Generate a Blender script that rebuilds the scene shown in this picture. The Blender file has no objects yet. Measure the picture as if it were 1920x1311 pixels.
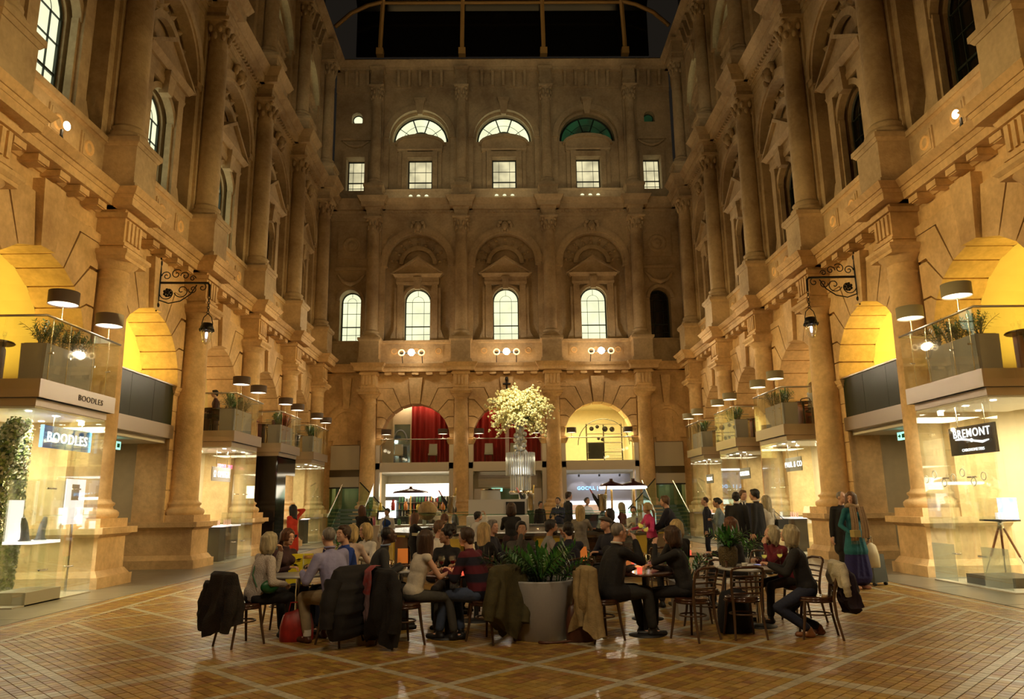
import bpy, bmesh, math, random
import numpy as np
from mathutils import Vector, Matrix, Euler
R_=random.Random(7)
PI=math.pi
def rd(a): return math.radians(a)
SC=bpy.context.scene
COL=SC.collection
# ------------------------------------------------------------------ camera
cd=bpy.data.cameras.new('camera'); cam=bpy.data.objects.new('camera',cd); COL.objects.link(cam)
CF,CP,CR,CY=1380.,0.205,0.013,0.014
_f=Vector((math.sin(CY)*math.cos(CP),math.cos(CY)*math.cos(CP),math.sin(CP)))
_r=Vector((math.cos(CY),-math.sin(CY),0)); _u=_r.cross(_f)
_r2=_r*math.cos(CR)-_u*math.sin(CR); _u2=_u*math.cos(CR)+_r*math.sin(CR)
cam.matrix_world=Matrix(((_r2.x,_u2.x,-_f.x,-.228),(_r2.y,_u2.y,-_f.y,0),(_r2.z,_u2.z,-_f.z,1.6),(0,0,0,1)))
cd.sensor_width=36; cd.lens=CF/1920*36; cd.clip_end=200; cd.clip_start=.1
SC.camera=cam
# ------------------------------------------------------------------ world and exposure
SC.view_settings.view_transform='Standard'; SC.view_settings.look='None'
SC.view_settings.exposure=0.1; SC.view_settings.gamma=1; SC.view_settings.use_curve_mapping=False
w=bpy.data.worlds.new('night'); SC.world=w; w.use_nodes=True
w.node_tree.nodes['Background'].inputs[0].default_value=(.010,.008,.006,1)
w.node_tree.nodes['Background'].inputs[1].default_value=1.0
try:
    SC.cycles.max_bounces=6; SC.cycles.diffuse_bounces=3; SC.cycles.glossy_bounces=3
    SC.cycles.transparent_max_bounces=24; SC.cycles.transmission_bounces=4
    SC.cycles.sample_clamp_indirect=6; SC.cycles.use_denoising=True
    SC.cycles.caustics_reflective=False; SC.cycles.caustics_refractive=False
except Exception: pass
S=4.66
YC=[16.18+S*i for i in range(-2,5)]           # side column rows
WARM=(1,.68,.25); GOLD=(1,.68,.11); NEUT=(1,.86,.62); COOL=(.92,.95,1)
def light(kind,loc,e,col,size=.3,sy=None,aim=None,spot=100,blend=.8,name='lamp_or_fill_light',spread=None):
    l=bpy.data.lights.new(name,kind); l.energy=e; l.color=col
    if kind=='AREA':
        l.shape='RECTANGLE' if sy else 'DISK'; l.size=size
        if sy: l.size_y=sy
        if spread: l.spread=rd(spread)
    elif kind=='SPOT': l.spot_size=rd(spot); l.spot_blend=blend; l.shadow_soft_size=size
    else: l.shadow_soft_size=size
    o=bpy.data.objects.new(name,l); COL.objects.link(o); o.location=loc
    if aim is not None:
        o.rotation_euler=(Vector(aim)-Vector(loc)).to_track_quat('-Z','Y').to_euler()
    return o
# floodlights on the court ledges, plus added fill spots hung free in mid-air
for x,e in ((-4.66,420),(0,420),(4.66,700)):
    light('SPOT',(x,35.6,9.0),e,(1,.82,.58),.12,aim=(x*.6,12,2),spot=150)
for s in (-1,1):
    for y in (6.5,13.0,20,28):
        light('SPOT',(s*8.35,y,8.85),2300,WARM,.25,aim=(-s*9.3,y+1.5,4.3),spot=68,blend=1)
        light('SPOT',(s*8.35,y+1,8.85),90,(1,.60,.22),.3,aim=(-s*9.2,y+2,13.0),spot=78,blend=1)
    for y in (9.19,13.85,18.51,23.17,27.83,32.49):
        light('AREA',(s*8.72,y,8.75),8,(1,.54,.16),2.6,.12,aim=(s*9.25,y,14))
        light('AREA',(s*8.85,y,17.75),3,(.95,.74,.42),2.6,.12,aim=(s*9.3,y,22))
    light('AREA',(s*8.5,22,17.9),45,(.95,.80,.50),.3,26,aim=(-s*7,22,24.5))
for x in (-4.66,0,4.66): light('AREA',(x,36.78,8.72),15,(1,.54,.16),3.0,.12,aim=(x,37.4,13.5)); light('AREA',(x,36.9,17.72),5,(.95,.74,.42),3.0,.12,aim=(x,37.4,22))
for x in (-6,-2,2,6):  # unseen fill spots hung in mid-court to brighten the end wall, no fitting
    light('SPOT',(x,25,16.9),230,(1,.88,.56),.5,aim=(x,37.4,21.3),spot=70,blend=1)
    light('SPOT',(x,20,8.9),150,(1,.60,.22),.4,aim=(x,37.4,12.3),spot=52,blend=1)
    light('SPOT',(x,22,8.9),330,WARM,.4,aim=(x,37.3,5.6),spot=56,blend=1)
light('SPOT',(-2,3,9.2),800,(1,.76,.45),.5,aim=(-1,9.5,0),spot=110,blend=1)  # unseen fill spots in mid-air, added to light the near floor
light('SPOT',(3,3,9.2),600,(1,.76,.45),.5,aim=(2.5,10,0),spot=110,blend=1)
light('SPOT',(-8.0,17,8.8),1700,(1,.74,.25),.1,aim=(-6.6,13.2,0),spot=48,blend=1)

# ------------------------------------------------------------------ materials
MT={}
def mat(n,c,rough=.6,metal=0,em=None,es=0,noise=0,ns=6,bump=0,bs=20,spec=.5,c2=None,coat=0,stretch=None,trans=0):
    if n in MT: return MT[n]
    m=bpy.data.materials.new(n); m.use_nodes=True; N=m.node_tree.nodes; L=m.node_tree.links
    b=N['Principled BSDF']; b.inputs['Base Color'].default_value=(*c,1); b.inputs['Roughness'].default_value=rough
    b.inputs['Metallic'].default_value=metal; b.inputs['Specular IOR Level'].default_value=spec
    if coat: b.inputs['Coat Weight'].default_value=coat; b.inputs['Coat Roughness'].default_value=.1
    if trans: b.inputs['Transmission Weight'].default_value=trans
    if em: b.inputs['Emission Color'].default_value=(*em,1); b.inputs['Emission Strength'].default_value=es
    if noise or bump:
        tc=N.new('ShaderNodeTexCoord'); mp=N.new('ShaderNodeMapping'); L.new(tc.outputs['Object'],mp.inputs[0])
        if stretch: mp.inputs['Scale'].default_value=stretch
    if noise:
        t=N.new('ShaderNodeTexNoise'); t.inputs['Scale'].default_value=ns; t.inputs['Detail'].default_value=5; L.new(mp.outputs[0],t.inputs[0])
        r=N.new('ShaderNodeValToRGB'); r.color_ramp.elements[0].position=.32; r.color_ramp.elements[1].position=.7
        d=c2 or tuple(x*(1-noise) for x in c); r.color_ramp.elements[0].color=(*d,1); r.color_ramp.elements[1].color=(*c,1)
        L.new(t.outputs[0],r.inputs[0]); L.new(r.outputs[0],b.inputs['Base Color'])
    if bump:
        t2=N.new('ShaderNodeTexNoise'); t2.inputs['Scale'].default_value=bs; t2.inputs['Detail'].default_value=4; L.new(mp.outputs[0],t2.inputs[0])
        bp=N.new('ShaderNodeBump'); bp.inputs['Strength'].default_value=bump; bp.inputs['Distance'].default_value=.02
        L.new(t2.outputs[0],bp.inputs['Height']); L.new(bp.outputs[0],b.inputs['Normal'])
    MT[n]=m; return m
def glassmat(n,tint,refl=.08,edge=.6,alpha=0):
    m=bpy.data.materials.new(n); m.use_nodes=True; N=m.node_tree.nodes; L=m.node_tree.links
    for x in list(N): N.remove(x)
    o=N.new('ShaderNodeOutputMaterial'); t=N.new('ShaderNodeBsdfTransparent'); g=N.new('ShaderNodeBsdfGlossy'); mx=N.new('ShaderNodeMixShader')
    lw=N.new('ShaderNodeLayerWeight'); mr=N.new('ShaderNodeMapRange'); lw.inputs[0].default_value=.35
    mr.inputs[3].default_value=refl; mr.inputs[4].default_value=edge
    t.inputs[0].default_value=(*tint,1); g.inputs[0].default_value=(.9,.95,.92,1); g.inputs['Roughness'].default_value=.02
    L.new(lw.outputs['Facing'],mr.inputs[0]); L.new(mr.outputs[0],mx.inputs[0]); L.new(t.outputs[0],mx.inputs[1]); L.new(g.outputs[0],mx.inputs[2])
    L.new(mx.outputs[0],o.inputs[0])
    if alpha:
        d=N.new('ShaderNodeBsdfDiffuse'); d.inputs[0].default_value=(.75,.8,.8,1); m2=N.new('ShaderNodeMixShader'); m2.inputs[0].default_value=alpha
        L.new(mx.outputs[0],m2.inputs[1]); L.new(d.outputs[0],m2.inputs[2]); L.new(m2.outputs[0],o.inputs[0])
    MT[n]=m; return m
def stone(n,c,dark,joint=None,rough=.75):
    """limestone: cloudy tone, weather stains, pitted relief, optional thin ashlar joints (relief only)"""
    m=bpy.data.materials.new(n); m.use_nodes=True; N=m.node_tree.nodes; L=m.node_tree.links
    b=N['Principled BSDF']; b.inputs['Roughness'].default_value=rough; b.inputs['Specular IOR Level'].default_value=.3
    g=N.new('ShaderNodeNewGeometry')
    t=N.new('ShaderNodeTexNoise'); t.inputs['Scale'].default_value=.55; t.inputs['Detail'].default_value=8; t.inputs['Roughness'].default_value=.65
    L.new(g.outputs['Position'],t.inputs[0])
    r=N.new('ShaderNodeValToRGB'); e=r.color_ramp.elements; e[0].position=.3; e[0].color=(*dark,1); e[1].position=.62; e[1].color=(*c,1)
    L.new(t.outputs[0],r.inputs[0])
    t3=N.new('ShaderNodeTexNoise'); t3.inputs['Scale'].default_value=9; t3.inputs['Detail'].default_value=6; L.new(g.outputs['Position'],t3.inputs[0])
    mx=N.new('ShaderNodeMix'); mx.data_type='RGBA'; mx.blend_type='MULTIPLY'; mx.inputs[0].default_value=.45
    L.new(r.outputs[0],mx.inputs[6]); cr=N.new('ShaderNodeValToRGB'); cr.color_ramp.elements[0].position=.3; cr.color_ramp.elements[0].color=(.52,.47,.42,1); cr.color_ramp.elements[1].position=.68; cr.color_ramp.elements[1].color=(.85,.83,.8,1); L.new(t3.outputs[0],cr.inputs[0]); L.new(cr.outputs[0],mx.inputs[7])
    hs=N.new('ShaderNodeHueSaturation'); hs.inputs['Saturation'].default_value=.95; hs.inputs['Value'].default_value=1.35
    L.new(mx.outputs[2],hs.inputs['Color']); L.new(hs.outputs[0],b.inputs['Base Color'])
    t2=N.new('ShaderNodeTexNoise'); t2.inputs['Scale'].default_value=22; t2.inputs['Detail'].default_value=6; L.new(g.outputs['Position'],t2.inputs[0])
    bp=N.new('ShaderNodeBump'); bp.inputs['Strength'].default_value=.3; bp.inputs['Distance'].default_value=.03
    L.new(t2.outputs[0],bp.inputs['Height']); L.new(bp.outputs[0],b.inputs['Normal'])
    MT[n]=m; return m
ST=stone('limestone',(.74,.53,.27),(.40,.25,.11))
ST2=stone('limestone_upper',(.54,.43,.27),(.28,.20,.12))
STD=stone('limestone_dark',(.50,.35,.20),(.30,.19,.10))
MGL=glassmat('clear_glass',(.97,.99,.975),.03,.36); MGG=glassmat('green_glass',(.62,.80,.70),.05,.35)
MGF=glassmat('frosted_glass',(.9,.95,.94),.05,.3,.22); MDG=mat('dark_green_glass',(.018,.035,.018),.28,spec=.5,noise=.3,ns=3)
DKGL=mat('dark_glass',(.006,.006,.006),.15,0,spec=.3)
STEEL=mat('brushed_steel',(.55,.50,.43),.32,.9,bump=.06,bs=60,stretch=(1,1,30))
CHROME=mat('chrome',(.85,.83,.78),.12,1); BRASS=mat('brass',(.75,.52,.2),.25,1)
IRON=mat('wrought_iron',(.012,.010,.009),.45,.4); BLACK=mat('black',(.012,.012,.013),.5)
WOOD=mat('dark_wood',(.065,.022,.010),.25,coat=.5,noise=.5,ns=8,stretch=(1,1,8)); WOODL=mat('leg_wood',(.10,.055,.03),.35,noise=.3,ns=8)
WHITE=mat('white_paint',(.78,.76,.70),.5); CREAM=mat('cream_wall',(.72,.62,.42),.6,noise=.08)
GREYP=mat('grey_planter',(.38,.38,.39),.55,noise=.06,ns=40,bump=.05,bs=120)
TAUPE=mat('taupe_shade',(.12,.085,.07),.8); DIFF=mat('shade_diffuser',(.9,.85,.75),.5,em=(1,.83,.62),es=1.6)
LEAF=mat('leaf_green',(.05,.20,.03),.35,noise=.6,ns=5,coat=.2); LEAFD=mat('leaf_dark',(.02,.06,.015),.4,noise=.5,ns=6)
BULB=mat('flood_bulb',(1,1,1),.5,em=(1,.85,.62),es=60); SPOTL=mat('downlight',(1,1,1),.5,em=(1,.93,.8),es=14)
GLOWW=mat('glow_white',(1,1,1),.5,em=(1,.93,.74),es=2.6)

# ------------------------------------------------------------------ mesh helpers
class MB:
    def __init__(s): s.v=[];s.f=[];s.m=[];s.s=[]
    def add(s,v,f,mi=0,sm=False):
        o=len(s.v); s.v.extend([tuple(p) for p in v]); s.f.extend([tuple(i+o for i in q) for q in f]); s.m.extend([mi]*len(f)); s.s.extend([sm]*len(f)); return s
    def box(s,x0,x1,y0,y1,z0,z1,mi=0):
        return s.add([(x0,y0,z0),(x1,y0,z0),(x1,y1,z0),(x0,y1,z0),(x0,y0,z1),(x1,y0,z1),(x1,y1,z1),(x0,y1,z1)],
          [(0,3,2,1),(4,5,6,7),(0,1,5,4),(1,2,6,5),(2,3,7,6),(3,0,4,7)],mi)
    def frus(s,b,t,z0,z1,mi=0):
        return s.add([(b[0],b[2],z0),(b[1],b[2],z0),(b[1],b[3],z0),(b[0],b[3],z0),(t[0],t[2],z1),(t[1],t[2],z1),(t[1],t[3],z1),(t[0],t[3],z1)],
          [(0,3,2,1),(4,5,6,7),(0,1,5,4),(1,2,6,5),(2,3,7,6),(3,0,4,7)],mi)
    def lay(s,hw,yb,yf,L,grow=True,mi=0):
        """stack of mouldings; L = [(z,projection)...] pairs of bottom/top of each layer"""
        for (z0,p0),(z1,p1) in zip(L[::2],L[1::2]):
            g=1 if grow else 0
            s.frus((-hw-g*p0,hw+g*p0,yb,yf+p0),(-hw-g*p1,hw+g*p1,yb,yf+p1),z0,z1,mi)
        return s
    def prism(s,poly,y0,y1,mi=0):
        n=len(poly); v=[(x,y0,z) for x,z in poly]+[(x,y1,z) for x,z in poly]
        return s.add(v,[tuple(range(n)),tuple(range(2*n-1,n-1,-1))]+[(i,i+n,(i+1)%n+n,(i+1)%n) for i in range(n)],mi)
    def lathe(s,prof,c=(0,0),n=20,mi=0,sm=True,cap=True):
        v=[];f=[];k=len(prof)
        for r,z in prof:
            for j in range(n):
                a=2*PI*j/n; v.append((c[0]+r*math.cos(a),c[1]+r*math.sin(a),z))
        for i in range(k-1):
            for j in range(n):
                f.append((i*n+j,i*n+(j+1)%n,(i+1)*n+(j+1)%n,(i+1)*n+j))
        s.add(v,f,mi,sm)
        if cap:
            s.add(v[:n],[tuple(range(n-1,-1,-1))],mi); s.add(v[-n:],[tuple(range(n))],mi)
        return s
    def tube(s,pts,r,n=8,mi=0,sm=True,cap=True,close=False):
        P=[Vector(p) for p in pts]; k=len(P); rr=r if isinstance(r,(list,tuple)) else [r]*k
        v=[];f=[]; up=Vector((0,0,1)); pn=None
        for i in range(k):
            if close: t=P[(i+1)%k]-P[i-1]
            else: t=(P[min(i+1,k-1)]-P[max(i-1,0)])
            t=t.normalized() if t.length>1e-9 else Vector((0,0,1))
            if pn is None:
                a=up if abs(t.z)<.95 else Vector((1,0,0)); nx=t.cross(a).normalized()
            else:
                nx=(pn-t*pn.dot(t)); nx=nx.normalized() if nx.length>1e-6 else t.orthogonal().normalized()
            pn=nx; ny=t.cross(nx)
            for j in range(n):
                a=2*PI*j/n; v.append(P[i]+nx*(rr[i]*math.cos(a))+ny*(rr[i]*math.sin(a)))
        for i in range(k if close else k-1):
            i2=(i+1)%k
            for j in range(n): f.append((i*n+j,i*n+(j+1)%n,i2*n+(j+1)%n,i2*n+j))
        s.add(v,f,mi,sm)
        if cap and not close: s.add(v[:n],[tuple(range(n-1,-1,-1))],mi); s.add(v[-n:],[tuple(range(n))],mi)
        return s
    def cyl(s,p,q,r,r2=None,n=12,mi=0): return s.tube([p,q],[r,r if r2 is None else r2],n,mi)
    def ell(s,c,r,n=10,m=6,mi=0,M=None):
        v=[];f=[]
        for i in range(m+1):
            th=PI*i/m; 
            for j in range(n):
                a=2*PI*j/n; p=Vector((r[0]*math.sin(th)*math.cos(a),r[1]*math.sin(th)*math.sin(a),-r[2]*math.cos(th)))
                if i in(0,m): p=Vector((r[0]*.02*math.cos(a),r[1]*.02*math.sin(a),p.z))
                if M is not None: p=M@p
                v.append((c[0]+p.x,c[1]+p.y,c[2]+p.z))
        for i in range(m):
            for j in range(n): f.append((i*n+j,i*n+(j+1)%n,(i+1)*n+(j+1)%n,(i+1)*n+j))
        f.append(tuple(range(n-1,-1,-1))); f.append(tuple(range(m*n,m*n+n)))
        return s.add(v,f,mi,True)
    def grid(s,fn,nu,nv,mi=0,sm=True,closeu=False):
        v=[fn(i/(nu if closeu else nu-1),j/(nv-1)) for j in range(nv) for i in range(nu)]
        f=[(j*nu+i,j*nu+(i+1)%nu,(j+1)*nu+(i+1)%nu,(j+1)*nu+i) for j in range(nv-1) for i in range(nu if closeu else nu-1)]
        return s.add(v,f,mi,sm)
    def mesh(s,name,mats):
        me=bpy.data.meshes.new(name); me.from_pydata(s.v,[],s.f)
        for m in (mats if isinstance(mats,(list,tuple)) else [mats]): me.materials.append(m)
        if s.f:
            me.polygons.foreach_set('material_index',s.m); me.polygons.foreach_set('use_smooth',s.s)
        me.update(); return me
def obj(name,me,mats=None,parent=None,loc=(0,0,0),rz=0,label=None,kind=None,rot=None):
    if isinstance(me,MB): me=me.mesh(name,mats)
    o=bpy.data.objects.new(name,me); COL.objects.link(o); o.location=loc
    o.rotation_euler=rot if rot is not None else (0,0,rz)
    if parent is not None: o.parent=parent
    if label: o['label']=label
    if kind: o['kind']=kind
    return o
def tag(o,label,cat,group=None,kind=None):
    o['label']=label
    if cat: o['category']=cat
    if group: o['group']=group
    if kind: o['kind']=kind
    return o
def thing(name,label,cat,loc=(0,0,0),rz=0,group=None,kind=None):
    o=bpy.data.objects.new(name,None); COL.objects.link(o); o.location=loc; o.rotation_euler=(0,0,rz); o.empty_display_size=.1
    return tag(o,label,cat,group,kind)
def copytree(o,parent=None,loc=None,rz=None):
    c=o.copy(); COL.objects.link(c)
    if parent is not None: c.parent=parent
    if loc is not None: c.location=loc
    if rz is not None: c.rotation_euler=(0,0,rz)
    for ch in KIDS.get(o.name,list(o.children)): copytree(ch,c)
    return c
KIDS={}
def text(s,size,m,parent,loc,rot,name='lettering',ext=.004,align='CENTER',sx=1,bold=0,label=None):
    cu=bpy.data.curves.new(name,'FONT'); cu.body=s; cu.size=size; cu.extrude=ext; cu.align_x=align; cu.offset=bold; cu.resolution_u=3; cu.space_character=1.14
    t=bpy.data.objects.new(name,cu); COL.objects.link(t); dg=bpy.context.evaluated_depsgraph_get()
    me=bpy.data.meshes.new_from_object(t.evaluated_get(dg)); bpy.data.objects.remove(t)
    me.materials.clear(); me.materials.append(m)
    o=obj(name,me,None,parent,loc,label=label); o.rotation_euler=rot; o.scale=(sx,1,1); return o
# wall frames: local x along the wall, local y into the court, z up
WF={'left':((-9.35,0),-PI/2),'right':((9.35,0),PI/2),'back':((0,37.48),PI)}
def wl(side,u,y,z=0):
    (ox,oy),a=WF[side]; c,s=math.cos(a),math.sin(a)
    return (ox+c*u-s*y,oy+s*u+c*y,z)
def ang(side): return WF[side][1]
def ub(side,y): return -y if side=='left' else y     # wall u of a world Y on the side walls
# ================================================================== THE SETTING
# ---- floor: tiles laid on the diagonal, light strips every 11th, axis-aligned border bands, grey slabs beside them
def tilemat():
    m=bpy.data.materials.new('glazed_floor_tile'); m.use_nodes=True; N=m.node_tree.nodes; L=m.node_tree.links; b=N['Principled BSDF']
    a=N.new('ShaderNodeAttribute'); a.attribute_name='tint'; g=N.new('ShaderNodeNewGeometry')
    t=N.new('ShaderNodeTexNoise'); t.inputs['Scale'].default_value=25; t.inputs['Detail'].default_value=3; L.new(g.outputs['Position'],t.inputs[0])
    mx=N.new('ShaderNodeMix'); mx.data_type='RGBA'; mx.blend_type='OVERLAY'; mx.inputs[0].default_value=.3
    L.new(a.outputs['Color'],mx.inputs[6]); L.new(t.outputs[0],mx.inputs[7]); L.new(mx.outputs[2],b.inputs['Base Color'])
    b.inputs['Roughness'].default_value=.36; b.inputs['Specular IOR Level'].default_value=.45
    t2=N.new('ShaderNodeTexNoise'); t2.inputs['Scale'].default_value=14; L.new(g.outputs['Position'],t2.inputs[0])
    bp=N.new('ShaderNodeBump'); bp.inputs['Strength'].default_value=.35; bp.inputs['Distance'].default_value=.01
    L.new(t2.outputs[0],bp.inputs['Height']); L.new(bp.outputs[0],b.inputs['Normal']); return m
TILE=tilemat(); GROUT=mat('grout',(.035,.02,.012),.6)
SLAB=mat('grey_paving',(.26,.24,.19),.28,noise=.25,ns=2,bump=.06,bs=30)
floor=obj('floor',MB().box(-16,16,-8,48,-.3,-.014),GROUT); tag(floor,'tiled floor of the covered court','floor',kind='structure')
P=.104; rng=np.random.RandomState(3)
def tcol(light,r):
    if light: c=np.array((.46,.41,.29))*(.85+.3*r)
    else:
        k=rng.rand(); c=np.array((.34,.19,.05)) if k<.5 else (np.array((.38,.24,.055)) if k<.85 else np.array((.29,.14,.05)))
        c=c*(.72+.5*r)
    return c
def tile_quad(cx,cy,rot,z=0):
    h,hb=.0475,.0505; out=[]
    c,s=math.cos(rot),math.sin(rot)
    for hh,zz in ((hb,-.013),(h,z)):
        for a,b in ((-1,-1),(1,-1),(1,1),(-1,1)):
            x,y=a*hh,b*hh; out.append((cx+c*x-s*y,cy+s*x+c*y,zz))
    return out
TF=[(4,5,6,7),(0,1,5,4),(1,2,6,5),(2,3,7,6),(3,0,4,7)]
cells=[]
q2=math.sqrt(.5); ox,oy=-.77,7.10
for i in range(-150,260):
    for j in range(-150,260):
        a,b=i*P,j*P; x=ox+(a-b)*q2; y=oy+(a+b)*q2
        if abs(x)>6.38 or y<4.6 or y>26: continue
        im,jm=i%11,j%11
        lt=im==0 or jm==0 or (i>0 and i//11==2 and im==1) or (j>0 and j//11==2 and jm==1) or (i<0 and i%44==1) or (j<0 and j%44==1)
        cells.append((x,y,PI/4,lt))
for s in (-1,1):
    for k in range(8):
        x=s*(6.46+k*.104)
        for j in range(int((26-4.6)/.104)):
            cells.append((x,4.6+j*.104,0,k in (0,6)))
vis=[]
for idx,(x,y,r,l) in enumerate(cells):
    p=Vector((x+.228,y,-1.6)); k=p.dot(_f)
    if k>0:
        sx=960+CF*p.dot(_r2)/k; sy=655.5-CF*p.dot(_u2)/k
        if 5<sx<1915 and sy<1306: vis.append((y,idx))
vis.sort(); near=set(i for _,i in vis[:300])
V=[];F=[];C=[]
tmeshes={}
for idx,(x,y,r,l) in enumerate(cells):
    c=tcol(l,rng.rand())
    if idx in near:
        key=(l,r,rng.randint(6))
        if key not in tmeshes:
            me=MB().add(tile_quad(0,0,r),TF).mesh('tile',TILE); at=me.color_attributes.new('tint','FLOAT_COLOR','CORNER')
            at.data.foreach_set('color',np.tile(np.append(c,1),(len(me.loops),1)).ravel()); tmeshes[key]=me
        obj('tile',tmeshes[key],parent=floor,loc=(x,y,float(rng.rand()*.002)))
    else:
        o=len(V); V.extend(tile_quad(x,y,r,float(rng.rand()*.002))); F.extend([tuple(q+o for q in f) for f in TF]); C.append(c)
me=bpy.data.meshes.new('tile_field'); me.from_pydata(V,[],F); me.materials.append(TILE)
at=me.color_attributes.new('tint','FLOAT_COLOR','CORNER')
cc=np.repeat(np.concatenate([np.array(C),np.ones((len(C),1))],1),20,axis=0); at.data.foreach_set('color',cc.ravel().astype(np.float32))
obj('tile_field',me,parent=floor,kind='stuff')
slab_me=MB().frus((-.925,.925,-1.16,1.16),(-.92,.92,-1.155,1.155),-.014,0).mesh('paving_slab',SLAB)
for s in (-1,1):
    for r_ in range(4):
        for j in range(10): obj('paving_slab',slab_me,parent=floor,loc=(s*(7.285+.93+r_*1.86),5.7+j*2.33,0))
obj('far_paving',MB().box(-7.2,7.2,26.0,37,-.014,0),mat('far_tiles',(.33,.19,.06),.35,noise=.3,ns=9),parent=floor)
obj('gallery_paving',MB().box(-15,15,37,47,-.014,0).box(-14.7,-7.29,28.8,37,-.014,0).box(7.29,14.7,28.8,37,-.014,0),SLAB,parent=floor)

# ---- masonry unit meshes (wall frame, centred on the bay or the column)
def arch_outline(a,zs,r,z0,z1,hw,cz=None,n=20,ry=None):
    """rectangle hw x z0..z1 with an arched notch from its foot"""
    cz=zs if cz is None else cz; a0=math.acos(min(1,a/r)) if r>a else 0; ry=ry or r
    arc=[(r*math.cos(a0+(PI-2*a0)*k/n),cz+ry*math.sin(a0+(PI-2*a0)*k/n)) for k in range(n+1)]
    return [(-hw,z0),(-a,z0)]+[(-x,z) for x,z in arc]+[(a,z0),(hw,z0),(hw,z1),(-hw,z1)]
HS=S/2; TOPG=8.12
A_=1.75; ZS=4.85
m_gwall=MB().prism(arch_outline(A_+.05,ZS,A_+.05,0,TOPG,HS),-.85,0).mesh('arch_wall',ST)
m_gwall_back=MB().prism(arch_outline(A_+.02,ZS,A_+.02,0,TOPG,HS),-.85,0).mesh('arch_wall',STD)
# voussoirs of the great arches: stepped stones and a tall keystone
def voussoirs(mt):
    out=[]; lim=1.95; top=7.93; H=top-ZS; n=11; g=.0095
    def joint(t):
        c,s_=math.cos(t),math.sin(t); ro=min(1.66/max(.01,abs(c)),2.80,H/max(.01,s_)); p=[(A_*c,ZS+A_*s_),(ro*c,ZS+ro*s_)]
        if ro*s_<H-.12: p.append((math.copysign(lim,c),ZS+ro*s_))
        return p
    for k in range(n):
        t0=PI*k/n+g; t1=PI*(k+1)/n-g
        if k==n//2:
            c=math.cos(t0); out.append(([(A_*c,ZS+A_*math.sin(t0)),(A_*c+.12,top),(-A_*c-.12,top),(-A_*c,ZS+A_*math.sin(t0))],.24)); continue
        a,b=joint(t0),joint(t1); mid=[]
        if len(a)!=len(b): mid=[(math.copysign(lim,a[1][0]),top)]
        out.append((a+mid+b[::-1],.13))
    return [MB().prism(p,-.87,y).mesh('arch_stone',mt) for p,y in out]
VS=voussoirs(ST); VSD=voussoirs(STD)
m_course=[MB().box(-.30,.30,-.0,.05,0,.52).mesh('pier_stone',ST)]
m_impost=MB().lay(.30,-.9,.06,[(4.62,0),(4.68,.05),(4.68,.05),(4.74,.05),(4.74,.07),(4.84,.12)]).mesh('impost',ST)
# column of the ground order
def col_ground(mt):
    ped=MB().lay(.56,-.98,.82,[(0,.14),(.22,.14),(.22,.10),(.34,.02),(.34,0),(1.0,0),(1.0,.02),(1.07,.10),(1.07,.17),(1.2,.17)]).mesh('pedestal',mt)
    c=(0,.28)
    base=MB().box(-.56,.56,-.28,.84,1.2,1.38); prof=[(.54,1.38),(.57,1.43),(.57,1.50),(.52,1.55),(.46,1.57),(.44,1.62),(.48,1.66),(.48,1.70),(.42,1.73),(.40,1.78)]
    base.lathe(prof,c,28); base=base.mesh('column_base',mt)
    sh=MB().lathe([(.395,1.78),(.39,2.6),(.385,3.6),(.365,5),(.345,6.2),(.335,6.58),(.36,6.60),(.36,6.64),(.335,6.66),(.335,6.86)],c,32).mesh('shaft',mt)
    cp=MB().lathe([(.335,6.84),(.38,6.88),(.40,6.92),(.50,7.02)],c,28); cp.lay(.47,-.19,.75,[(7.02,.02),(7.10,.02),(7.10,.03),(7.16,.09),(7.16,.09),(7.24,.09)]); cp=cp.mesh('capital',mt)
    en=MB().lay(.40,-.1,.66,[(7.24,.0),(7.36,.0),(7.36,.03),(7.42,.03),(7.42,-.02),(8.02,-.02),(8.02,.05),(8.12,.08)])
    for k in range(4): en.box(-.31+k*.17,-.31+k*.17+.10,.6,.69,7.50,7.98)
    for k in range(3): en.box(-.10,.10,.6,.6,7.5,7.5) if 0 else None
    return dict(pedestal=ped,column_base=base,shaft=sh,capital=cp,entablature_block=en.mesh('entablature_block',mt))
CG=col_ground(ST)
# first cornice
LC=[(8.12,0),(8.20,.08),(8.20,.42),(8.36,.44),(8.36,.46),(8.44,.50),(8.44,.54),(8.58,.66)]
m_corn=MB().lay(HS,-.85,.05,LC,False).mesh('cornice',ST)
m_cbrk=MB().lay(.40,-.1,.62,[(z,p*.72) for z,p in LC]).mesh('cornice_break',ST)
m_mut=MB().lay(.17,.0,.40,[(8.06,0),(8.19,0)]).box(-.12,.12,.06,.36,8.04,8.06).mesh('modillion',ST)
m_panel=MB().lathe([(.02,0),(.10,0),(.12,.04),(.16,.04),(.18,0)],(0,0),14,cap=False).mesh('roundel',ST)
# middle storey
ZM=8.58; 
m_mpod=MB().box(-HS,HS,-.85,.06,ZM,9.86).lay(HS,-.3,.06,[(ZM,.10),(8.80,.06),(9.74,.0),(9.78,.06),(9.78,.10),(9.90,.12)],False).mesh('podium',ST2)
m_mpan=MB().box(-.26,.26,.05,.10,9.05,9.62).box(-.21,.21,.09,.12,9.10,9.57).lathe([(.01,.0),(.01,.0)],(0,0),4,cap=False).mesh('podium_panel',ST2)
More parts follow.
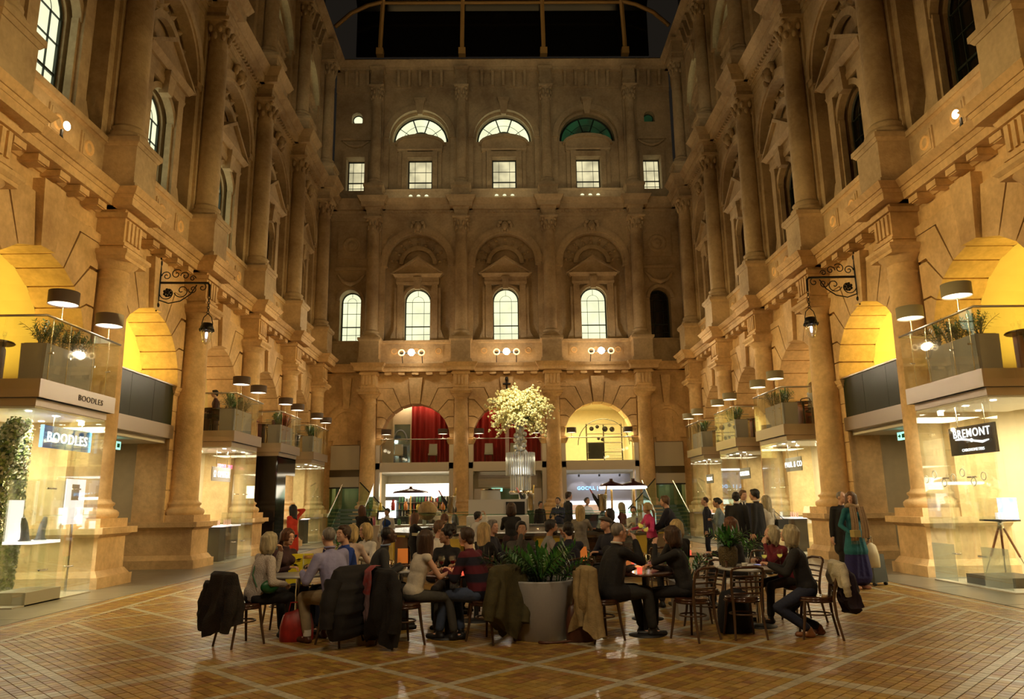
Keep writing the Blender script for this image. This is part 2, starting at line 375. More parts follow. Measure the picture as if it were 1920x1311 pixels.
# window wall with arched hole, set back inside the big blind arch
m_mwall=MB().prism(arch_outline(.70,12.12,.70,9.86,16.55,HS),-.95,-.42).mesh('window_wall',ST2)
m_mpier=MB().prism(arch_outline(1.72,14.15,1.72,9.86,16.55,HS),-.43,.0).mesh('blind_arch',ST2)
def archband(r0,r1,cz,y0,y1,mt,name,n=18,ry=1.0,a0=0):
    b=MB(); pts=[]
    for k in range(n+1):
        t=a0+(PI-2*a0)*k/n; pts.append((math.cos(t),math.sin(t)*ry))
    for (c0,s0),(c1,s1) in zip(pts[:-1],pts[1:]):
        b.prism([(r0*c0,cz+r0*s0),(r1*c0,cz+r1*s0),(r1*c1,cz+r1*s1),(r0*c1,cz+r0*s1)],y0,y1)
    return b.mesh(name,mt)
m_march=archband(1.72,1.98,14.15,-.02,.10,ST2,'archivolt'); m_march2=archband(1.60,1.76,14.15,-.3,.05,ST2,'arch_moulding')
m_mimp=[MB().box(s*1.60 if s<0 else 1.60,s*1.92 if s<0 else 1.92,-.3,.07,13.95,14.15) for s in (1,)][0].mesh('impost',ST2)
m_inarch=archband(.78,1.0,14.15,-.32,-.14,ST2,'inner_arch')
def shell():
    b=MB()
    for k in range(9):
        t=PI*(k+.5)/9
        for rr in (1.16,1.42):
            c=(rr*math.cos(t),14.15+rr*math.sin(t)); a=.085; ca,sa=math.cos(t)*a,math.sin(t)*a
            b.add([(c[0]-ca-sa,-.30,c[1]-sa+ca),(c[0]+ca-sa,-.30,c[1]+sa+ca),(c[0]+ca+sa,-.30,c[1]+sa-ca),(c[0]-ca+sa,-.30,c[1]-sa-ca),(c[0],-.17,c[1])],[(0,1,4),(1,2,4),(2,3,4),(3,0,4)])
    return b.mesh('coffer_relief',ST2)
m_shell=shell()
fr=MB()
for s in (-1,1):
    fr.box(s*.90-.16,s*.90+.16,-.3,-.04,9.86,12.95); fr.box(s*.72-.05,s*.72+.05,-.3,-.14,9.9,12.2)
    fr.box(s*1.14-.08,s*1.14+.08,-.3,-.12,9.86,12.8); fr.frus((s*1.3-.2,s*1.3+.2,-.3,-.1),(s*1.18-.05,s*1.18+.05,-.3,-.1),9.88,10.5)
fr.lay(1.10,-.3,-.06,[(12.95,0),(13.10,.04),(13.10,.02),(13.36,.02),(13.36,.10),(13.52,.22)]); m_mframe=fr.mesh('window_surround',ST2)
m_warch=archband(.70,.86,12.12,-.3,-.10,ST2,'window_arch')
pd=MB().prism([(-1.42,13.52),(1.42,13.52),(0,14.42)],-.3,.02); pd.prism([(-1.42,13.52),(-1.30,13.52),(0,14.34),(0,14.48)],-.3,.16); pd.prism([(1.42,13.52),(1.30,13.52),(0,14.34),(0,14.48)],-.3,.16)
m_ped=pd.mesh('pediment',ST2)
ks=MB().lay(.13,-.2,.06,[(12.70,0),(13.2,.06),(13.2,.08),(13.34,.08)]); m_mkey=ks.mesh('keystone',ST2)
def mask():
    b=MB(); b.ell((0,.16,16.15),(.19,.2,.27),10,7); b.ell((0,.30,16.10),(.08,.12,.14),8,5)
    for s in (-1,1):
        b.ell((s*.24,.14,16.38),(.14,.14,.12),8,5); b.ell((s*.34,.12,16.2),(.09,.1,.16),8,5); b.ell((s*.15,.2,15.9),(.08,.1,.14),8,5)
    b.box(-.2,.2,0,.2,16.42,16.52); return b.mesh('carved_mask',ST2)
m_mask=mask()
def col_upper(z0,z1,zc,r,mt,plinth):
    c=(0,.30)
    pl=MB().lay(r+.17,-.3,.30+r+.17,[(plinth,.06),(plinth+.22,.06),(plinth+.22,0),(z0-.2,0),(z0-.2,.02),(z0-.12,.07),(z0-.12,.09),(z0,.09)]).mesh('pedestal',mt)
    ba=MB().box(-r-.14,r+.14,.30-r-.14,.30+r+.14,z0,z0+.10).lathe([(r+.13,z0+.1),(r+.15,z0+.16),(r+.1,z0+.24),(r+.05,z0+.3),(r+.09,z0+.36),(r+.03,z0+.42),(r,z0+.46)],c,24).mesh('column_base',mt)
    sh=MB().lathe([(r,z0+.46),(r*.985,z0+(z1-z0)*.4),(r*.9,z1-.25),(r*.86,z1-.1),(r*.93,z1-.06),(r*.93,z1)],c,26).mesh('shaft',mt)
    cp=MB().lathe([(r*.86,z1),(r*.9,z1+(zc-z1)*.4),(r*1.05,z1+(zc-z1)*.75),(r*1.3,zc-.1)],c,20)
    for t in range(2):
        for k in range(8):
            a=2*PI*(k+.5*t)/8; rr=r*(1.0+.13*t); zz=z1+(zc-z1)*(.28+.3*t)
            cp.ell((rr*math.cos(a),.30+rr*math.sin(a),zz),(.075,.075,(zc-z1)*.17),6,4)
    for a in (45,135,225,315):
        cp.ell((r*1.35*math.cos(rd(a)),.30+r*1.35*math.sin(rd(a)),zc-.17),(.08,.08,.09),7,5)
    cp.lay(r*1.25,.30-r*1.25,.30+r*1.25,[(zc-.1,.03),(zc,.06)]); cp=cp.mesh('capital',mt)
    pil=MB().box(-r-.06,r+.06,-.3,.08,plinth,zc).mesh('pilaster',mt)
    return dict(pedestal=pl,column_base=ba,shaft=sh,capital=cp,pilaster=pil)
CM=col_upper(9.93,15.72,16.52,.33,ST2,ZM)
LC2=[(16.52,0),(16.72,0),(16.72,.03),(16.92,.03),(16.92,.08),(17.06,.12),(17.06,.34),(17.30,.38),(17.30,.42),(17.58,.62)]
m_ent2=MB().lay(HS,-.85,.02,LC2,False); 
for k in range(23): m_ent2.box(-HS+.05+k*.2,-HS+.15+k*.2,.1,.22,16.94,17.04)
m_ent2=m_ent2.mesh('entablature',ST2)
m_ent2b=MB().lay(.34,-.1,.60,[(z,p*.75) for z,p in LC2]).mesh('entablature_break',ST2)
# attic storey
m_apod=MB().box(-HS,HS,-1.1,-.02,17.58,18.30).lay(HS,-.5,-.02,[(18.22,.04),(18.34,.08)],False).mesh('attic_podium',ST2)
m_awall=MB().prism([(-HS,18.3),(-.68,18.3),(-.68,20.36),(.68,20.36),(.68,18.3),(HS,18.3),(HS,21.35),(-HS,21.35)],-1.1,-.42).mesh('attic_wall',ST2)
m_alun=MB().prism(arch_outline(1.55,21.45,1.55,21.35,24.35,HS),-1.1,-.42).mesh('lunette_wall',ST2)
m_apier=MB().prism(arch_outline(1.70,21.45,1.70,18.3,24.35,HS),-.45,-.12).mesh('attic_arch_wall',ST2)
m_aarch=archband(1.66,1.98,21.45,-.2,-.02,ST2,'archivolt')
af=MB()
for s in (-1,1): af.box(s*.84-.14,s*.84+.14,-.45,-.22,18.34,20.7); af.box(s*1.10-.1,s*1.10+.1,-.45,-.3,18.34,20.7)
af.box(-.7,.7,-.45,-.24,20.36,20.75); af.prism([(-1.25,20.7),(1.25,20.7),(1.25,21.1)]+[(1.25*math.cos(t),21.1+.42*math.sin(t)) for t in [PI*k/12 for k in range(1,12)]]+[(-1.25,21.1)],-.45,-.24)
af.lay(1.18,-.45,-.26,[(20.72,0),(20.84,.08)])
m_aframe=af.mesh('window_surround',ST2)
hood=MB()
for k in range(12):
    t0,t1=PI*k/12,PI*(k+1)/12
    hood.prism([(1.25*math.cos(t0),21.1+.42*math.sin(t0)),(1.38*math.cos(t0),21.1+.60*math.sin(t0)),(1.38*math.cos(t1),21.1+.60*math.sin(t1)),(1.25*math.cos(t1),21.1+.42*math.sin(t1))],-.45,-.10)
m_ahood=hood.mesh('segmental_hood',ST2)
m_akey=MB().lay(.17,-.2,.02,[(22.85,-.04),(23.6,.10),(23.6,.14),(23.75,.16)]).mesh('keystone',ST2)
CA=col_upper(18.34,23.40,24.25,.28,ST2,17.58)
LC3=[(24.25,0),(24.45,0),(24.45,.03),(25.42,.03),(25.42,.32),(25.56,.36),(25.56,.40),(25.84,.66)]
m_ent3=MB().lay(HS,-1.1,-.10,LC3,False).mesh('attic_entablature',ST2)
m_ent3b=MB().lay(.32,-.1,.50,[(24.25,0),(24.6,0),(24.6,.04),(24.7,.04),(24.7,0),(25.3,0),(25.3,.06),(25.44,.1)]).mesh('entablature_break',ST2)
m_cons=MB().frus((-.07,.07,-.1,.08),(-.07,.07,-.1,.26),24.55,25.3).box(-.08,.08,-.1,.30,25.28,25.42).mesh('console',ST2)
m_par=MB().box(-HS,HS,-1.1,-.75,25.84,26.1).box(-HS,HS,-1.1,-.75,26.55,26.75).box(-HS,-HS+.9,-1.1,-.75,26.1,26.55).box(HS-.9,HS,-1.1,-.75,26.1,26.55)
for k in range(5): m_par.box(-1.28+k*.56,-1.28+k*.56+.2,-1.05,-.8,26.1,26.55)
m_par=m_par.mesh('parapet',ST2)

# windows -------------------------------------------------------------
def lit(n,c,e,v=.25):
    m=bpy.data.materials.new(n); m.use_nodes=True; N=m.node_tree.nodes; L=m.node_tree.links; b=N['Principled BSDF']
    b.inputs['Base Color'].default_value=(.1,.1,.08,1); b.inputs['Roughness'].default_value=.15
    g=N.new('ShaderNodeNewGeometry'); t=N.new('ShaderNodeTexNoise'); t.inputs['Scale'].default_value=1.1; L.new(g.outputs['Position'],t.inputs[0])
    r=N.new('ShaderNodeValToRGB'); r.color_ramp.elements[0].position=.35; r.color_ramp.elements[0].color=(*[x*(1-v) for x in c],1); r.color_ramp.elements[1].position=.6; r.color_ramp.elements[1].color=(*c,1)
    L.new(t.outputs[0],r.inputs[0]); L.new(r.outputs[0],b.inputs['Emission Color']); b.inputs['Emission Strength'].default_value=e; return m
LITW=lit('lit_office',(.93,.95,.60),1.1,.16); LITA=lit('lit_room',(.95,.85,.50),.85,.45); LITG=lit('green_blind',(.0,.09,.03),.35,.8); LITD=lit('lit_dim',(.70,.74,.42),.7,.3)
WDK=mat('unlit_window',(.010,.009,.007),.1); WFR=mat('window_frame',(.02,.03,.025),.5)
def arc_pts(hw,zs,r,n=14): return [(r*math.cos(PI*k/n),zs+r*math.sin(PI*k/n)) for k in range(n+1)]
wm={}
def winmesh(kind):
    if kind in wm: return wm[kind]
    pane=MB(); fr=MB(); y=-.55
    if kind in('arch','arch_small'):
        hw,z0,zs=(.68,9.90,12.12) if kind=='arch' else (.53,9.90,12.12)
        pane.prism([(-hw,z0),(hw,z0)]+arc_pts(hw,zs,hw),y-.02,y)
        for x in (-hw+.02,hw-.02): fr.box(x-.03,x+.03,y,y+.06,z0,zs)
        fr.tube([(x,y+.03,z) for x,z in arc_pts(hw-.02,zs,hw-.02)],.035,4,sm=False)
        for x in (-.31*hw/.68,.31*hw/.68): fr.box(x-.009,x+.009,y,y+.04,z0,zs)
        fr.tube([(x,y+.03,z) for x,z in arc_pts(.31,zs,.31*hw/.68)],.009,4,sm=False)
        for z,t in ((z0+.03,.03),(10.35,.01),(10.78,.028),(11.5,.01),(12.12,.01)): fr.box(-hw,hw,y,y+.04,z-t,z+t)
        fr.box(-.009,.009,y,y+.04,zs+.31,zs+hw)
    elif kind in('rect','rect_small'):
        hw,z0,z1=(.66,18.36,20.34) if kind=='rect' else (.5,18.36,20.30); y=-.75
        pane.box(-hw,hw,y-.02,y,z0,z1)
        for x in (-hw+.02,hw-.02): fr.box(x-.03,x+.03,y,y+.06,z0,z1)
        for x in (-.3*hw/.66,.3*hw/.66): fr.box(x-.01,x+.01,y,y+.04,z0,z1)
        for z,t in ((z0+.03,.03),(z0+.35,.01),(z0+.68,.03),(z0+1.3,.01),(z1-.03,.03)): fr.box(-hw,hw,y,y+.05,z-t,z+t)
    elif kind=='lunette':
        y=-.75; zs=21.45; r=1.50
        pane.prism(arc_pts(r,zs,r,20),y-.02,y); fr.tube([(x,y+.03,z) for x,z in arc_pts(r,zs,r-.03,20)],.05,4,sm=False)
        fr.tube([(x,y+.03,z) for x,z in arc_pts(r,zs,1.02,16)],.012,4,sm=False); fr.tube([(x,y+.03,z) for x,z in arc_pts(r,zs,.62,14)],.05,4,sm=False)
        for a in (36,72,108,144): fr.tube([(.62*math.cos(rd(a)),y+.03,zs+.62*math.sin(rd(a))),(1.5*math.cos(rd(a)),y+.03,zs+1.5*math.sin(rd(a)))],.035 if a in(54,72,108,126) else .02,4,sm=False)
    elif kind=='oculus':
        y=-.6; pane.prism([(.28*math.cos(2*PI*k/20),22.75+.28*math.sin(2*PI*k/20)) for k in range(20)],y-.02,y)
        fr.tube([(.28*math.cos(2*PI*k/20),y+.03,22.75+.28*math.sin(2*PI*k/20)) for k in range(20)],.03,4,sm=False,close=True)
    wm[kind]=(pane,fr.mesh('glazing_bars',WFR)); return wm[kind]
wn=[0]; pmesh={}
def window(side,u,kind,m,desc):
    wn[0]+=1; pane,fr=winmesh(kind)
    if (kind,m.name) not in pmesh: pmesh[(kind,m.name)]=pane.mesh('pane',m)
    o=obj('window_%d'%wn[0],pmesh[(kind,m.name)],loc=wl(side,u,0),rz=ang(side)); tag(o,desc,'window',kind='structure'); obj('glazing_bars',fr,parent=o)

walls={}
for sd in ('left','right','back'):
    (ox_,oy_),a=WF[sd]; walls[sd]=thing('wall_'+sd,{'left':'arcaded stone wall in three storeys on the left of the court','right':'arcaded stone wall in three storeys on the right of the court','back':'arcaded stone end wall in three storeys closing the court'}[sd],'wall',(ox_,oy_,0),a,kind='structure')
def put(n,me,W,u,p=None,**k): return obj(n,me,parent=W if p is None else p,loc=(u,0,0),**k)
def column_set(W,u,levels=(0,1,2)):
    for lv,D in ((0,CG),(1,CM),(2,CA)):
        if lv not in levels: continue
        c=put('column',D['shaft'],W,u)
        for k,me in D.items():
            if k!='shaft': obj(k,me,parent=c)
    if 0 in levels: put('cornice_break',m_cbrk,W,u)
    if 1 in levels: put('entablature_break',m_ent2b,W,u)
    if 2 in levels: put('entablature_break',m_ent3b,W,u)
def bay(W,side,u,dark=False):
    put('arch_wall',m_gwall,W,u)
    for me in VS: put('arch_stone',me,W,u)
    for s in (-1,1):
        for k in range(1,9): obj('pier_stone',m_course[0],parent=W,loc=(u+s*2.03,0,k*.535-.45+.36)) if k>1 else None
        obj('impost',m_impost,parent=W,loc=(u+s*2.03,0,0))
        obj('roundel',m_panel,parent=W,loc=(u+s*1.70,.02,7.55),rot=(-PI/2,0,0)) 
    put('cornice',m_corn,W,u)
    for k in range(5): put('modillion',m_mut,W,u-1.4+k*.7)
    put('podium',m_mpod,W,u)
    for k in (-1,0,1): put('podium_panel',m_mpan,W,u+k*1.15); obj('roundel',m_panel,parent=W,loc=(u+k*1.15,.11,9.33),rot=(-PI/2,0,0))
    for n_,me in (('window_wall',m_mwall),('blind_arch',m_mpier),('archivolt',m_march),('arch_moulding',m_march2),('inner_arch',m_inarch),('coffer_relief',m_shell),('window_surround',m_mframe),('window_arch',m_warch),('pediment',m_ped),('keystone',m_mkey),('carved_mask',m_mask),('entablature',m_ent2),
        ('attic_podium',m_apod),('attic_wall',m_awall),('lunette_wall',m_alun),('attic_arch_wall',m_apier),('archivolt',m_aarch),('window_surround',m_aframe),('segmental_hood',m_ahood),('keystone',m_akey),('attic_entablature',m_ent3),('parapet',m_par)):
        put(n_,me,W,u)
    put('impost',m_mimp,W,u); obj('impost',m_mimp,parent=W,loc=(u-3.52,0,0))
    for k in range(5): put('console',m_cons,W,u-1.2+k*.6)
BY=[9.19,13.85,18.51,23.17,27.83,32.49]
for sd in ('left','right'):
    W=walls[sd]
    for i,y in enumerate(BY):
        bay(W,sd,ub(sd,y))
        nm=['nearest','second','third','fourth','fifth','sixth'][i]
        window(sd,ub(sd,y),'arch',LITW if sd=='left' and i<4 else WDK,('lit' if sd=='left' and i<4 else 'dark')+' arched window on the %s wall above the %s arch'%(sd,nm))
        window(sd,ub(sd,y),'rect',LITD if sd=='left' else WDK,'%s square attic window on the %s wall above the %s arch'%('dimly lit' if sd=='left' else 'dark',sd,nm))
        window(sd,ub(sd,y),'lunette',LITD,'pale fan light high on the %s wall above the %s arch'%(sd,nm))
    for y in YC: column_set(W,ub(sd,y))
W=walls['back']
bn=['right','middle','left']
for i,u in enumerate((-S,0,S)):
    bay(W,'back',u); w_=bn[i]
    window('back',u,'arch',LITW,'bright arched window with dark glazing bars above the %s arch of the end wall'%w_)
    window('back',u,'rect',LITA,'lit square attic window above the %s arch of the end wall'%w_)
    window('back',u,'lunette',LITG if i==0 else LITW,('dark green' if i==0 else 'pale lit')+' fan light in the attic above the %s arch of the end wall'%w_)
m_vent=MB().prism([(.10*math.cos(PI*k/8),17.92+.09*math.sin(PI*k/8)) for k in range(9)],.05,.07).mesh('lit_vent',LITW)
for u in (-S,0,S):
    for k in (-1,0,1): put('lit_vent',m_vent,W,u+k*.43)
for u in (-1.5*S,-.5*S,.5*S,1.5*S): column_set(W,u)
# narrow end bays (end wall) and corner strips (side walls)
NW=9.35-6.99; 
def niche_unit():
    h=NW/2; d={}
    b=MB().box(-h,h,-.85,0,4.55,TOPG).box(-h,-h+.42,-.85,0,0,4.55).box(h-.42-.15,h,-.85,0,0,4.55); d['arch_wall']=b
    n=MB().box(-.62,.62,0,.10,4.55,4.85).prism([(-.62,4.85),(.62,4.85),(.45,5.75),(-.45,5.75)],0,.05)
    d['niche_sill']=n
    k=MB().prism([(-.13,6.35),(.13,6.35),(.24,7.95),(-.24,7.95)],0,.22); d['keystone']=k
    for j,(x0,x1) in enumerate(((-.95,-.34),(.34,.95))):
        d['arch_stone%d'%j]=MB().prism([(x0,4.75),(x1,4.75),(x1*.8,5.8),(x0*.8,5.8)],0,.12)
    d['cornice']=MB().lay(h,-.85,.05,LC,False); d['podium']=MB().box(-h,h,-.85,.10,ZM,9.86).lay(h,-.3,.06,[(9.78,.10),(9.90,.12)],False)
    d['window_wall']=MB().prism(arch_outline(.55,12.12,.55,9.86,16.55,h),-.85,-.02)
    d['swag']=MB().tube([(-.7,.06,13.5),(-.4,.14,13.1),(0,.18,12.95),(.4,.14,13.1),(.7,.06,13.5)],[.07,.10,.13,.10,.07],8).box(-.85,.85,-.02,.12,13.75,13.9)
    d['roundel_panel']=MB().box(-.75,.75,-.02,.04,14.4,15.9).box(-.62,.62,.03,.02,14.53,15.77)
    d['entablature']=MB().lay(h,-.85,.02,LC2,False); d['attic_podium']=MB().box(-h,h,-1.1,-.02,17.58,18.3)
    d['attic_wall']=MB().prism([(-h,18.3),(-.5,18.3),(-.5,20.32),(.5,20.32),(.5,18.3),(h,18.3),(h,22.4),(-h,22.4)],-1.1,-.2)
    rr=.30; top=[(-h,22.4),(-rr,22.4)]+[(-rr*math.cos(PI*k/12),22.75+(-.35 if k in(0,12) else rr*math.sin(PI*k/12))) for k in range(0)]+[]
    d['oculus_wall']=MB().prism([(-h,22.4),(-.30,22.4),(-.30,22.75)]+[(-.30*math.cos(PI*k/10),22.75+.30*math.sin(PI*k/10)) for k in range(1,10)]+[(.30,22.75),(.30,22.4),(h,22.4),(h,24.35),(-h,24.35)],-1.1,-.2)
    d['swag_upper']=MB().box(-.85,.85,-.2,-.04,21.3,21.42).tube([(-.7,-.1,21.25),(-.35,-.06,21.0),(0,-.04,20.92),(.35,-.06,21.0),(.7,-.1,21.25)],[.06,.09,.11,.09,.06],8)
    d['window_surround']=MB().box(-.7,-.5,-.2,-.1,18.3,20.5).box(.5,.7,-.2,-.1,18.3,20.5).box(-.7,.7,-.2,-.08,20.32,20.6)
    d['attic_entablature']=MB().lay(h,-1.1,-.10,LC3,False); d['parapet']=MB().box(-h,h,-1.1,-.75,25.84,26.75)
    return {k:v.mesh(''.join(c for c in k if not c.isdigit()),ST if k in('arch_wall','niche_sill','keystone','arch_stone0','arch_stone1','cornice') else ST2) for k,v in d.items()}
NU=niche_unit(); m_ring=archband(.30,.5,0,-.02,.05,ST2,'roundel_ring')
for s in (-1,1):
    u=s*(6.99+NW/2)
    for k,me in NU.items(): put(me.name.split('.')[0],me,W,u)
    put('window_arch',archband(.55,.72,12.12,-.02,.08,ST2,'window_arch'),W,u)
    obj('roundel_ring',MB().lathe([(.30,0),(.36,.08),(.46,.08),(.52,0)],(0,0),20,cap=False).lathe([(.01,.02),(.2,.10),(.26,0)],(0,0),12,cap=False),ST2,parent=W,loc=(u,.02,15.15),rot=(-PI/2,0,0))
    # blind arch ring low down
    obj('arch_ring',archband(.62,.95,5.6,0,.13,ST,'arch_ring'),parent=W,loc=(u,0,0))
    window('back',u,'arch_small',LITW if s>0 else WDK,('lit narrow arched window' if s>0 else 'dark narrow arched window')+' in the %s corner bay of the end wall'%('left' if s>0 else 'right'))
    window('back',u,'rect_small',LITA,'lit narrow attic window in the %s corner bay of the end wall'%('left' if s>0 else 'right'))
    window('back',u,'oculus',LITW if s>0 else LITG,'small round %s attic window in the %s corner bay'%('lit' if s>0 else 'green',('left' if s>0 else 'right')))
    for k in range(3): put('console',m_cons,W,u-.6+k*.6)
    sd='left' if s<0 else 'right'; W2=walls[sd]; u2=ub(sd,(34.82+37.48)/2); h=(37.48-34.82)/2
    for nme,b,mm in (('corner_pier',MB().box(-h,h,-.85,0,0,TOPG),ST),('cornice',MB().lay(h,-.85,.05,LC,False),ST),('corner_pier',MB().box(-h,h,-.85,0,ZM,17),ST2),('podium',MB().box(-h,h,-.1,.16,ZM,9.9),ST2),('entablature',MB().lay(h,-.85,.02,LC2,False),ST2),('corner_pier',MB().box(-h,h,-1.1,-.2,17.5,24.4),ST2),('attic_entablature',MB().lay(h,-1.1,-.10,LC3,False),ST2),('parapet',MB().box(-h,h,-1.1,-.75,25.84,26.75),ST2)):
        obj(nme,b,mm,parent=W2,loc=(u2,0,0))
# wall behind the camera and the near ends of the side walls
nw=obj('wall_front',MB().box(-9.4,9.4,-8.4,-8,0,26),ST); tag(nw,'plain stone wall behind the viewer','wall',kind='structure')
for s,sd in ((-1,'left'),(1,'right')): obj('near_wall',MB().box(s*9.35,s*10.2,-8,6.86,0,26.7),ST,parent=walls[sd],loc=Vector((0,0,0))) if 0 else tag(obj('wall_near_'+sd,MB().box(min(s*9.35,s*10.2),max(s*9.35,s*10.2),-8,6.86,0,26.7),ST),'near stretch of the %s wall beside the viewer'%sd,'wall',kind='structure')

# galleries behind the arches (side): barrel vaults, gallery floor, back walls
VLT=mat('vault_plaster',(.74,.62,.30),.7,noise=.12,ns=1.5)
vz=MB(); n=14
for k in range(n):
    t0,t1=PI*k/n,PI*(k+1)/n
    vz.prism([(1.75*math.cos(t0),ZS+1.75*math.sin(t0)),(2.0*math.cos(t0),ZS+2.0*math.sin(t0)),(2.0*math.cos(t1),ZS+2.0*math.sin(t1)),(1.75*math.cos(t1),ZS+1.75*math.sin(t1))],-3.6,-.85)
vz.box(-HS,-1.75,-3.6,-.85,3.9,ZS+.02); vz.box(1.75,HS,-3.6,-.85,3.9,ZS+.02); vz.box(-HS,HS,-3.8,-3.6,3.55,7.2)
m_vault=vz.mesh('gallery_vault',VLT); m_gfl=MB().box(-HS,HS,-3.6,-.3,3.45,3.75).mesh('gallery_floor',STEEL)
m_glow=MB().box(-HS,HS,-5.2,-5.0,0,3.6).mesh('shop_back_wall',CREAM)
for sd in ('left','right'):
    for i,y in enumerate(BY[:]):
        u=ub(sd,y); W=walls[sd]
        if i!=0:
            put('gallery_vault',m_vault,W,u); put('gallery_floor',m_gfl,W,u); put('shop_back_wall',m_glow,W,u)
            for s in (-1,1): obj('shop_side_wall',MB().box(-.08,.08,-5,-.85,0,3.5),CREAM,parent=W,loc=(u+s*2.2,0,0))
            x,yy,_=wl(sd,u,-1.9); e={1:80,2:160,3:40,4:26,5:22}[i]
            light('AREA',(x,yy,4.3),e,GOLD if i in (1,2) else (1,.66,.3),1.2,2.4,aim=(x,yy,9))
# roof: dark glazed vault carried by iron ribs
RIB=mat('roof_rib',(.45,.28,.10),.5,.0); light('AREA',(0,35.3,26.3),22,(1,.65,.25),14,.3,aim=(0,37.2,29)); RG=DKGL  # the area light is an added uplight for the ribs, no fitting
rf=tag(obj('roof_glazing',MB().box(-8.4,8.4,37.9,38.0,26.7,29.6).add([(-8.4,37.9,29.6),(8.4,37.9,29.6),(8.4,36.0,31.5),(-8.4,36.0,31.5)],[(0,1,2,3)]).add([(-10.3,-8,31.6),(10.3,-8,31.6),(10.3,38,31.6),(-10.3,38,31.6)],[(3,2,1,0)]).add([(-10.3,-8,26.7),(-10.3,38,26.7),(-10.3,38,31.6),(-10.3,-8,31.6)],[(0,1,2,3)]).add([(10.3,-8,26.7),(10.3,38,26.7),(10.3,38,31.6),(10.3,-8,31.6)],[(3,2,1,0)]),RG),'dark night glass of the court roof','roof',kind='structure')
for x in (-7.0,-2.33,2.33,7.0):
    obj('roof_rib',MB().tube([(x,37.7,26.7),(x*.997,37.65,27.6),(x*.985,37.4,28.6),(x*.965,36.9,29.5),(x*.94,36,30.3)],[.13,.13,.13,.13,.13],6,sm=False).box(x-.2,x+.2,37.5,37.9,26.6,27.0),RIB,parent=rf)
for y,z in ((36.95,29.45),(36.7,29.75)): obj('roof_purlin',MB().tube([(-7.2,y,z),(7.2,y,z)],.10,6),RIB,parent=rf)
for s in (-1,1): obj('roof_rib',MB().tube([(s*6.7,36.9,29.5),(s*7.6,37,29.35),(s*8.6,37.1,28.9),(s*9.5,37.2,28.1)],.12,6),RIB,parent=rf)
for y in range(0,36,5): obj('roof_purlin',MB().tube([(-10.3,y,31.4),(10.3,y,31.4)],.12,6),RIB,parent=rf)
obj('roof_medallion',MB().tube([(.0+.7*math.cos(t),36.7,29.95+.35*math.sin(t)) for t in [2*PI*k/20 for k in range(20)]],.06,6,close=True),RIB,parent=rf)
# ================================================================== SHOPS, BALCONIES AND LAMPS ON THE SIDES
HW=1.25; FY=1.18
ORD={1:'nearest',3:'second',4:'third',5:'farthest'}
def leafplant(name,h,spread,ns,seed,parent,loc=(0,0,0),lw=.035,step=.055,m=None,base_r=.05):
    r=random.Random(seed); st=MB(); lf=MB()
    for i in range(ns):
        a=r.uniform(0,2*PI); b=r.uniform(.15,1)*spread; hh=h*r.uniform(.6,1); x0,y0=base_r*math.cos(a)*r.random(),base_r*math.sin(a)*r.random()
        pts=[]
        for k in range(7):
            t=k/6; pts.append(Vector((x0+math.cos(a)*b*t**1.6,y0+math.sin(a)*b*t**1.6,hh*t*(1-.12*t*t))))
        st.tube(pts,[.008,.008,.007,.006,.005,.004,.003],4)
        L=hh; n=int(L/step)
        for k in range(2,n):
            t=k/n*6; i0=min(int(t),5); p=pts[i0].lerp(pts[i0+1],t-i0); d=(pts[i0+1]-pts[i0]).normalized()
            for s in (-1,1):
                side=d.cross(Vector((math.cos(a+PI/2),math.sin(a+PI/2),.3))).normalized()*s
                side=(side+d*.6+Vector((0,0,r.uniform(-.2,.3)))).normalized(); w_=d.cross(side).normalized()*lw*r.uniform(.7,1.1); l=side*lw*r.uniform(2.2,3.2)
                lf.add([p,p+l*.5+w_*.6+Vector((0,0,.006)),p+l,p+l*.5-w_*.6+Vector((0,0,.006))],[(0,1,2),(0,2,3)])
    obj('stem',st,LEAFD,parent,loc,kind='stuff'); obj('foliage',lf,m or LEAF,parent,loc,kind='stuff')
def drum_lamp(name,label,loc,hz,sh=TAUPE,r=.27,h=.24,group=None,pole0=0):
    """lamp whose base stands at loc; shade bottom at loc.z+hz"""
    t=thing(name,label,'lamp',loc,group=group)
    obj('pole',MB().cyl((0,0,pole0),(0,0,hz+.1),.014,n=8).lathe([(.05,pole0),(.05,pole0+.02),(.015,pole0+.03)],(0,0),12),CHROME,t)
    obj('lamp_shade',MB().lathe([(r,hz),(r*1.0,hz+h),(r*.98,hz+h),(r*.98,hz)],(0,0),28,cap=False),sh,t)
    obj('diffuser',MB().lathe([(.012,hz+.02),(r*.97,hz+.02)],(0,0),28,cap=False).lathe([(.012,hz+h-.01),(r*.97,hz+h-.01)],(0,0),28,cap=False),DIFF,t)
    light('POINT',(loc[0],loc[1],loc[2]+hz-.08),5,(1,.8,.55),.1)
    return t
TUB=mat('tub_chair_brown',(.10,.035,.02),.4,noise=.2); TUBR=mat('tub_chair_rust',(.28,.07,.02),.5)
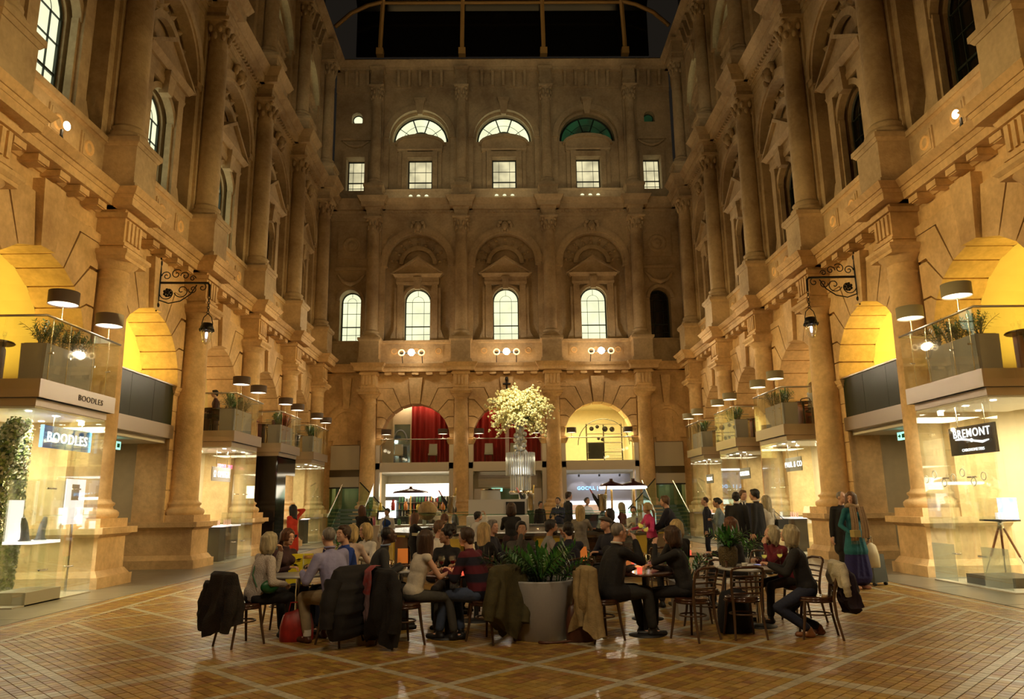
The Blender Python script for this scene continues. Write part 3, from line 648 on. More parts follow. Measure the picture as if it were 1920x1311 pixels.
def tub_chair(label,loc,rz,m=TUB,group=None):
    t=thing('tub_chair',label,'chair',loc,rz,group)
    obj('seat',MB().lathe([(.26,.10),(.30,.14),(.30,.40),(.27,.45)],(0,0),20),m,t)
    b=MB()
    def fn(u,v):
        a=PI*(.02+.96*u)+PI; th=math.sin(v*2*PI)*.035; rr=.33+.035*math.cos(v*2*PI); z=.12+(.42+.12*math.sin(PI*u))*(1)*(.5-.5*math.cos(v*2*PI)) 
        return (rr*math.cos(a),rr*math.sin(a),z)
    bb=MB()
    for k in range(14):
        a0,a1=PI+PI*k/14,PI+PI*(k+1)/14; h0,h1=.62+.2*math.sin(PI*k/14),.62+.2*math.sin(PI*(k+1)/14)
        p=[(r*math.cos(a),r*math.sin(a)) for r,a in ((.29,a0),(.36,a0),(.36,a1),(.29,a1))]
        bb.add([(x,y,.1) for x,y in p]+[(p[0][0],p[0][1],h0),(p[1][0],p[1][1],h0),(p[2][0],p[2][1],h1),(p[3][0],p[3][1],h1)],[(0,3,2,1),(4,5,6,7),(0,1,5,4),(1,2,6,5),(2,3,7,6),(3,0,4,7)],0)
    obj('backrest',bb,m,t)
    for sx in (-1,1):
        for sy in (-1,1): obj('leg',MB().cyl((sx*.18,sy*.18,0),(sx*.18,sy*.18,.12),.018),WOOD,t)
    return t
def glass_thing(name,label,sd,u,y,z,sizes): pass
SHADER=mat('lamp_shade_sand',(.33,.30,.20),.8)
BLUEP=mat('blue_sign_panel',(.02,.08,.4),.3,em=(.03,.16,.8),es=.55); LETW=mat('lit_letter',(1,1,1),.5,em=(.95,.97,1),es=1.5)
LETP=mat('pink_neon',(1,.2,.4),.5,em=(1,.16,.35),es=2.5); LETB=mat('blue_neon',(.2,.5,1),.5,em=(.25,.6,1),es=2)
DSIGN=mat('dark_sign_board',(.02,.018,.02),.35); GSIGN=mat('grey_sign_board',(.22,.21,.17),.4)
def pavilion(sd,i):
    u=ub(sd,BY[i]); W=sd+' side'; o_=ORD[i]; bl='left' if sd=='left' else 'right'
    loc=wl(sd,u,0); a=ang(sd)
    # balcony structure: slab, fascia, ceiling
    b=thing('balcony','%s steel-edged balcony slab over the %s-hand shopfronts'%(o_,bl),'balcony',loc,a)
    obj('fascia',MB().box(-HW,HW,FY-.03,FY,3.48,3.80).box(-HW,-HW+.03,-.3,FY-.03,3.48,3.80).box(HW-.03,HW,-.3,FY-.03,3.48,3.80),STEEL,b)
    obj('deck',MB().box(-HW+.03,HW-.03,-.3,FY-.03,3.6,3.78),mat('deck',(.1,.07,.05),.5),b)
    obj('lower_fascia',MB().box(-HW+.10,HW-.10,.0,FY-.10,3.34,3.48),STEEL,b)
    ceil=MB().box(-HW+.12,HW-.12,-.8,FY-.12,3.30,3.34); obj('soffit',ceil,WHITE,b)
    for k,(x,y) in enumerate(((-.8,.75),(0,.75),(.8,.75),(-.8,0),(.8,0))): obj('downlight',MB().lathe([(.05,3.285),(.05,3.298)],(x,y),12),SPOTL,b)
    # railing
    r=thing('glass_balustrade','clear glass balustrade with steel handrail around the %s %s balcony'%(o_,bl),'railing',loc,a)
    for x0,x1 in ((-HW+.02,-.42),(-.40,.40),(.42,HW-.02)): obj('glass_panel',MB().box(x0,x1,FY-.02,FY-.005,3.62,4.90),MGL,r)
    for s in (-1,1):
        for y0,y1 in ((-.2,.45),(.47,FY-.03)): obj('glass_panel',MB().box(s*HW-.008,s*HW+.008,y0,y1,3.62,4.90),MGL,r)
    obj('handrail',MB().tube([(-HW,-.2,4.92),(-HW,FY-.01,4.92),(HW,FY-.01,4.92),(HW,-.2,4.92)],.022,8),STEEL,r)
    for x in (-.95,-.41,.41,.95): obj('glass_clamp',MB().cyl((x,FY-.02,4.3),(x,FY-.10,4.3),.02).cyl((x,FY-.08,3.8),(x,FY-.08,4.92),.011),CHROME,r)
    # planter box with plants
    ps=1 if sd=='left' else -1      # far half of the balcony
    # wall frame u: left wall u=-Y so far is -u
    fu=-1 if sd=='left' else 1
    x0,x1=sorted((fu*-1.0,fu*.55))
    pl=thing('balcony_planter','grey rectangular planter of glossy green plants on the %s %s balcony'%(o_,bl),'planter',wl(sd,u,0,3.78),a)
    obj('box',MB().frus((x0,x1,.62,FY-.14),(x0,x1,.60,FY-.12),0,.70),GREYP,pl)
    obj('soil',MB().box(x0+.02,x1-.02,.64,FY-.16,.70,.71),mat('soil',(.03,.02,.012),.9),pl)
    for k in range(5):
        leafplant('p',.58,.34,13,i*10+k+(50 if sd=='left' else 0),pl,((x0+(k+.5)*(x1-x0)/5),.85,.68),lw=.034)
    # lamps on the rail
    n_=0
    for x,y in ((fu*-.80,FY-.04),(fu*.80,FY-.04)):
        n_+=1
        drum_lamp('rail_lamp','%s drum lamp on the %s balcony rail, %s of the pair'%('taupe' if sd=='left' else 'sand coloured',o_+' '+bl,'nearer' if n_==1 else 'farther'),wl(sd,u+x,y,4.93),.30 if n_==1 else .28,TAUPE if sd=='left' else SHADER,r=.255,group='drum lamps on the balcony rails')
    # furniture
    tub_chair('%s tub chair on the %s %s balcony'%('brown' if sd=='left' else 'rust red',o_,bl),wl(sd,u+fu*(-.75 if i==1 else .2),-.25,3.78),a+PI*.7,TUB if sd=='left' else TUBR,group='tub chairs on the balconies')
    tb=thing('balcony_table','round dark wooden table on the %s %s balcony'%(o_,bl),'table',wl(sd,u+fu*-.7,.30,3.78) if i!=1 else wl(sd,u-fu*.95,.1,3.78),a)
    obj('table_top',MB().lathe([(.30,.70),(.32,.715),(.30,.74)],(0,0),24),WOOD,tb); obj('pedestal',MB().lathe([(.2,0),(.2,.02),(.03,.05),(.03,.7)],(0,0),14),WOOD,tb)
    for k in range(5 if i==1 else 2):
        g=thing('wine_glass','empty stemmed glass %d in line on the %s %s balcony table'%(k+1,o_,bl) if 0 else 'stemmed glass set out on the %s %s balcony table'%(o_,bl),'glass',(tb.location.x+.16*math.cos(k*1.25),tb.location.y+.16*math.sin(k*1.25),3.78+.74),group='glasses on the %s %s balcony table'%(o_,bl))
        obj('bowl',MB().lathe([(.03,.0),(.03,.004),(.004,.01),(.004,.08),(.03,.11),(.036,.16),(.03,.19)],(0,0),10,cap=False),MT['clear_glass'],g)
    # glass box shop
    if (sd,i)!=('left',4):
        g=thing('glass_shopfront','%s clear glass shop box under the %s balconies'%(o_,bl),'shop window',loc,a)
        for x0_,x1_ in ((-HW+.10,-.40),(-.385,.385),(.40,HW-.10)): obj('glass_pane',MB().box(x0_,x1_,FY-.112,FY-.10,.02,3.32),MGL,g)
        for s in (-1,1):
            for y0,y1 in ((-.6,.22),(.24,FY-.12)): obj('glass_pane',MB().box(s*(HW-.10)-.006,s*(HW-.10)+.006,y0,y1,.02,3.32),MGL,g)
        obj('plinth',MB().box(-HW+.08,HW-.08,-.6,FY-.08,0,.02),mat('shop_floor',(.5,.46,.36),.3),g)
        for x in (-.39,.39):
            obj('glass_fin',MB().box(x-.005,x+.005,FY-.22,FY-.115,.02,3.32),MGL,g)
            for z in (.55,1.95): obj('patch_fitting',MB().cyl((x-.12,FY-.11,z),(x+.12,FY-.11,z),.016).cyl((x,FY-.11,z),(x,FY-.2,z),.012),CHROME,g)
    x,y,_=wl(sd,u,.2); e={1:190,3:120,4:80,5:70}[i]
    light('AREA',(x,y,3.26),e,NEUT,1.6,1.2,aim=(x,y,0))
    x,y,_=wl(sd,u,-2.8); light('AREA',(x,y,3.4),e*1.6,(1,.84,.52),2.2,2.2,aim=(x,y,0))
for sd in ('left','right'):
    for i in (1,3,4,5): pavilion(sd,i)
    u=ub(sd,BY[2]); W=walls[sd]; loc=wl(sd,u,0); a=ang(sd)
    g=thing('gallery_parapet','dark green glass gallery front over the %s passage beside the hanging lantern'%sd,'balustrade',loc,a)
    for x0,x1 in ((-1.78,-.6),(-.59,.59),(.6,1.78)): obj('glass_panel',MB().box(x0,x1,.02,.05,3.78,4.86),MT['dark_green_glass'],g)
    obj('backing',MB().box(-1.78,1.78,-.02,.0,3.78,4.80),mat('green_board',(.035,.05,.03),.5),g)
    obj('handrail',MB().box(-1.8,1.8,-.06,.08,4.86,4.90),STEEL,g); obj('fascia',MB().box(-1.8,1.8,-.1,.10,3.42,3.78),STEEL,g)
    obj('soffit',MB().box(-1.8,1.8,-2.6,-.1,3.3,3.42),WHITE,g)
    # passage: end wall with door, grille and exit sign
    d=thing('passage_door_wall','cream passage end wall with grey ventilation grille over a dark doorway, %s side'%sd,'wall',wl(sd,u,-2.2),a)
    obj('lining',MB().box(-1.8,-.95,-.1,0,0,3.3).box(.95,1.8,-.1,0,0,3.3).box(-.95,.95,-.1,0,2.2,3.3),CREAM,d)
    for k in range(9): obj('grille_slat',MB().box(-.85,.85,0,.04,2.36+k*.085,2.40+k*.085),STEEL,d)
    obj('door_leaf',MB().box(-.95,0,-.3,-.24,0,2.2),mat('door_bronze',(.16,.11,.06),.4),d); obj('door_frame',MB().box(-1.02,-.95,-.05,.04,0,2.27).box(.95,1.02,-.05,.04,0,2.27).box(-1.02,1.02,-.05,.04,2.2,2.27),WHITE,d)
    e=thing('exit_sign','small green and white exit sign hanging in the %s passage'%sd,'sign',wl(sd,u,-.5,3.02),a)
    obj('panel',MB().box(-.2,.2,-.02,.02,0,.2),mat('exit_sign',(.3,.8,.6),.5,em=(.35,.9,.7),es=1.2),e)
    obj('pictogram',MB().box(-.15,-.02,.021,.025,.05,.15).prism([(.03,.10),(.10,.04),(.10,.16)],.021,.025).box(.10,.16,.021,.025,.08,.12),mat('exit_dark',(.0,.12,.08),.5),e)
    obj('hanger',MB().cyl((0,0,.2),(0,0,.4),.008),CHROME,e)
    x,y,_=wl(sd,u,-1.2); light('AREA',(x,y,3.2),12,(1,.84,.55),1.2,1.2,aim=(x,y,0))
    # back bar of the gallery over the passage with bottles
    bb=thing('back_bar','lit back bar shelf unit in the yellow arch of the %s gallery'%sd,'shelf',wl(sd,u-(.9 if sd=='left' else -.9)*-1,-.9,3.78),a)
    obj('back_panel',MB().box(-.5,.5,-.5,-.45,.9,2.0),GLOWW,bb); obj('top_board',MB().box(-.62,.62,-.55,.25,2.0,2.08),STEEL,bb); obj('counter',MB().box(-.9,.9,-.4,.5,.0,1.12),WOOD,bb)
    cols=[('green glass',(.02,.16,.05)),('blue glass',(.02,.06,.4)),('amber',(.35,.14,.02)),('dark wine',(.05,.01,.01)),('clear pale',(.6,.62,.5)),('teal glass',(.02,.25,.22)),('gold foil',(.6,.42,.1))]
    for k,(cn,cc) in enumerate(cols):
        lx=-.5+k*.16; q=MB().lathe([(.045,0),(.047,.18),(.02,.25),(.016,.33),(.019,.34)],(0,0),12)
        x,y,_=wl(sd,u+(.9 if sd=='left' else -.9)+lx,-.55,0)
        t=tag(obj('bottle',q,mat('bottle_'+cn.split()[0],cc,.1),loc=(x,y,3.78+1.12)),'%s bottle on the %s gallery back bar'%(cn,sd),'bottle','bottles on the %s gallery back bar'%sd)
        obj('cap',MB().lathe([(.02,.34),(.02,.37)],(0,0),8),BLACK,t)
    # wrought iron bracket with hanging glass lantern
    k_=thing('bracket_lantern','black scrollwork iron bracket with a glass lantern on the %s wall'%sd,'lantern',wl(sd,u,.20,0),a)
    arm=MB().tube([(0,0,6.55),(0,.02,6.9),(0,.0,7.1),(0,.02,7.55),(0,.02,8.0)],[.02,.04,.06,.045,.02],8).tube([(0,0,7.32),(0,1.28,7.30),(0,1.33,7.24),(0,1.34,6.95)],.032,8)
    arm.ell((0,.02,6.72),(.06,.06,.07),8,6).ell((0,.02,7.85),(.05,.05,.09),8,6)
    obj('bracket_arm',arm,IRON,k_)
    def spiral(cy,cz,r0,t0,turns,dirn,rr=.013,r1=.02):
        return MB().tube([(0,cy+(r0+(r1-r0)*t)*math.cos(t0+dirn*turns*2*PI*t),cz+(r0+(r1-r0)*t)*math.sin(t0+dirn*turns*2*PI*t)) for t in [q/26 for q in range(27)]],rr,5)
    for (cy,cz,r0,t0,tn,dr) in ((.25,7.05,.21,PI,1.2,1),(.25,7.05,.13,0,1.1,-1),(.62,7.10,.20,PI*1.1,1.3,1),(.20,7.50,.13,PI,1.4,-1),(.45,7.55,.14,PI*.2,1.3,1),(.68,7.50,.12,PI,1.2,-1),(.88,7.43,.08,0,1.3,1),(1.15,7.18,.11,PI*.5,1.1,-1),(.9,7.14,.12,PI,1.2,1)):
        obj('scroll',spiral(cy,cz,r0,t0,tn,dr),IRON,k_)
    obj('scroll',MB().tube([(0,.05,6.85),(0,.3,6.76),(0,.6,6.82),(0,.85,7.0),(0,1.0,7.25)],.016,5),IRON,k_)
    fl=MB().ell((0,.25,7.05),(.04,.05,.05),8,5)
    for q in range(7): fl.ell((0,.25+.085*math.cos(q*.9),7.05+.085*math.sin(q*.9)),(.015,.04,.04),6,4)
    obj('rosette',fl,IRON,k_)
    ch=MB()
    for q in range(7): ch.tube([(.03*math.cos(t)*(q%2),1.34+.03*math.cos(t)*(1-q%2),6.90-q*.065+.04*math.sin(t)) for t in [2*PI*z/10 for z in range(10)]],.010,4,close=True)
    obj('chain',ch,IRON,k_)
    obj('yoke',MB().tube([(0,1.34,6.48),(0,1.24,6.38),(0,1.20,6.22),(0,1.20,6.1)],.012,5).tube([(0,1.34,6.48),(0,1.44,6.38),(0,1.48,6.22),(0,1.48,6.1)],.012,5),IRON,k_)
    cr=MB().lathe([(.04,6.24),(.12,6.22),(.16,6.12),(.17,6.06),(.15,6.03)],(0,1.34),18)
    for q in range(12): cr.ell((.17*math.cos(q*PI/6),1.34+.17*math.sin(q*PI/6),6.04),(.022,.022,.04),6,4)
    obj('crown',cr,IRON,k_)
    obj('glass_bowl',MB().lathe([(.13,6.04),(.135,5.92),(.12,5.80),(.07,5.70),(.01,5.66)],(0,1.34),20,cap=False),MGL,k_)
    obj('bulb',MB().lathe([(.03,5.98),(.035,5.90),(.02,5.82)],(0,1.34),10),mat('lantern_bulb',(.9,.9,1),.4,em=(.75,.82,1),es=2.5),k_)
# signs and contents of the shops -------------------------------------
def sign(sd,u,y,z,w_,h,board,txt,size,lm,name,label,tilt=0,sx=1,extra=None,ap=0,bold=0):
    t=thing(name,label,'sign',wl(sd,u,y,z),ang(sd)+ap)
    obj('board',MB().box(-w_/2,w_/2,-.03,0,-h/2,h/2),board,t)
    if txt: text(txt,size,lm,t,(0,.004,-size*.35+(extra or 0)),(PI/2,0,PI),ext=.006,sx=sx,bold=bold)
    for s in (-1,1): obj('hanger',MB().cyl((s*w_*.3,-.015,h/2),(s*w_*.3,-.015,3.3-z),.008),CHROME,t)
    return t
# left nearest: jeweller's glass box
u=ub('left',BY[1])
sign('left',u-.25,.88,2.88,1.55,.40,MGG,'BOODLES',.26,LETW,'illuminated_sign','blue glowing BOODLES sign with white letters inside the nearest left glass box',sx=1.05,bold=.002)
o=obj('sign_glow',MB().box(-.78,.78,-.05,-.035,-.2,.2),BLUEP); o.parent=bpy.data.objects['illuminated_sign']
for k,(x,z) in enumerate(((-.78,0),(.78,0))): obj('sign_edge',MB().box(x-.006,x+.006,-.05,.01,-.2,.2),LETB,bpy.data.objects['illuminated_sign'])
t=tag(text('BOODLES',.155,mat('etched_letter',(.06,.05,.045),.5),None,wl('left',u-.35,FY+.004,3.58),(PI/2,0,ang('left')+PI),name='etched_lettering',sx=1.15),'dark BOODLES letters fixed on the steel fascia of the nearest left balcony','lettering')
TOP=mat('topiary_leaf',(.30,.36,.10),.5,noise=.7,ns=12,c2=(.05,.09,.02)); TOPW=mat('topiary_pale',(.55,.52,.38),.6,noise=.5,ns=14,c2=(.12,.13,.05))
def topiary(label,pts,r,n,seed,m):
    t=thing('ivy_column',label,'plant',(0,0,0)); q=random.Random(seed); lf=MB(); P_=[Vector(p) for p in pts]
    obj('stem',MB().tube(P_,r*.55,8),LEAFD,t)
    for k in range(n):
        s=q.random()*(len(P_)-1); i0=min(int(s),len(P_)-2); c=P_[i0].lerp(P_[i0+1],s-i0); a=q.uniform(0,2*PI); rr=r*q.uniform(.75,1.15)
        d=Vector((math.cos(a),math.sin(a),q.uniform(-.4,.5))); p=c+d*rr; e1=d.orthogonal().normalized()*q.uniform(.02,.045); e2=d.cross(e1).normalized()*q.uniform(.02,.045)
        lf.add([p-e1,p+e2+d*.02,p+e1,p-e2+d*.02],[(0,1,2),(0,2,3)],q.random()<.4)
    obj('foliage',lf,[TOP,TOPW],t,kind='stuff')
topiary('leafy ivy column curving up at the front of the BOODLES glass box',[(-8.75,12.55,.02),(-8.72,12.6,1.2),(-8.75,12.7,2.2),(-8.8,12.95,2.9),(-8.8,13.2,3.1)],.15,2400,1,MB)
topiary('taller pale ivy column at the outer left edge of the BOODLES glass box',[(-9.1,12.3,.02),(-9.0,12.3,1.3),(-9.1,12.25,2.4),(-9.2,12.0,3.1)],.14,1900,2,MB)
topiary('dark ivy column standing behind the necklace display case',[(-9.2,13.8,.02),(-9.15,13.8,1.0),(-9.2,13.85,3.1)],.16,2200,3,MB)
DISP=mat('display_white',(.95,.88,.85),.5,em=(1,.9,.92),es=1.0); BUST=mat('grey_bust',(.22,.22,.23),.6)
t=thing('display_case','tall glass necklace display case with pale pink shelf in the BOODLES box','display case',(-8.55,13.5,0),-PI/2)
obj('shelf',MB().box(-.42,.42,-.25,.25,1.0,1.05),DISP,t); obj('back_card',MB().box(-.38,-.05,-.24,-.2,1.05,1.75) if 0 else MB().box(.02,.38,-.24,-.2,1.05,1.75),DISP,t)
for a_ in ((-.42,.42,.24,.25),(-.42,.42,-.25,-.24)): obj('glass_panel',MB().box(*a_,0.02,2.1),MGL,t)
for x in (-.42,.41): obj('glass_panel',MB().box(x,x+.01,-.25,.25,.02,2.1),MGL,t)
obj('plinth',MB().box(-.5,.5,-.3,.3,0,.22),mat('stone_plinth',(.45,.42,.32),.5),t)
for nme,x,s in (('leaning',.22,1),('upright',-.22,-1)):
    bt=thing('necklace_bust','grey %s neck form on the necklace display shelf'%nme,'bust',(-8.55,13.5-x,1.05),-PI/2)
    obj('neck_form',MB().tube([(0,0,0),(0,0,.05),(.02*s,0,.18),(.06*s,0,.30),(.10*s,0,.40)],[.09,.07,.06,.055,.03],12),BUST,bt); obj('base',MB().lathe([(.10,0),(.10,.02)],(0,0),14),BUST,bt)
t=thing('window_display_board','white display boards with a tan lampshade picture at the far end of the BOODLES box','display',(-8.5,14.6,1.3),-PI/2)
obj('board',MB().box(-.32,.32,-.02,0,0,.85),DISP,t); obj('picture',MB().box(-.1,.14,0,.01,.45,.75),mat('tan_card',(.5,.33,.15),.6),t); obj('stand',MB().box(-.03,.03,-.02,.0,-1.3,0),CHROME,t)
# right nearest: watch shop
u=ub('right',BY[1])
t=sign('right',u-.40,.98,2.62,1.35,.52,DSIGN,'BREMONT',.215,LETW,'shop_sign','black hanging BREMONT sign with white letters and propeller mark in the nearest right glass box',extra=.135,bold=.002)
obj('propeller_mark',MB().tube([(-.48,.006,-.03),(-.3,.006,-.055),(-.05,.006,-.02),(0,.006,0),(.05,.006,.0),(.3,.006,.035),(.48,.006,.03)],[.012,.024,.018,.032,.018,.024,.012],8).ell((0,.008,-.01),(.035,.02,.035),8,5),LETW,t)
text('CHRONOMETERS',.075,LETW,t,(0,.004,-.2),(PI/2,0,PI))
def tripod(label,loc,rz):
    t=thing('tripod',label,'tripod',loc,rz)
    TW=mat('tripod_wood',(.30,.11,.04),.4)
    for k,a_ in enumerate((PI/2,PI/2+2.1,PI/2-2.1)):
        c,s=math.cos(a_),math.sin(a_); obj('leg',MB().cyl((c*.05,s*.05,1.0),(c*.26,s*.26,.5),.020),TW,t); obj('leg_foot',MB().cyl((c*.25,s*.25,.52),(c*.42,s*.42,.17),.012),CHROME,t)
    obj('head',MB().lathe([(.05,.98),(.06,1.02),(.04,1.10),(.1,1.12)],(0,0),12),CHROME,t)
    obj('base_block',MB().box(-.5,.5,-.45,.45,0,.17),BLACK,t)
    return t
x,y,_=wl('right',u-.05,.45)
tripod('wooden surveyor style tripod carrying a lit watch display box',(x,y,.02),ang('right'))
t=thing('watch_display','small glass watch display box glowing white and blue on the tripod','display',(x,y,1.15),ang('right'))
obj('tray',MB().box(-.28,.28,-.2,.2,0,.03),BLACK,t); obj('backdrop',MB().box(-.26,.26,-.19,-.17,.03,.42),mat('watch_poster',(.1,.3,.8),.4,noise=1,ns=5,c2=(.9,.9,1),em=(.5,.65,1),es=1.2),t)
obj('glass_cover',MB().box(-.28,.28,.19,.2,.03,.42),MGL,t)
for k in range(4): obj('card',MB().box(-.2+k*.11,-.13+k*.11,-.1,-.06,.03,.15),DISP,t)
t=thing('display_shelves','bright glass shelves of watch boxes at the near end of the BREMONT box','shelf',wl('right',u-.95,-.1,0),ang('right'))
obj('back_panel',MB().box(-.3,.5,-.3,-.26,.9,2.9),mat('bright_panel',(1,.95,.7),.5,em=(1,.93,.62),es=1.3),t)
for z in (1.15,1.5,1.85): obj('shelf_board',MB().box(-.3,.5,-.26,.2,z,z+.02),CHROME,t)
for k,(x_,z) in enumerate(((-.15,1.17),(.1,1.17),(.35,1.17),(-.1,1.52),(.2,1.52),(.0,1.87))):
    xx,yy,_=wl('right',u-.95+x_,0,0); tag(obj('watch_box',MB().box(-.07,.07,-.06,.06,0,.12).box(-.05,.05,.06,.065,.02,.10),[BLACK],loc=(xx,yy,z),rz=ang('right')),'small dark watch box on the bright glass shelves','box','watch boxes in the BREMONT window')
# decals on the glass, as frosted rings
t=thing('window_decals','row of small frosted gear shaped rings on the BREMONT glass','decal',wl('right',u,FY-.095,0),ang('right'))
for k in range(7):
    x_=1.05-k*.3; z=1.95+.1*math.sin(k*2.1); obj('ring_decal',MB().tube([(x_+.07*math.cos(q),0,z+.07*math.sin(q)) for q in [2*PI*w_/14 for w_ in range(14)]],.008,4,close=True),mat('frost',(.8,.85,.8),.6),t)
t=thing('frosted_base','frosted lower band on the BREMONT glass','glass panel',wl('right',u,FY-.09,0),ang('right'))
obj('frosted_panel',MB().box(-HW+.12,-.4,0,.004,.05,.72),MT['frosted_glass'],t); obj('frosted_panel',MB().box(.4,HW-.12,0,.004,.05,.72),MT['frosted_glass'],t)
# the other signs
sign('left',ub('left',BY[3])+.35,.55,2.55,1.5,.42,mat('pale_sign_band',(.8,.75,.8),.4),'Ω OMEGA',.26,LETW,'shop_sign','white omega sign in the second glass box on the left')
text('THEO FENNELL',.17,LETP,thing('neon_sign','pink neon THEO FENNELL lettering in the second left glass box','sign',wl('left',ub('left',BY[3])-.55,.3,2.78),ang('left')),(0,0,0),(PI/2,0,0))
sign('right',ub('right',BY[3])-.25,.6,2.65,1.25,.42,GSIGN,'PAUL & CO',.24,LETW,'shop_sign','grey hanging sign with bright white letters in the second right glass box')
text('CAR',.26,LETW,thing('lit_lettering','white CAR letters set wide apart in the second right shop','sign',wl('right',ub('right',BY[3])-.9,-.2,2.15),ang('right')),(0,0,0),(PI/2,0,0),sx=1.8)
sign('right',ub('right',BY[4])-.2,.6,2.55,1.15,.40,GSIGN,'GALLERIA',.22,LETW,'shop_sign','grey hanging sign in the third right glass box',bold=.002)
sign('right',ub('right',BY[5])-.1,.6,2.5,1.05,.38,GSIGN,'LULU G',.22,LETW,'shop_sign','grey hanging sign in the farthest right glass box',bold=.002)
# black shopfront of third left bay
t=thing('black_shopfront','black lacquered shopfront panel with a half lit doorway on the left side','shopfront',wl('left',ub('left',BY[4]),0),ang('left'))
obj('panel',MB().box(.05,HW-.1,FY-.35,FY-.12,0,3.34),mat('black_lacquer',(.008,.007,.008),.08),t); obj('side_panel',MB().box(HW-.14,HW-.08,-.5,FY-.12,0,3.34),mat('black_lacquer',(0,0,0)),t)
obj('lintel',MB().box(-HW+.1,.05,FY-.35,FY-.12,2.7,3.34),mat('black_lacquer',(0,0,0)),t)
# display tables in second left shop
def display_table(label,loc,rz,w_=.7):
    t=thing('display_table',label,'table',loc,rz)
    obj('table_top',MB().box(-w_/2,w_/2,-.3,.3,.98,1.02),DISP,t); obj('plinth',MB().box(-w_/2+.05,w_/2-.05,-.25,.25,0,.98),BLACK,t); obj('glass_cover',MB().box(-w_/2,w_/2,.29,.30,1.02,1.4),MGL,t)
    for k in range(4): obj('ring_stand',MB().lathe([(.03,1.02),(.02,1.08),(.025,1.14),(.005,1.18)],(-w_*.35+k*w_*.22,0),8),mat('pink_velvet',(.8,.45,.4),.6),t)
for k,x_ in enumerate((-.35,.55)): display_table('glowing topped jewellery display table in the second left glass box, %s one'%('farther' if k==0 else 'nearer'),wl('left',ub('left',BY[3])+x_,.55,.02),ang('left'),.75)
for sd,i,lb in (('left',5,'farthest left'),('right',3,'second right'),('right',4,'third right'),('right',5,'farthest right')): display_table('lit display table inside the %s glass box'%lb,wl(sd,ub(sd,BY[i])+.3,.5,.02),ang(sd),.8)
# white table lamp and desk in the second right shop
x,y,_=wl('right',ub('right',BY[3])-1.0,-1.2,0)
t=thing('desk','pale desk with dark edge carrying a white lamp in the second right shop','desk',(x,y,0),ang('right'))
obj('desk_top',MB().box(-.6,.6,-.35,.35,.72,.76),WHITE,t); obj('apron',MB().box(-.58,.58,-.33,.33,.6,.72),mat('slate',(.05,.07,.09),.5),t)
for sx_ in (-1,1):
    for sy in (-1,1): obj('leg',MB().cyl((sx_*.55,sy*.3,0),(sx_*.55,sy*.3,.6),.02),WOOD,t)
t=thing('table_lamp','glowing white table lamp on the pale desk','lamp',(x,y,.76)); obj('body',MB().lathe([(.09,0),(.07,.1),(.06,.3)],(0,0),14),mat('lamp_white',(1,1,1),.5,em=(1,.95,.8),es=3),t); obj('lamp_shade',MB().lathe([(.22,.28),(.15,.58)],(0,0),18),mat('lamp_white',(1,1,1)),t)

# ================================================================== END WALL: arch interiors, stairs
YB_=37.48
def ibox(name,label,cat,x,y,z,**k): return thing(name,label,cat,(x,y,z),0,**k)
RED=mat('red_velvet',(.36,.02,.012),.75)
for i,(x,nm) in enumerate(((-S,'left'),(0,'middle'),(S,'right'))):
    # landing and rail of the upper level
    t=thing('gallery_balcony','steel edged gallery floor across the %s arch of the end wall'%nm,'balcony',(x,YB_,0))
    obj('fascia',MB().box(-1.72,1.72,-.35,-.25,3.15,3.62),STEEL,t); obj('deck',MB().box(-2.3,2.3,-.25,6,3.3,3.6),STEEL,t); obj('soffit',MB().box(-2.3,2.3,-.1,6,3.2,3.3),WHITE,t)
    r=thing('glass_balustrade','clear glass balustrade with steel rail across the %s arch'%nm,'railing',(x,YB_,0))
    for x0,x1 in ((-1.7,-.58),(-.56,.56),(.58,1.7)): obj('glass_panel',MB().box(x0,x1,-.33,-.32,3.6,4.75),MGL,r)
    obj('handrail',MB().cyl((-1.72,-.325,4.77),(1.72,-.325,4.77),.025),STEEL,r)
    for k,s in enumerate((-1,1)):
        drum_lamp('rail_lamp','taupe drum lamp on the %s end wall arch rail, %s one'%(nm,'left' if s<0 else 'right'),(x+s*1.42,YB_-.325,4.79),.22,r=.25,h=.26,group='drum lamps on the end wall rails')
    w_=obj('arch_room_walls',MB().box(-2.33,-2.25,.85,6,0,7).box(2.25,2.33,.85,6,0,7).box(-2.3,2.3,6,6.1,0,7).box(-2.3,2.3,.85,6,6.9,7.0),CREAM,loc=(x,YB_,0)); tag(w_,'cream walls of the room behind the %s arch'%nm,'wall',kind='structure')
    for s in (-1,1):
        sp=thing('steel_pier','brushed steel pier lining the %s jamb of the %s arch'%('left' if s<0 else 'right',nm),'pier',(x+s*1.9,YB_-.2,0)); obj('cladding',MB().box(-.17,.17,-.05,.1,0,4.5),STEEL,sp); obj('impost_scroll',MB().lay(.2,-.1,.1,[(4.5,0),(4.6,.06),(4.6,.06),(4.75,.1)]),ST,sp)
    light('AREA',(x,YB_+1.6,6.75),[110,110,800][i],[(1,.8,.55),(1,.7,.5),(1,.85,.35)][i],2.4,2.4,aim=(x,YB_+1.6,0))
    light('AREA',(x,YB_+1.6,3.15),[70,18,60][i],[(1,.85,.6),(1,.85,.6),(.95,.95,1)][i],2.8,2.8,aim=(x,YB_+1.6,0))
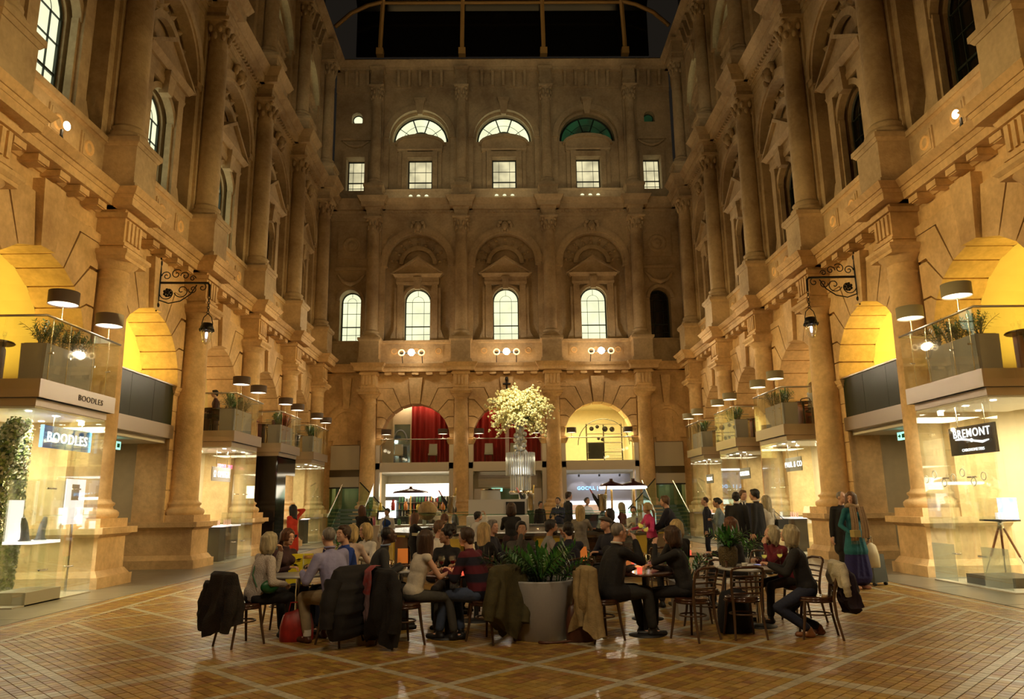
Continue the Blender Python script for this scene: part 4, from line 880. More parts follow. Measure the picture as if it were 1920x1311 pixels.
# curtains
def curtain(label,x0,x1,y,z0,z1):
    t=thing('curtain',label,'curtain',((x0+x1)/2,y,z0)); w=x1-x0; n=int(w/.035)
    def fn(u_,v_): return (-w/2+w*u_,.09*math.sin(u_*w*21+math.sin(u_*7)*1.5)+.03*math.sin(u_*50),v_*(z1-z0))
    obj('cloth',MB().grid(fn,n,2),RED,t); obj('rail',MB().cyl((-w/2,0,z1-z0),(w/2,0,z1-z0),.02),BLACK,t)
curtain('red velvet curtain with deep folds in the left arch',-S-.35,-S+1.75,YB_+1.3,3.6,6.75)
curtain('red velvet curtain on the left side of the middle arch behind the flowers',-1.75,-.1,YB_+1.3,3.6,6.75)
curtain('red velvet curtain on the right side of the middle arch behind the flowers',.1,1.75,YB_+1.3,3.6,6.75)
t=thing('mirror_door','bluish glass doorway with cream surround in the left arch','door',(-S-.85,YB_+1.4,3.6)); obj('door_frame',MB().box(-.5,-.42,-.05,.05,0,2.1).box(.42,.5,-.05,.05,0,2.1).box(-.5,.5,-.05,.05,2.1,2.9),CREAM,t); obj('door_leaf',MB().box(-.42,.42,0,.02,0,2.1),mat('mirror_blue',(.25,.4,.5),.08,.8),t); obj('inner_arch',MB().tube([(-.1+.35*math.cos(q),-.02,1.2+.6*math.sin(q)) for q in [PI*k/10 for k in range(11)]],.04,5),mat('grey_paint',(.3,.33,.35),.5),t)
t=thing('mirror_wall','wide cream wall panel beside the red curtain in the left arch','wall panel',(-S-.9,YB_+1.55,3.6)); obj('panel',MB().box(-1.4,.6,0,.05,0,3.2),CREAM,t)
CHR=mat('dining_chair_cream',(.42,.38,.27),.6)
for k,(x,lb) in enumerate(((-S-.9,'beside the mirror door in the left arch'),(-S+.85,'in front of the red curtain in the left arch'),(-.95,'at the left end of the middle arch'),(.35,'behind the crystal vase in the middle arch'))):
    t=thing('dining_chair','cream upholstered chair '+lb,'chair',(x,YB_+.35,3.6),PI)
    obj('seat',MB().box(-.22,.22,-.22,.22,.4,.48),CHR,t); obj('backrest',MB().frus((-.22,.22,-.24,-.18),(-.20,.20,-.30,-.25),.48,1.0),CHR,t)
    for sx_ in (-1,1):
        for sy in (-1,1): obj('leg',MB().cyl((sx_*.19,sy*.19,0),(sx_*.19,sy*.19,.4),.018),WOOD,t)
# left arch ground: bar with shelves of bottles
x=-S; t=thing('bar_shelving','bar back wall with bright band and shelves of bottles under the left arch','shelf',(x,YB_+1.7,0))
obj('light_band',MB().box(-1.7,1.7,-.05,0,1.98,2.62),mat('bright_band',(1,.95,.8),.5,em=(1,.93,.75),es=3.2),t); obj('back_panel',MB().box(-1.7,1.7,0,.1,0,2.0),mat('bar_mirror',(.12,.13,.13),.15,.6),t)
for z in (.95,1.3,1.65): obj('shelf_board',MB().box(-1.6,1.6,-.3,0,z,z+.03),CHROME,t)
obj('menu_board',MB().box(-1.65,-1.1,-.34,-.31,.9,1.78),mat('menu_white',(1,1,1),.5,em=(1,.97,.92),es=1.5),t); obj('menu_sketch',MB().tube([(-1.45,-.345,1.3),(-1.38,-.345,1.4),(-1.28,-.345,1.35),(-1.35,-.345,1.2),(-1.25,-.345,1.18)],.012,4).tube([(-1.4,-.345,1.5),(-1.3,-.345,1.46),(-1.2,-.345,1.5)],.015,4),mat('maroon_ink',(.12,.02,.03),.5),t)
q=random.Random(5); bm_=[MB().lathe([(.04,0),(.04,.17),(.017,.23),(.015,.30)],(0,0),8).mesh('bottle',mat('bc%d'%k,c,.15)) for k,c in enumerate(((.5,.3,.05),(.05,.2,.06),(.6,.6,.55),(.4,.04,.03),(.08,.05,.03)))]
for z in (.98,1.33,1.68):
    for k in range(18):
        tag(obj('bottle',bm_[q.randrange(5)],loc=(x-.95+k*.15,YB_+1.52,z)),'small bottle on the mirrored bar shelves under the left arch','bottle','bottles under the left arch')
for k,(x_,z) in enumerate(((-.5,2.15),(.9,2.15))): tag(obj('globe_lamp',MB().ell((0,0,0),(.2,.2,.2),14,10),GLOWW,loc=(x+x_,YB_+1.3,z-.08)),'glowing round globe lamp under the left arch, %s one'%('left' if k==0 else 'right'),'lamp')
# domed heat lamp canopies over the counters
def canopy(label,x,y,z,r):
    t=thing('counter_canopy',label,'lamp',(x,y,z)); obj('light_ring',MB().lathe([(r*.9,0),(r,.03),(r*.98,.07),(r*.5,.09)],(0,0),30),mat('ring_glow',(1,1,1),.5,em=(1,.96,.95),es=4),t)
    obj('hood',MB().lathe([(r*.97,.08),(r*.85,.14),(r*.3,.2),(.05,.24),(.05,.3)],(0,0),26),mat('plum_hood',(.05,.015,.02),.3),t)
    obj('post',MB().cyl((0,0,-z),(0,0,0),.03),BRASS,t); return t
canopy('wide lit canopy with plum hood over the left end of the counters',-3.25,24.5,1.86,.62)
canopy('lit canopy with plum hood at the right end of the counters, left one',2.95,22,1.95,.36); canopy('lit canopy with plum hood at the right end of the counters, right one',3.6,22,1.95,.40)
# right arch: kitchen above, bright seafood counter below
x=S; t=thing('kitchen_rack','steel kitchen rack hung with pans in the right arch','rack',(x+.4,YB_+1.2,3.6))
for x0 in (-.9,0,.95): obj('upright',MB().cyl((x0,0,0),(x0,0,2.0),.032),mat('rack_steel',(.10,.10,.08),.35,.8),t)
for z in (.15,.5,1.0,1.45,1.95): obj('shelf_board',MB().box(-.9,.95,-.2,.2,z,z+.025),STEEL,t)
for k in range(9): obj('tray',MB().box(.05,.90,-.18,.18,.22+k*.09,.235+k*.09),CHROME,t)
obj('oven',MB().box(-.85,-.05,-.2,.2,.18,.98).box(-.78,-.12,-.215,-.2,.3,.6),mat('oven_dark',(.06,.06,.05),.3,.5),t)
for k,(x_,z,r) in enumerate(((-.65,1.72,.12),(-.35,1.82,.10),(.05,1.7,.15),(.42,1.68,.14),(-.3,1.2,.08),(-.1,1.15,.09))):
    p=thing('pan','steel pan hanging %s on the kitchen rack'%['at the left end','second from the left','large in the middle','right of the large one','low on the left','low in the middle'][k],'pan',(x+.4+x_,YB_+.95,3.6+z)); obj('bowl',MB().tube([(r*math.cos(a_),0,r*math.sin(a_)) for a_ in [2*PI*w_/16 for w_ in range(16)]],.012,5,close=True).lathe([(.0,0)],(0,0),3,cap=False) if 0 else MB().ell((0,.01,0),(r,.025,r),14,8),mat('pan_steel',(.12,.12,.11),.25,.9),p); obj('handle',MB().cyl((0,0,r),(0,0,r+.16),.01),STEEL,p)
obj('arch_tube',MB().tube([(1.35*math.cos(a_),0,.9+1.35*math.sin(a_)) for a_ in [PI*k/20 for k in range(21)]],.02,5),BLACK,t)
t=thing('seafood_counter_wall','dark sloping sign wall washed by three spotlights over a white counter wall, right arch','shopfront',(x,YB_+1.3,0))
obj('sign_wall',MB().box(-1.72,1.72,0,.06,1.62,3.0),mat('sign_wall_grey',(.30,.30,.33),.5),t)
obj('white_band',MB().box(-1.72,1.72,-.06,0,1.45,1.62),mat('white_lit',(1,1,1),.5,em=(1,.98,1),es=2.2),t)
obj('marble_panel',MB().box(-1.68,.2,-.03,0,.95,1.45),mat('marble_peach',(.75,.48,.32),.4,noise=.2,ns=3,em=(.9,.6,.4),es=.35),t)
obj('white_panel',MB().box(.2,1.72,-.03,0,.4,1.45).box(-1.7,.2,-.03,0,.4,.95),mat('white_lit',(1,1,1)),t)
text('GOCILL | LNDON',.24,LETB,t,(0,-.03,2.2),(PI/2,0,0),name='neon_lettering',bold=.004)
for k in range(3):
    obj('spot_fitting',MB().cyl((-1+k*1.05,-.5,2.98),(-1+k*1.05,-.42,2.86),.05),BLACK,t); light('SPOT',(x-1+k*1.05,YB_+.75,2.9),18,(1,.98,1),.02,aim=(x-1+k*1.05,YB_+1.35,1.9),spot=75,blend=.25)
# middle arch ground: service grille, doorway, exit sign
t=thing('service_entrance','grey grille panel over a glazed doorway under the middle arch','shopfront',(0,YB_+.6,0))
obj('header_panel',MB().box(-1.7,1.7,0,.1,2.3,3.2),mat('header_beige',(.32,.28,.2),.5),t)
for k in range(8): obj('grille_slat',MB().box(-1.5,1.5,-.03,0,2.4+k*.08,2.44+k*.08),STEEL,t)
for x0 in (-1.72,1.3): obj('side_panel',MB().box(x0,x0+.42,-.05,.05,0,2.3),STEEL,t)
obj('door_glass',MB().box(-1.3,1.3,.02,.03,0,2.3),MGG,t); obj('yellow_panel',MB().box(-1.2,-.5,1.0,1.05,1.3,2.1),mat('yellow_lit',(1,.85,.4),.5,em=(1,.8,.35),es=1.2),t)
e=thing('exit_sign','small blue green exit sign under the middle arch','sign',(-.55,YB_+.5,2.16)); obj('panel',MB().box(-.28,.28,0,.03,0,.16),mat('exit_sign',(0,0,0)),e); obj('pictogram',MB().prism([(-.05,.03),(.05,.13),(.12,.03)],-.01,0),WHITE,e)
# stairs in both corners
def stair(sd):
    s=-1 if sd=='left' else 1
    t=thing('staircase','%s corner staircase of dark steps rising to a glass landing'%sd,'stairs',(s*8.1,34.2,0))
    n=9
    for k in range(n): obj('step',MB().box(-.75,.75,0,.30,0,.12),mat('stair_stone',(.12,.13,.11),.5),t,loc=(-s*(1.1-k*.0),-2.0+k*.29,k*.16))
    obj('stringer',MB().add([(-s*1.1-.8,-2.0,0),(-s*1.1-.8,.7,0),(-s*1.1-.8,.7,1.5),(-s*1.1-.8,-2.0,.1),(-s*1.1-.76,-2.0,0),(-s*1.1-.76,.7,0),(-s*1.1-.76,.7,1.5),(-s*1.1-.76,-2.0,.1)],[(0,1,2,3),(7,6,5,4),(0,4,5,1),(1,5,6,2),(2,6,7,3),(3,7,4,0)]),mat('stringer',(.2,.19,.15),.4),t)
    g=thing('stair_balustrade','glass balustrade with sloping steel rails on the %s corner staircase'%sd,'railing',(s*8.1,34.2,0))
    for x_ in (-s*1.1-.72,-s*1.1+.72):
        obj('glass_panel',MB().add([(x_,-2,.1),(x_,.7,1.5),(x_,.7,2.5),(x_,-2,1.1),(x_+.012,-2,.1),(x_+.012,.7,1.5),(x_+.012,.7,2.5),(x_+.012,-2,1.1)],[(0,1,2,3),(7,6,5,4),(0,4,5,1),(2,6,7,3),(1,5,6,2),(3,7,4,0)]),MGG,g)
        obj('handrail',MB().cyl((x_,-2.05,1.1),(x_,.7,2.52),.025),CHROME,g)
    # sloping rail seen across the end wall
    obj('handrail',MB().cyl((-s*2.6,.3,1.25),(-s*.9,2.3,2.65),.03),BLACK,g); obj('glass_panel',MB().add([(-s*2.6,.3,.1),(-s*.9,2.3,1.4),(-s*.9,2.3,2.65),(-s*2.6,.3,1.25)],[(0,1,2,3)]),MGG,g)
    c=thing('niche_shopfront','white sign board over a green glazed %s corner entrance'%sd,'shopfront',(s*8.15,YB_-.1,0))
    obj('sign_board',MB().box(-.72,.72,-.06,0,3.3,4.5),mat('board_cream',(.55,.50,.40),.5),c); obj('bronze_band',MB().box(-.75,.75,-.05,0,2.95,3.3),mat('bronze_band',(.10,.07,.03),.4,.5),c)
    obj('header',MB().box(-.72,.72,-.04,0,2.45,2.95),mat('board_cream',(0,0,0)),c); obj('door_glass',MB().box(-.72,.72,0,.02,0,2.4),MGG,c); obj('transom',MB().box(-.75,.75,-.05,.03,2.38,2.45),BLACK,c)
    obj('back_room',MB().box(-1,1,1.5,1.6,0,2.6),mat('dim_green_room',(.16,.18,.12),.6),c)
    light('POINT',(s*8.15,YB_+.7,2.2),8,(1,.85,.55),.1)
stair('left'); stair('right')
t=thing('menu_stand','slanted menu stand with white card at the foot of the left stairs','stand',(-4.9,29.0,0)); obj('post',MB().cyl((0,0,0),(0,0,1.05),.02),CHROME,t); obj('panel',MB().add([(-.2,0,1.0),(.2,0,1.0),(.2,.15,1.35),(-.2,.15,1.35)],[(0,1,2,3)]),BLACK,t); obj('menu_card',MB().add([(-.13,-.01,1.05),(.13,-.01,1.05),(.13,.11,1.3),(-.13,.11,1.3)],[(0,1,2,3)]),DISP,t)
# flood lamps on the ledge of the end wall (three spheres each) and side ledges
for i,(x,nm) in enumerate(((-4.75,'left'),(0,'middle'),(4.75,'right'))):
    t=thing('floodlight_cluster','cluster of three round floodlights on the ledge under the %s window, centre one burning'%nm,'floodlight',(x,36.1,9.0))
    obj('lit_lamp',MB().ell((0,-.05,0),(.17,.1,.17),14,9),BULB,t)
    for s in (-1,1): obj('lamp_ring',MB().tube([(s*.5+.14*math.cos(q),0,.14*math.sin(q)) for q in [2*PI*k/18 for k in range(18)]],.035,6,close=True),mat('lamp_ring_glow',(.9,.8,.6),.4,em=(1,.75,.4),es=1.2),t)
    obj('mount',MB().box(-.6,.6,.12,.17,-.03,.03).cyl((-.5,.5,-.44),(-.5,.14,0),.02).cyl((.5,.5,-.44),(.5,.14,0),.02),BLACK,t)
for s,sd in ((-1,'left'),(1,'right')):
    t=thing('ledge_floodlight','small burning floodlight on the %s cornice ledge'%sd,'floodlight',(s*8.75,13.35 if s<0 else 13.1,8.95),0); obj('lit_lamp',MB().ell((-s*.03,0,0),(.05,.09,.09),12,8),mat('small_flood',(1,1,1),.5,em=(1,.8,.5),es=14),t); obj('housing',MB().lathe([(.03,-.3),(.05,-.29),(.03,-.2),(.03,-.08)],(s*.06,0),10),BLACK,t)
# small cross above middle arch
t=thing('wall_crucifix','small dark bronze figure mounted above the middle arch','ornament',(0,37.2,7.3)); obj('figure',MB().cyl((0,0,-.6),(0,0,.55),.05).cyl((-.2,0,.25),(.2,0,.25),.05).ell((0,-.02,.5),(.09,.09,.12)),IRON,t)
# ================================================================== CENTRE OF THE COURT: bar, vase, tables, chairs
# oval bar
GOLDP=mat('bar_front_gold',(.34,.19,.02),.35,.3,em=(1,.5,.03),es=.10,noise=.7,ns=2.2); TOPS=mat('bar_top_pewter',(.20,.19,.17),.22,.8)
bar=thing('oval_bar','oval cocktail bar with pewter top over a glowing golden panelled front','bar',(.4,18.9,0))
def oval(rx,ry,n=40): return [(rx*math.cos(2*PI*k/n),ry*math.sin(2*PI*k/n)) for k in range(n)]
def ovring(mb,r0,r1,z0,z1,n=40,mi=0):
    A=oval(*r0,n);B=oval(*r1,n)
    v=[(x,y,z0) for x,y in A]+[(x,y,z0) for x,y in B]+[(x,y,z1) for x,y in B]+[(x,y,z1) for x,y in A]
    f=[]
    for k in range(4):
        for j in range(n): a,b=k*n,((k+1)%4)*n; f.append((a+j,a+(j+1)%n,b+(j+1)%n,b+j))
    mb.add(v,f,mi)
    return mb
obj('bar_top',ovring(MB(),(2.9,2.7),(3.7,3.4),.92,.98),TOPS,bar)
for k in range(28):
    a0,a1=2*PI*k/28+.015,2*PI*(k+1)/28-.015; r=(3.5,3.2)
    p=[(r[0]*q*math.cos(a),r[1]*q*math.sin(a)) for q,a in ((.985,a0),(1,a0),(1,a1),(.985,a1))]
    obj('front_panel',MB().add([(x,y,.12) for x,y in p]+[(x,y,.86) for x,y in p],[(0,3,2,1),(4,5,6,7),(0,1,5,4),(1,2,6,5),(2,3,7,6),(3,0,4,7)]),GOLDP if k%3==0 else WOOD,bar)
obj('plinth',ovring(MB(),(3.2,2.9),(3.4,3.1),0,.12),BLACK,bar); obj('inner_wall',ovring(MB(),(3.0,2.8),(3.06,2.86),.0,.92),STEEL,bar)
g=MB(); n=40
for k in range(n):
    if 22<=k<=38:
        a0,a1=2*PI*k/n,2*PI*(k+1)/n; x0,y0,x1,y1=3.05*math.cos(a0),2.85*math.sin(a0),3.05*math.cos(a1),2.85*math.sin(a1)
        g.add([(x0,y0,.99),(x1,y1,.99),(x1,y1,1.34),(x0,y0,1.34)],[(0,1,2,3)])
obj('glass_screen',g,MGL,bar); obj('screen_shelf',ovring(MB(),(2.75,2.55),(3.1,2.9),1.34,1.36),MGG,bar)
tw=thing('service_tower','white and steel service tower in the middle of the oval bar','counter',(-.15,19.2,0))
obj('body',MB().box(-1.0,.55,-.5,.5,0,1.28),STEEL,tw); obj('oven_front',MB().box(-.02,.45,-.53,-.5,1.3,1.62),BLACK,tw); obj('casing',MB().box(-.95,.5,-.5,.4,1.28,1.68),WHITE,tw)
light('AREA',(.4,18.4,1.30),16,(1,.8,.5),3.5,2.5,aim=(.4,18.4,0))
CRY=mat('crystal',(.85,.88,.88),.06,.25,spec=1,trans=.5)
vs=thing('crystal_vase','tall tiered crystal vase with hanging glass rods rising from the bar','vase',(.22,19.2,1.62))
for k in range(36):
    a=2*PI*k/36; obj('glass_rod',MB().cyl((.36*math.cos(a),.36*math.sin(a),.66),(.36*math.cos(a),.36*math.sin(a),1.24),.022,n=6),CRY,vs)
for k in range(24):
    a=2*PI*k/24; obj('glass_rod',MB().cyl((.25*math.cos(a),.25*math.sin(a),.22),(.25*math.cos(a),.25*math.sin(a),.70),.018,n=6),CRY,vs)
obj('base_ring',MB().lathe([(.27,.18),(.30,.2),(.30,.26),(.27,.28)],(0,0),30),CHROME,vs); obj('stem',MB().cyl((0,0,.0),(0,0,1.7),.05),CHROME,vs)
for k in range(14): obj('crystal_ball',MB().ell((.12*math.cos(k*2.4),.12*math.sin(k*2.4)-.02,1.25+k*.036),(.07,.07,.07),8,6),CRY,vs)
obj('flared_neck',MB().lathe([(.10,1.3),(.15,1.45),(.10,1.6),(.11,1.8),(.13,1.95),(.25,2.05)],(0,0),20,cap=False),CRY,vs)
light('POINT',(.22,18.6,2.4),4,(1,.95,.8),.1); light('SPOT',(.22,13.0,8.4),4200,(1,.93,.66),.2,aim=(.22,19.2,3.8),spot=16,blend=1)  # point and spot added to brighten vase and blossoms, no real lamp
fl=thing('flower_arrangement','huge round arrangement of pale yellow blossom branches in the crystal vase','flowers',(.22,19.2,3.80))
BLO=mat('blossom',(.93,.90,.52),.5,noise=.25,ns=9,c2=(.88,.78,.36)); q=random.Random(11); bb=MB(); br=MB()
for k in range(190):
    th=q.uniform(0,2*PI); ph=math.acos(q.uniform(-.75,1)); R1=q.uniform(.62,.86)*(1.12 if q.random()<.2 else 1); d=Vector((math.sin(ph)*math.cos(th),math.sin(ph)*math.sin(th),math.cos(ph)*.9)); tip=d*R1+Vector((0,0,.08))
    mid=d*R1*.5+Vector((0,0,.2)); br.tube([(0,0,-.2),mid,tip],[.01,.008,.004],4)
    for t in range(17):
        s=.38+.62*t/14; p=Vector((0,0,-.2)).lerp(mid,min(1,s*2)) if s<.5 else mid.lerp(tip,(s-.5)*2); p+=Vector((q.uniform(-.065,.065),q.uniform(-.065,.065),q.uniform(-.065,.065)))
        r=q.uniform(.028,.048); e=[Vector((r,0,0)),Vector((0,r,0)),Vector((0,0,r*.8))]; E_=Euler((q.uniform(0,6),q.uniform(0,6),q.uniform(0,6))).to_matrix(); e=[E_@v for v in e]
        bb.add([p+e[0],p-e[0],p+e[1],p-e[1],p+e[2],p-e[2]],[(0,2,4),(2,1,4),(1,3,4),(3,0,4),(2,0,5),(1,2,5),(3,1,5),(0,3,5)])
obj('blossom',bb,BLO,fl,kind='stuff'); obj('branches',br,LEAFD,fl,kind='stuff')
# ice buckets with champagne on the bar, cake stand, pastry cloche
def bucket(label,x,y,z):
    t=thing('ice_bucket',label,'bucket',(x,y,z)); obj('pail',MB().lathe([(.07,.0),(.10,.02),(.12,.40),(.13,.42),(.115,.42),(.10,.05)],(0,0),16,cap=False),CHROME,t)
    for k,(dx,c) in enumerate(((-.07,'black'),(.05,'gold'))):
        o=tag(obj('champagne_bottle',MB().lathe([(.045,0),(.045,.25),(.015,.38),(.018,.50)],(0,0),10),BLACK if c=='black' else mat('bottle_gold',(.6,.42,.1),.3),loc=(x+dx,y,z+.12),rot=(.0,-.5 if dx<0 else .15,0)),'%s champagne bottle leaning in the %s'%(c,label.split(' with')[0]),'bottle'); obj('foil_neck',MB().lathe([(.018,.36),(.02,.50),(.015,.51)],(0,0),8),mat('foil',(.7,.5,.15),.3,.7) if c=='gold' else mat('pink_foil',(.7,.25,.25),.35,.5),o)
bucket('tall steel ice bucket with champagne left of the service tower',-1.55,19,1.36); bucket('small steel ice bucket with champagne under the crystal vase',.42,18.9,1.40); bucket('steel ice bucket at the right end of the bar with champagne',2.3,19.2,1.36)
t=thing('pastry_cloche','ribbed pale bread basket under glass on the left end of the bar','basket',(-2.3,20.5,1.36)); obj('dome',MB().ell((0,0,.05),(.26,.26,.26),16,10),mat('bread_crust',(.55,.38,.18),.6,noise=.4,ns=14),t); obj('tray',MB().lathe([(.3,-.02),(.32,0)],(0,0),20),CHROME,t)
t=thing('flowerpot_cake','pale grey cake stand box on top of the service tower','box',(-.55,19.2,1.68)); obj('drum',MB().lathe([(.26,0),(.24,.24)],(0,0),20),mat('cake_grey',(.5,.47,.4),.6),t); obj('lid',MB().lathe([(.27,.24),(.25,.27)],(0,0),20),CHROME,t)
t=thing('card_machine','black till machine behind the glass screen of the bar','machine',(1.75,16.7,.98)); obj('body',MB().frus((-.28,.28,-.2,.2),(-.26,.26,-.1,.2),0,.34),BLACK,t); obj('screen',MB().box(-.2,.2,-.21,-.19,.05,.2),mat('screen_dim',(.1,.12,.15),.2),t)
wg_me=MB().lathe([(.036,0),(.036,.004),(.005,.012),(.005,.085),(.03,.115),(.040,.16),(.034,.21)],(0,0),12,cap=False).mesh('wine_glass',MGL)
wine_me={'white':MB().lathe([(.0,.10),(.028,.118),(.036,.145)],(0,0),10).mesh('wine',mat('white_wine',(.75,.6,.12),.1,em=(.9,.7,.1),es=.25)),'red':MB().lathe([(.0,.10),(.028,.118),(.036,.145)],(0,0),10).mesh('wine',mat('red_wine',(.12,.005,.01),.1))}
def wine(label,x,y,z,k='white',rot=(0,0,0),group=None):
    o=tag(obj('wine_glass',wg_me,loc=(x,y,z),rot=rot),label,'glass',group); 
    if k: obj('wine',wine_me[k],parent=o)
    return o
for k in range(12):
    a=PI*1.12+k*PI*.06; wine('clear stemmed glass lined up along the front of the oval bar',.4+3.2*math.cos(a),18.9+2.95*math.sin(a),.98,None,group='glasses along the bar front')
dc=thing('display_counter','pale food display counter with glass front at the left behind the bar','counter',(-3.2,24.2,0))
obj('body',MB().box(-1.3,1.3,-.4,.4,0,.95),STEEL,dc); obj('glass_front',MB().box(-1.3,1.3,-.42,-.41,.95,1.4),MGL,dc); obj('glass_shelf',MB().box(-1.3,1.3,-.4,.3,1.38,1.4),MGG,dc)
q=random.Random(9); jc=[('pink',(.6,.12,.2)),('yellow',(.7,.5,.05)),('white',(.7,.68,.6)),('red',(.5,.04,.03)),('green',(.1,.25,.06)),('orange',(.7,.25,.05))]
for k in range(12):
    cn,cc=jc[k%6]; h=q.uniform(.18,.36); tag(obj('jar',MB().lathe([(.05,0),(.06,.02),(.06,h*.7),(.035,h*.8),(.045,h)],(0,0),10),mat('jar_'+cn,cc,.3),loc=(-4.35+k*.2,24.05,1.40 if k%2 else .95)),'%s jar %s the glass shelf of the food display counter, %s half'%(cn,'on' if k%2 else 'under','left' if k<6 else 'right'),'jar','jars on the food display counter')
# chairs -----------------------------------------------------------------
def make_chair():
    t=thing('bistro_chair','','chair'); 
    obj('seat',MB().lathe([(.19,.43),(.205,.44),(.205,.46),(.19,.47),(.02,.462)],(0,0),24),WOOD,t)
    obj('seat_rim',MB().tube([(.198*math.cos(a),.198*math.sin(a),.425) for a in [2*PI*k/24 for k in range(24)]],.018,6,close=True),WOOD,t)
    for s in (-1,1):
        obj('leg',MB().tube([(s*.14,.14,.43),(s*.16,.165,.2),(s*.185,.195,0)],[.019,.016,.013],8),WOODL,t)
        obj('back_post',MB().tube([(s*.19,-.24,0),(s*.17,-.19,.25),(s*.17,-.175,.45),(s*.185,-.20,.62),(s*.19,-.25,.78)],[.013,.016,.018,.016,.015],8),WOODL,t)
    obj('top_rail',MB().tube([(-.19,-.25,.76),(-.18,-.26,.80),(-.10,-.285,.82),(.10,-.285,.82),(.18,-.26,.80),(.19,-.25,.76)],.017,8),WOOD,t)
    for k in range(4):
        z=.52+k*.065; y=-.185-.05*(k/4); obj('back_slat',MB().tube([(-.18,y,z),(-.09,y-.022,z),(.09,y-.022,z),(.18,y,z)],.011,6),WOOD,t)
    obj('stretcher',MB().tube([(.155*math.cos(a),.155*math.sin(a)*1.0,.27) for a in [2*PI*k/20 for k in range(20)]],.010,6,close=True),WOODL,t)
    return t
CH0=make_chair(); used=[0]; KIDS[CH0.name]=list(CH0.children)
def chair(label,x,y,face):
    """face = compass angle in degrees of the sitter's look (0 = +x, 90 = away from the viewer)"""
    rz=rd(face-90)
    if used[0]==0: t=CH0; t.location=(x,y,0); t.rotation_euler=(0,0,rz)
    else: t=copytree(CH0,None,(x,y,0),rz)
    KIDS.setdefault(CH0.name,[]); used[0]+=1; t['label']=label; t['group']='dark bentwood bistro chairs'; return t
# tables
MARB=mat('table_grey',(.42,.42,.43),.25); 
def table(label,x,y,r,m,h=.74):
    t=thing('bistro_table',label,'table',(x,y,0)); obj('table_top',MB().lathe([(r-.01,h-.03),(r,h-.025),(r,h-.005),(r-.01,h)],(0,0),36),m,t)
    obj('pedestal',MB().lathe([(.035,.03),(.03,h-.03)],(0,0),12),CHROME if m is MARB else BLACK,t); obj('base',MB().lathe([(.22,0),(.22,.012),(.05,.04)],(0,0),24),BLACK,t); return t
TBL=[('round grey table of the couple with the lavender shirt, at the left',-2.86,9.85,.36,MARB),('round grey table with the steel teapots',-1.62,10.35,.36,MARB),('small dark table between the striped sweater and the white top',-.93,9.5,.32,WOOD),
 ('dark table behind the striped sweater',-.1,12.1,.36,WOOD),('dark table behind the big planter',.62,11.6,.36,WOOD),('dark round table between the two drinkers in black',1.50,9.45,.36,WOOD),('dark table with the silver teapot behind the drinkers',1.75,10.7,.36,WOOD),
 ('round grey table with the potted plant at the right',3.05,9.95,.48,MARB),('dark table at the back beside the glasses woman',2.9,12.4,.36,WOOD)]
for a in TBL: table(*a)
# small things on tables
def teapot(label,x,y,z,m=CHROME,s=1,rz=0):
    t=thing('teapot',label,'teapot',(x,y,z),rz); obj('body',MB().lathe([(.05*s,0),(.062*s,.01),(.055*s,.10*s),(.035*s,.125*s),(.0,.13*s)],(0,0),18,cap=False),m,t); obj('lid',MB().ell((0,0,.135*s),(.012,.012,.014),8,5),BLACK,t)
    obj('spout',MB().tube([(.05*s,0,.04),(.085*s,0,.08*s),(.10*s,0,.12*s)],[.014,.011,.008],8),m,t); obj('handle',MB().tube([(-.05*s,0,.11*s),(-.10*s,0,.10*s),(-.10*s,0,.05*s),(-.058*s,0,.03*s)],.007,6),m,t)
teapot('polished steel teapot left on the grey table before the man in the blazer',-1.80,10.12,.74,rz=2.8,s=1.25); teapot('second steel teapot on the grey table beside the white cups',-1.38,10.2,.74,rz=.3)
teapot('ornate silver teapot on the table between the drinkers in black',1.68,10.55,.74,mat('silver_warm',(.75,.65,.45),.2,1),1.25,2.6)
cup_me=MB().lathe([(.06,0),(.065,.01),(.025,.012),(.035,.055),(.04,.065),(.036,.065),(.03,.02)],(0,0),16,cap=False).mesh('cup',WHITE)
for k,(x,y,lb) in enumerate(((-1.55,10.1,'on the grey table between the teapots'),(-1.47,10.3,'on the grey table behind the teapots'),(2.85,9.75,'on the grey table beside the potted plant'))): tag(obj('cup',cup_me,loc=(x,y,.74)),'white china cup '+lb,'cup')
def menu(label,x,y,z,rz,c=(.85,.26,.04)):
    t=thing('menu_card',label,'menu',(x,y,z),rz); obj('front',MB().add([(-.07,-.03,0),(.07,-.03,0),(.07,0,.20),(-.07,0,.20)],[(0,1,2,3)]),mat('orange_card',c,.5,em=(1,.3,.05),es=.15),t); obj('back',MB().add([(-.07,.03,0),(.07,.03,0),(.07,0,.20),(-.07,0,.20)],[(3,2,1,0)]),mat('orange_card',c),t)
menu('orange folded menu card standing on the teapot table',-1.62,10.5,.80,0); menu('orange menu card held near the man in navy behind the planter',.95,11.35,.74,.6); menu('orange menu card lying by the man with glasses',1.35,9.75,.74,.9)
def candle(label,x,y,z):
    t=thing('tea_light',label,'candle',(x,y,z)); obj('glass_cup',MB().lathe([(.03,0),(.032,.07)],(0,0),12,cap=False),mat('red_glass',(.6,.08,.05),.1,em=(1,.12,.06),es=1.0),t); obj('flame',MB().ell((0,0,.045),(.01,.01,.018),8,6),mat('flame',(1,1,.6),.5,em=(1,.75,.3),es=25),t)
    light('POINT',(x,y,z+.12),1.2,(1,.5,.2),.02)
for x,y,lb in ((-.72,9.40,'between the two hands on the small dark table'),(-1.30,10.6,'on the grey teapot table'),(-.62,10.6,'beside the bottle behind the striped sweater'),(1.42,9.30,'in front on the table of the two drinkers'),(1.55,10.6,'behind on the silver teapot table'),(.45,11.4,'behind the planter'),(2.75,12.2,'on the far table at right')): candle('glowing red candle glass '+lb,x,y,.74)
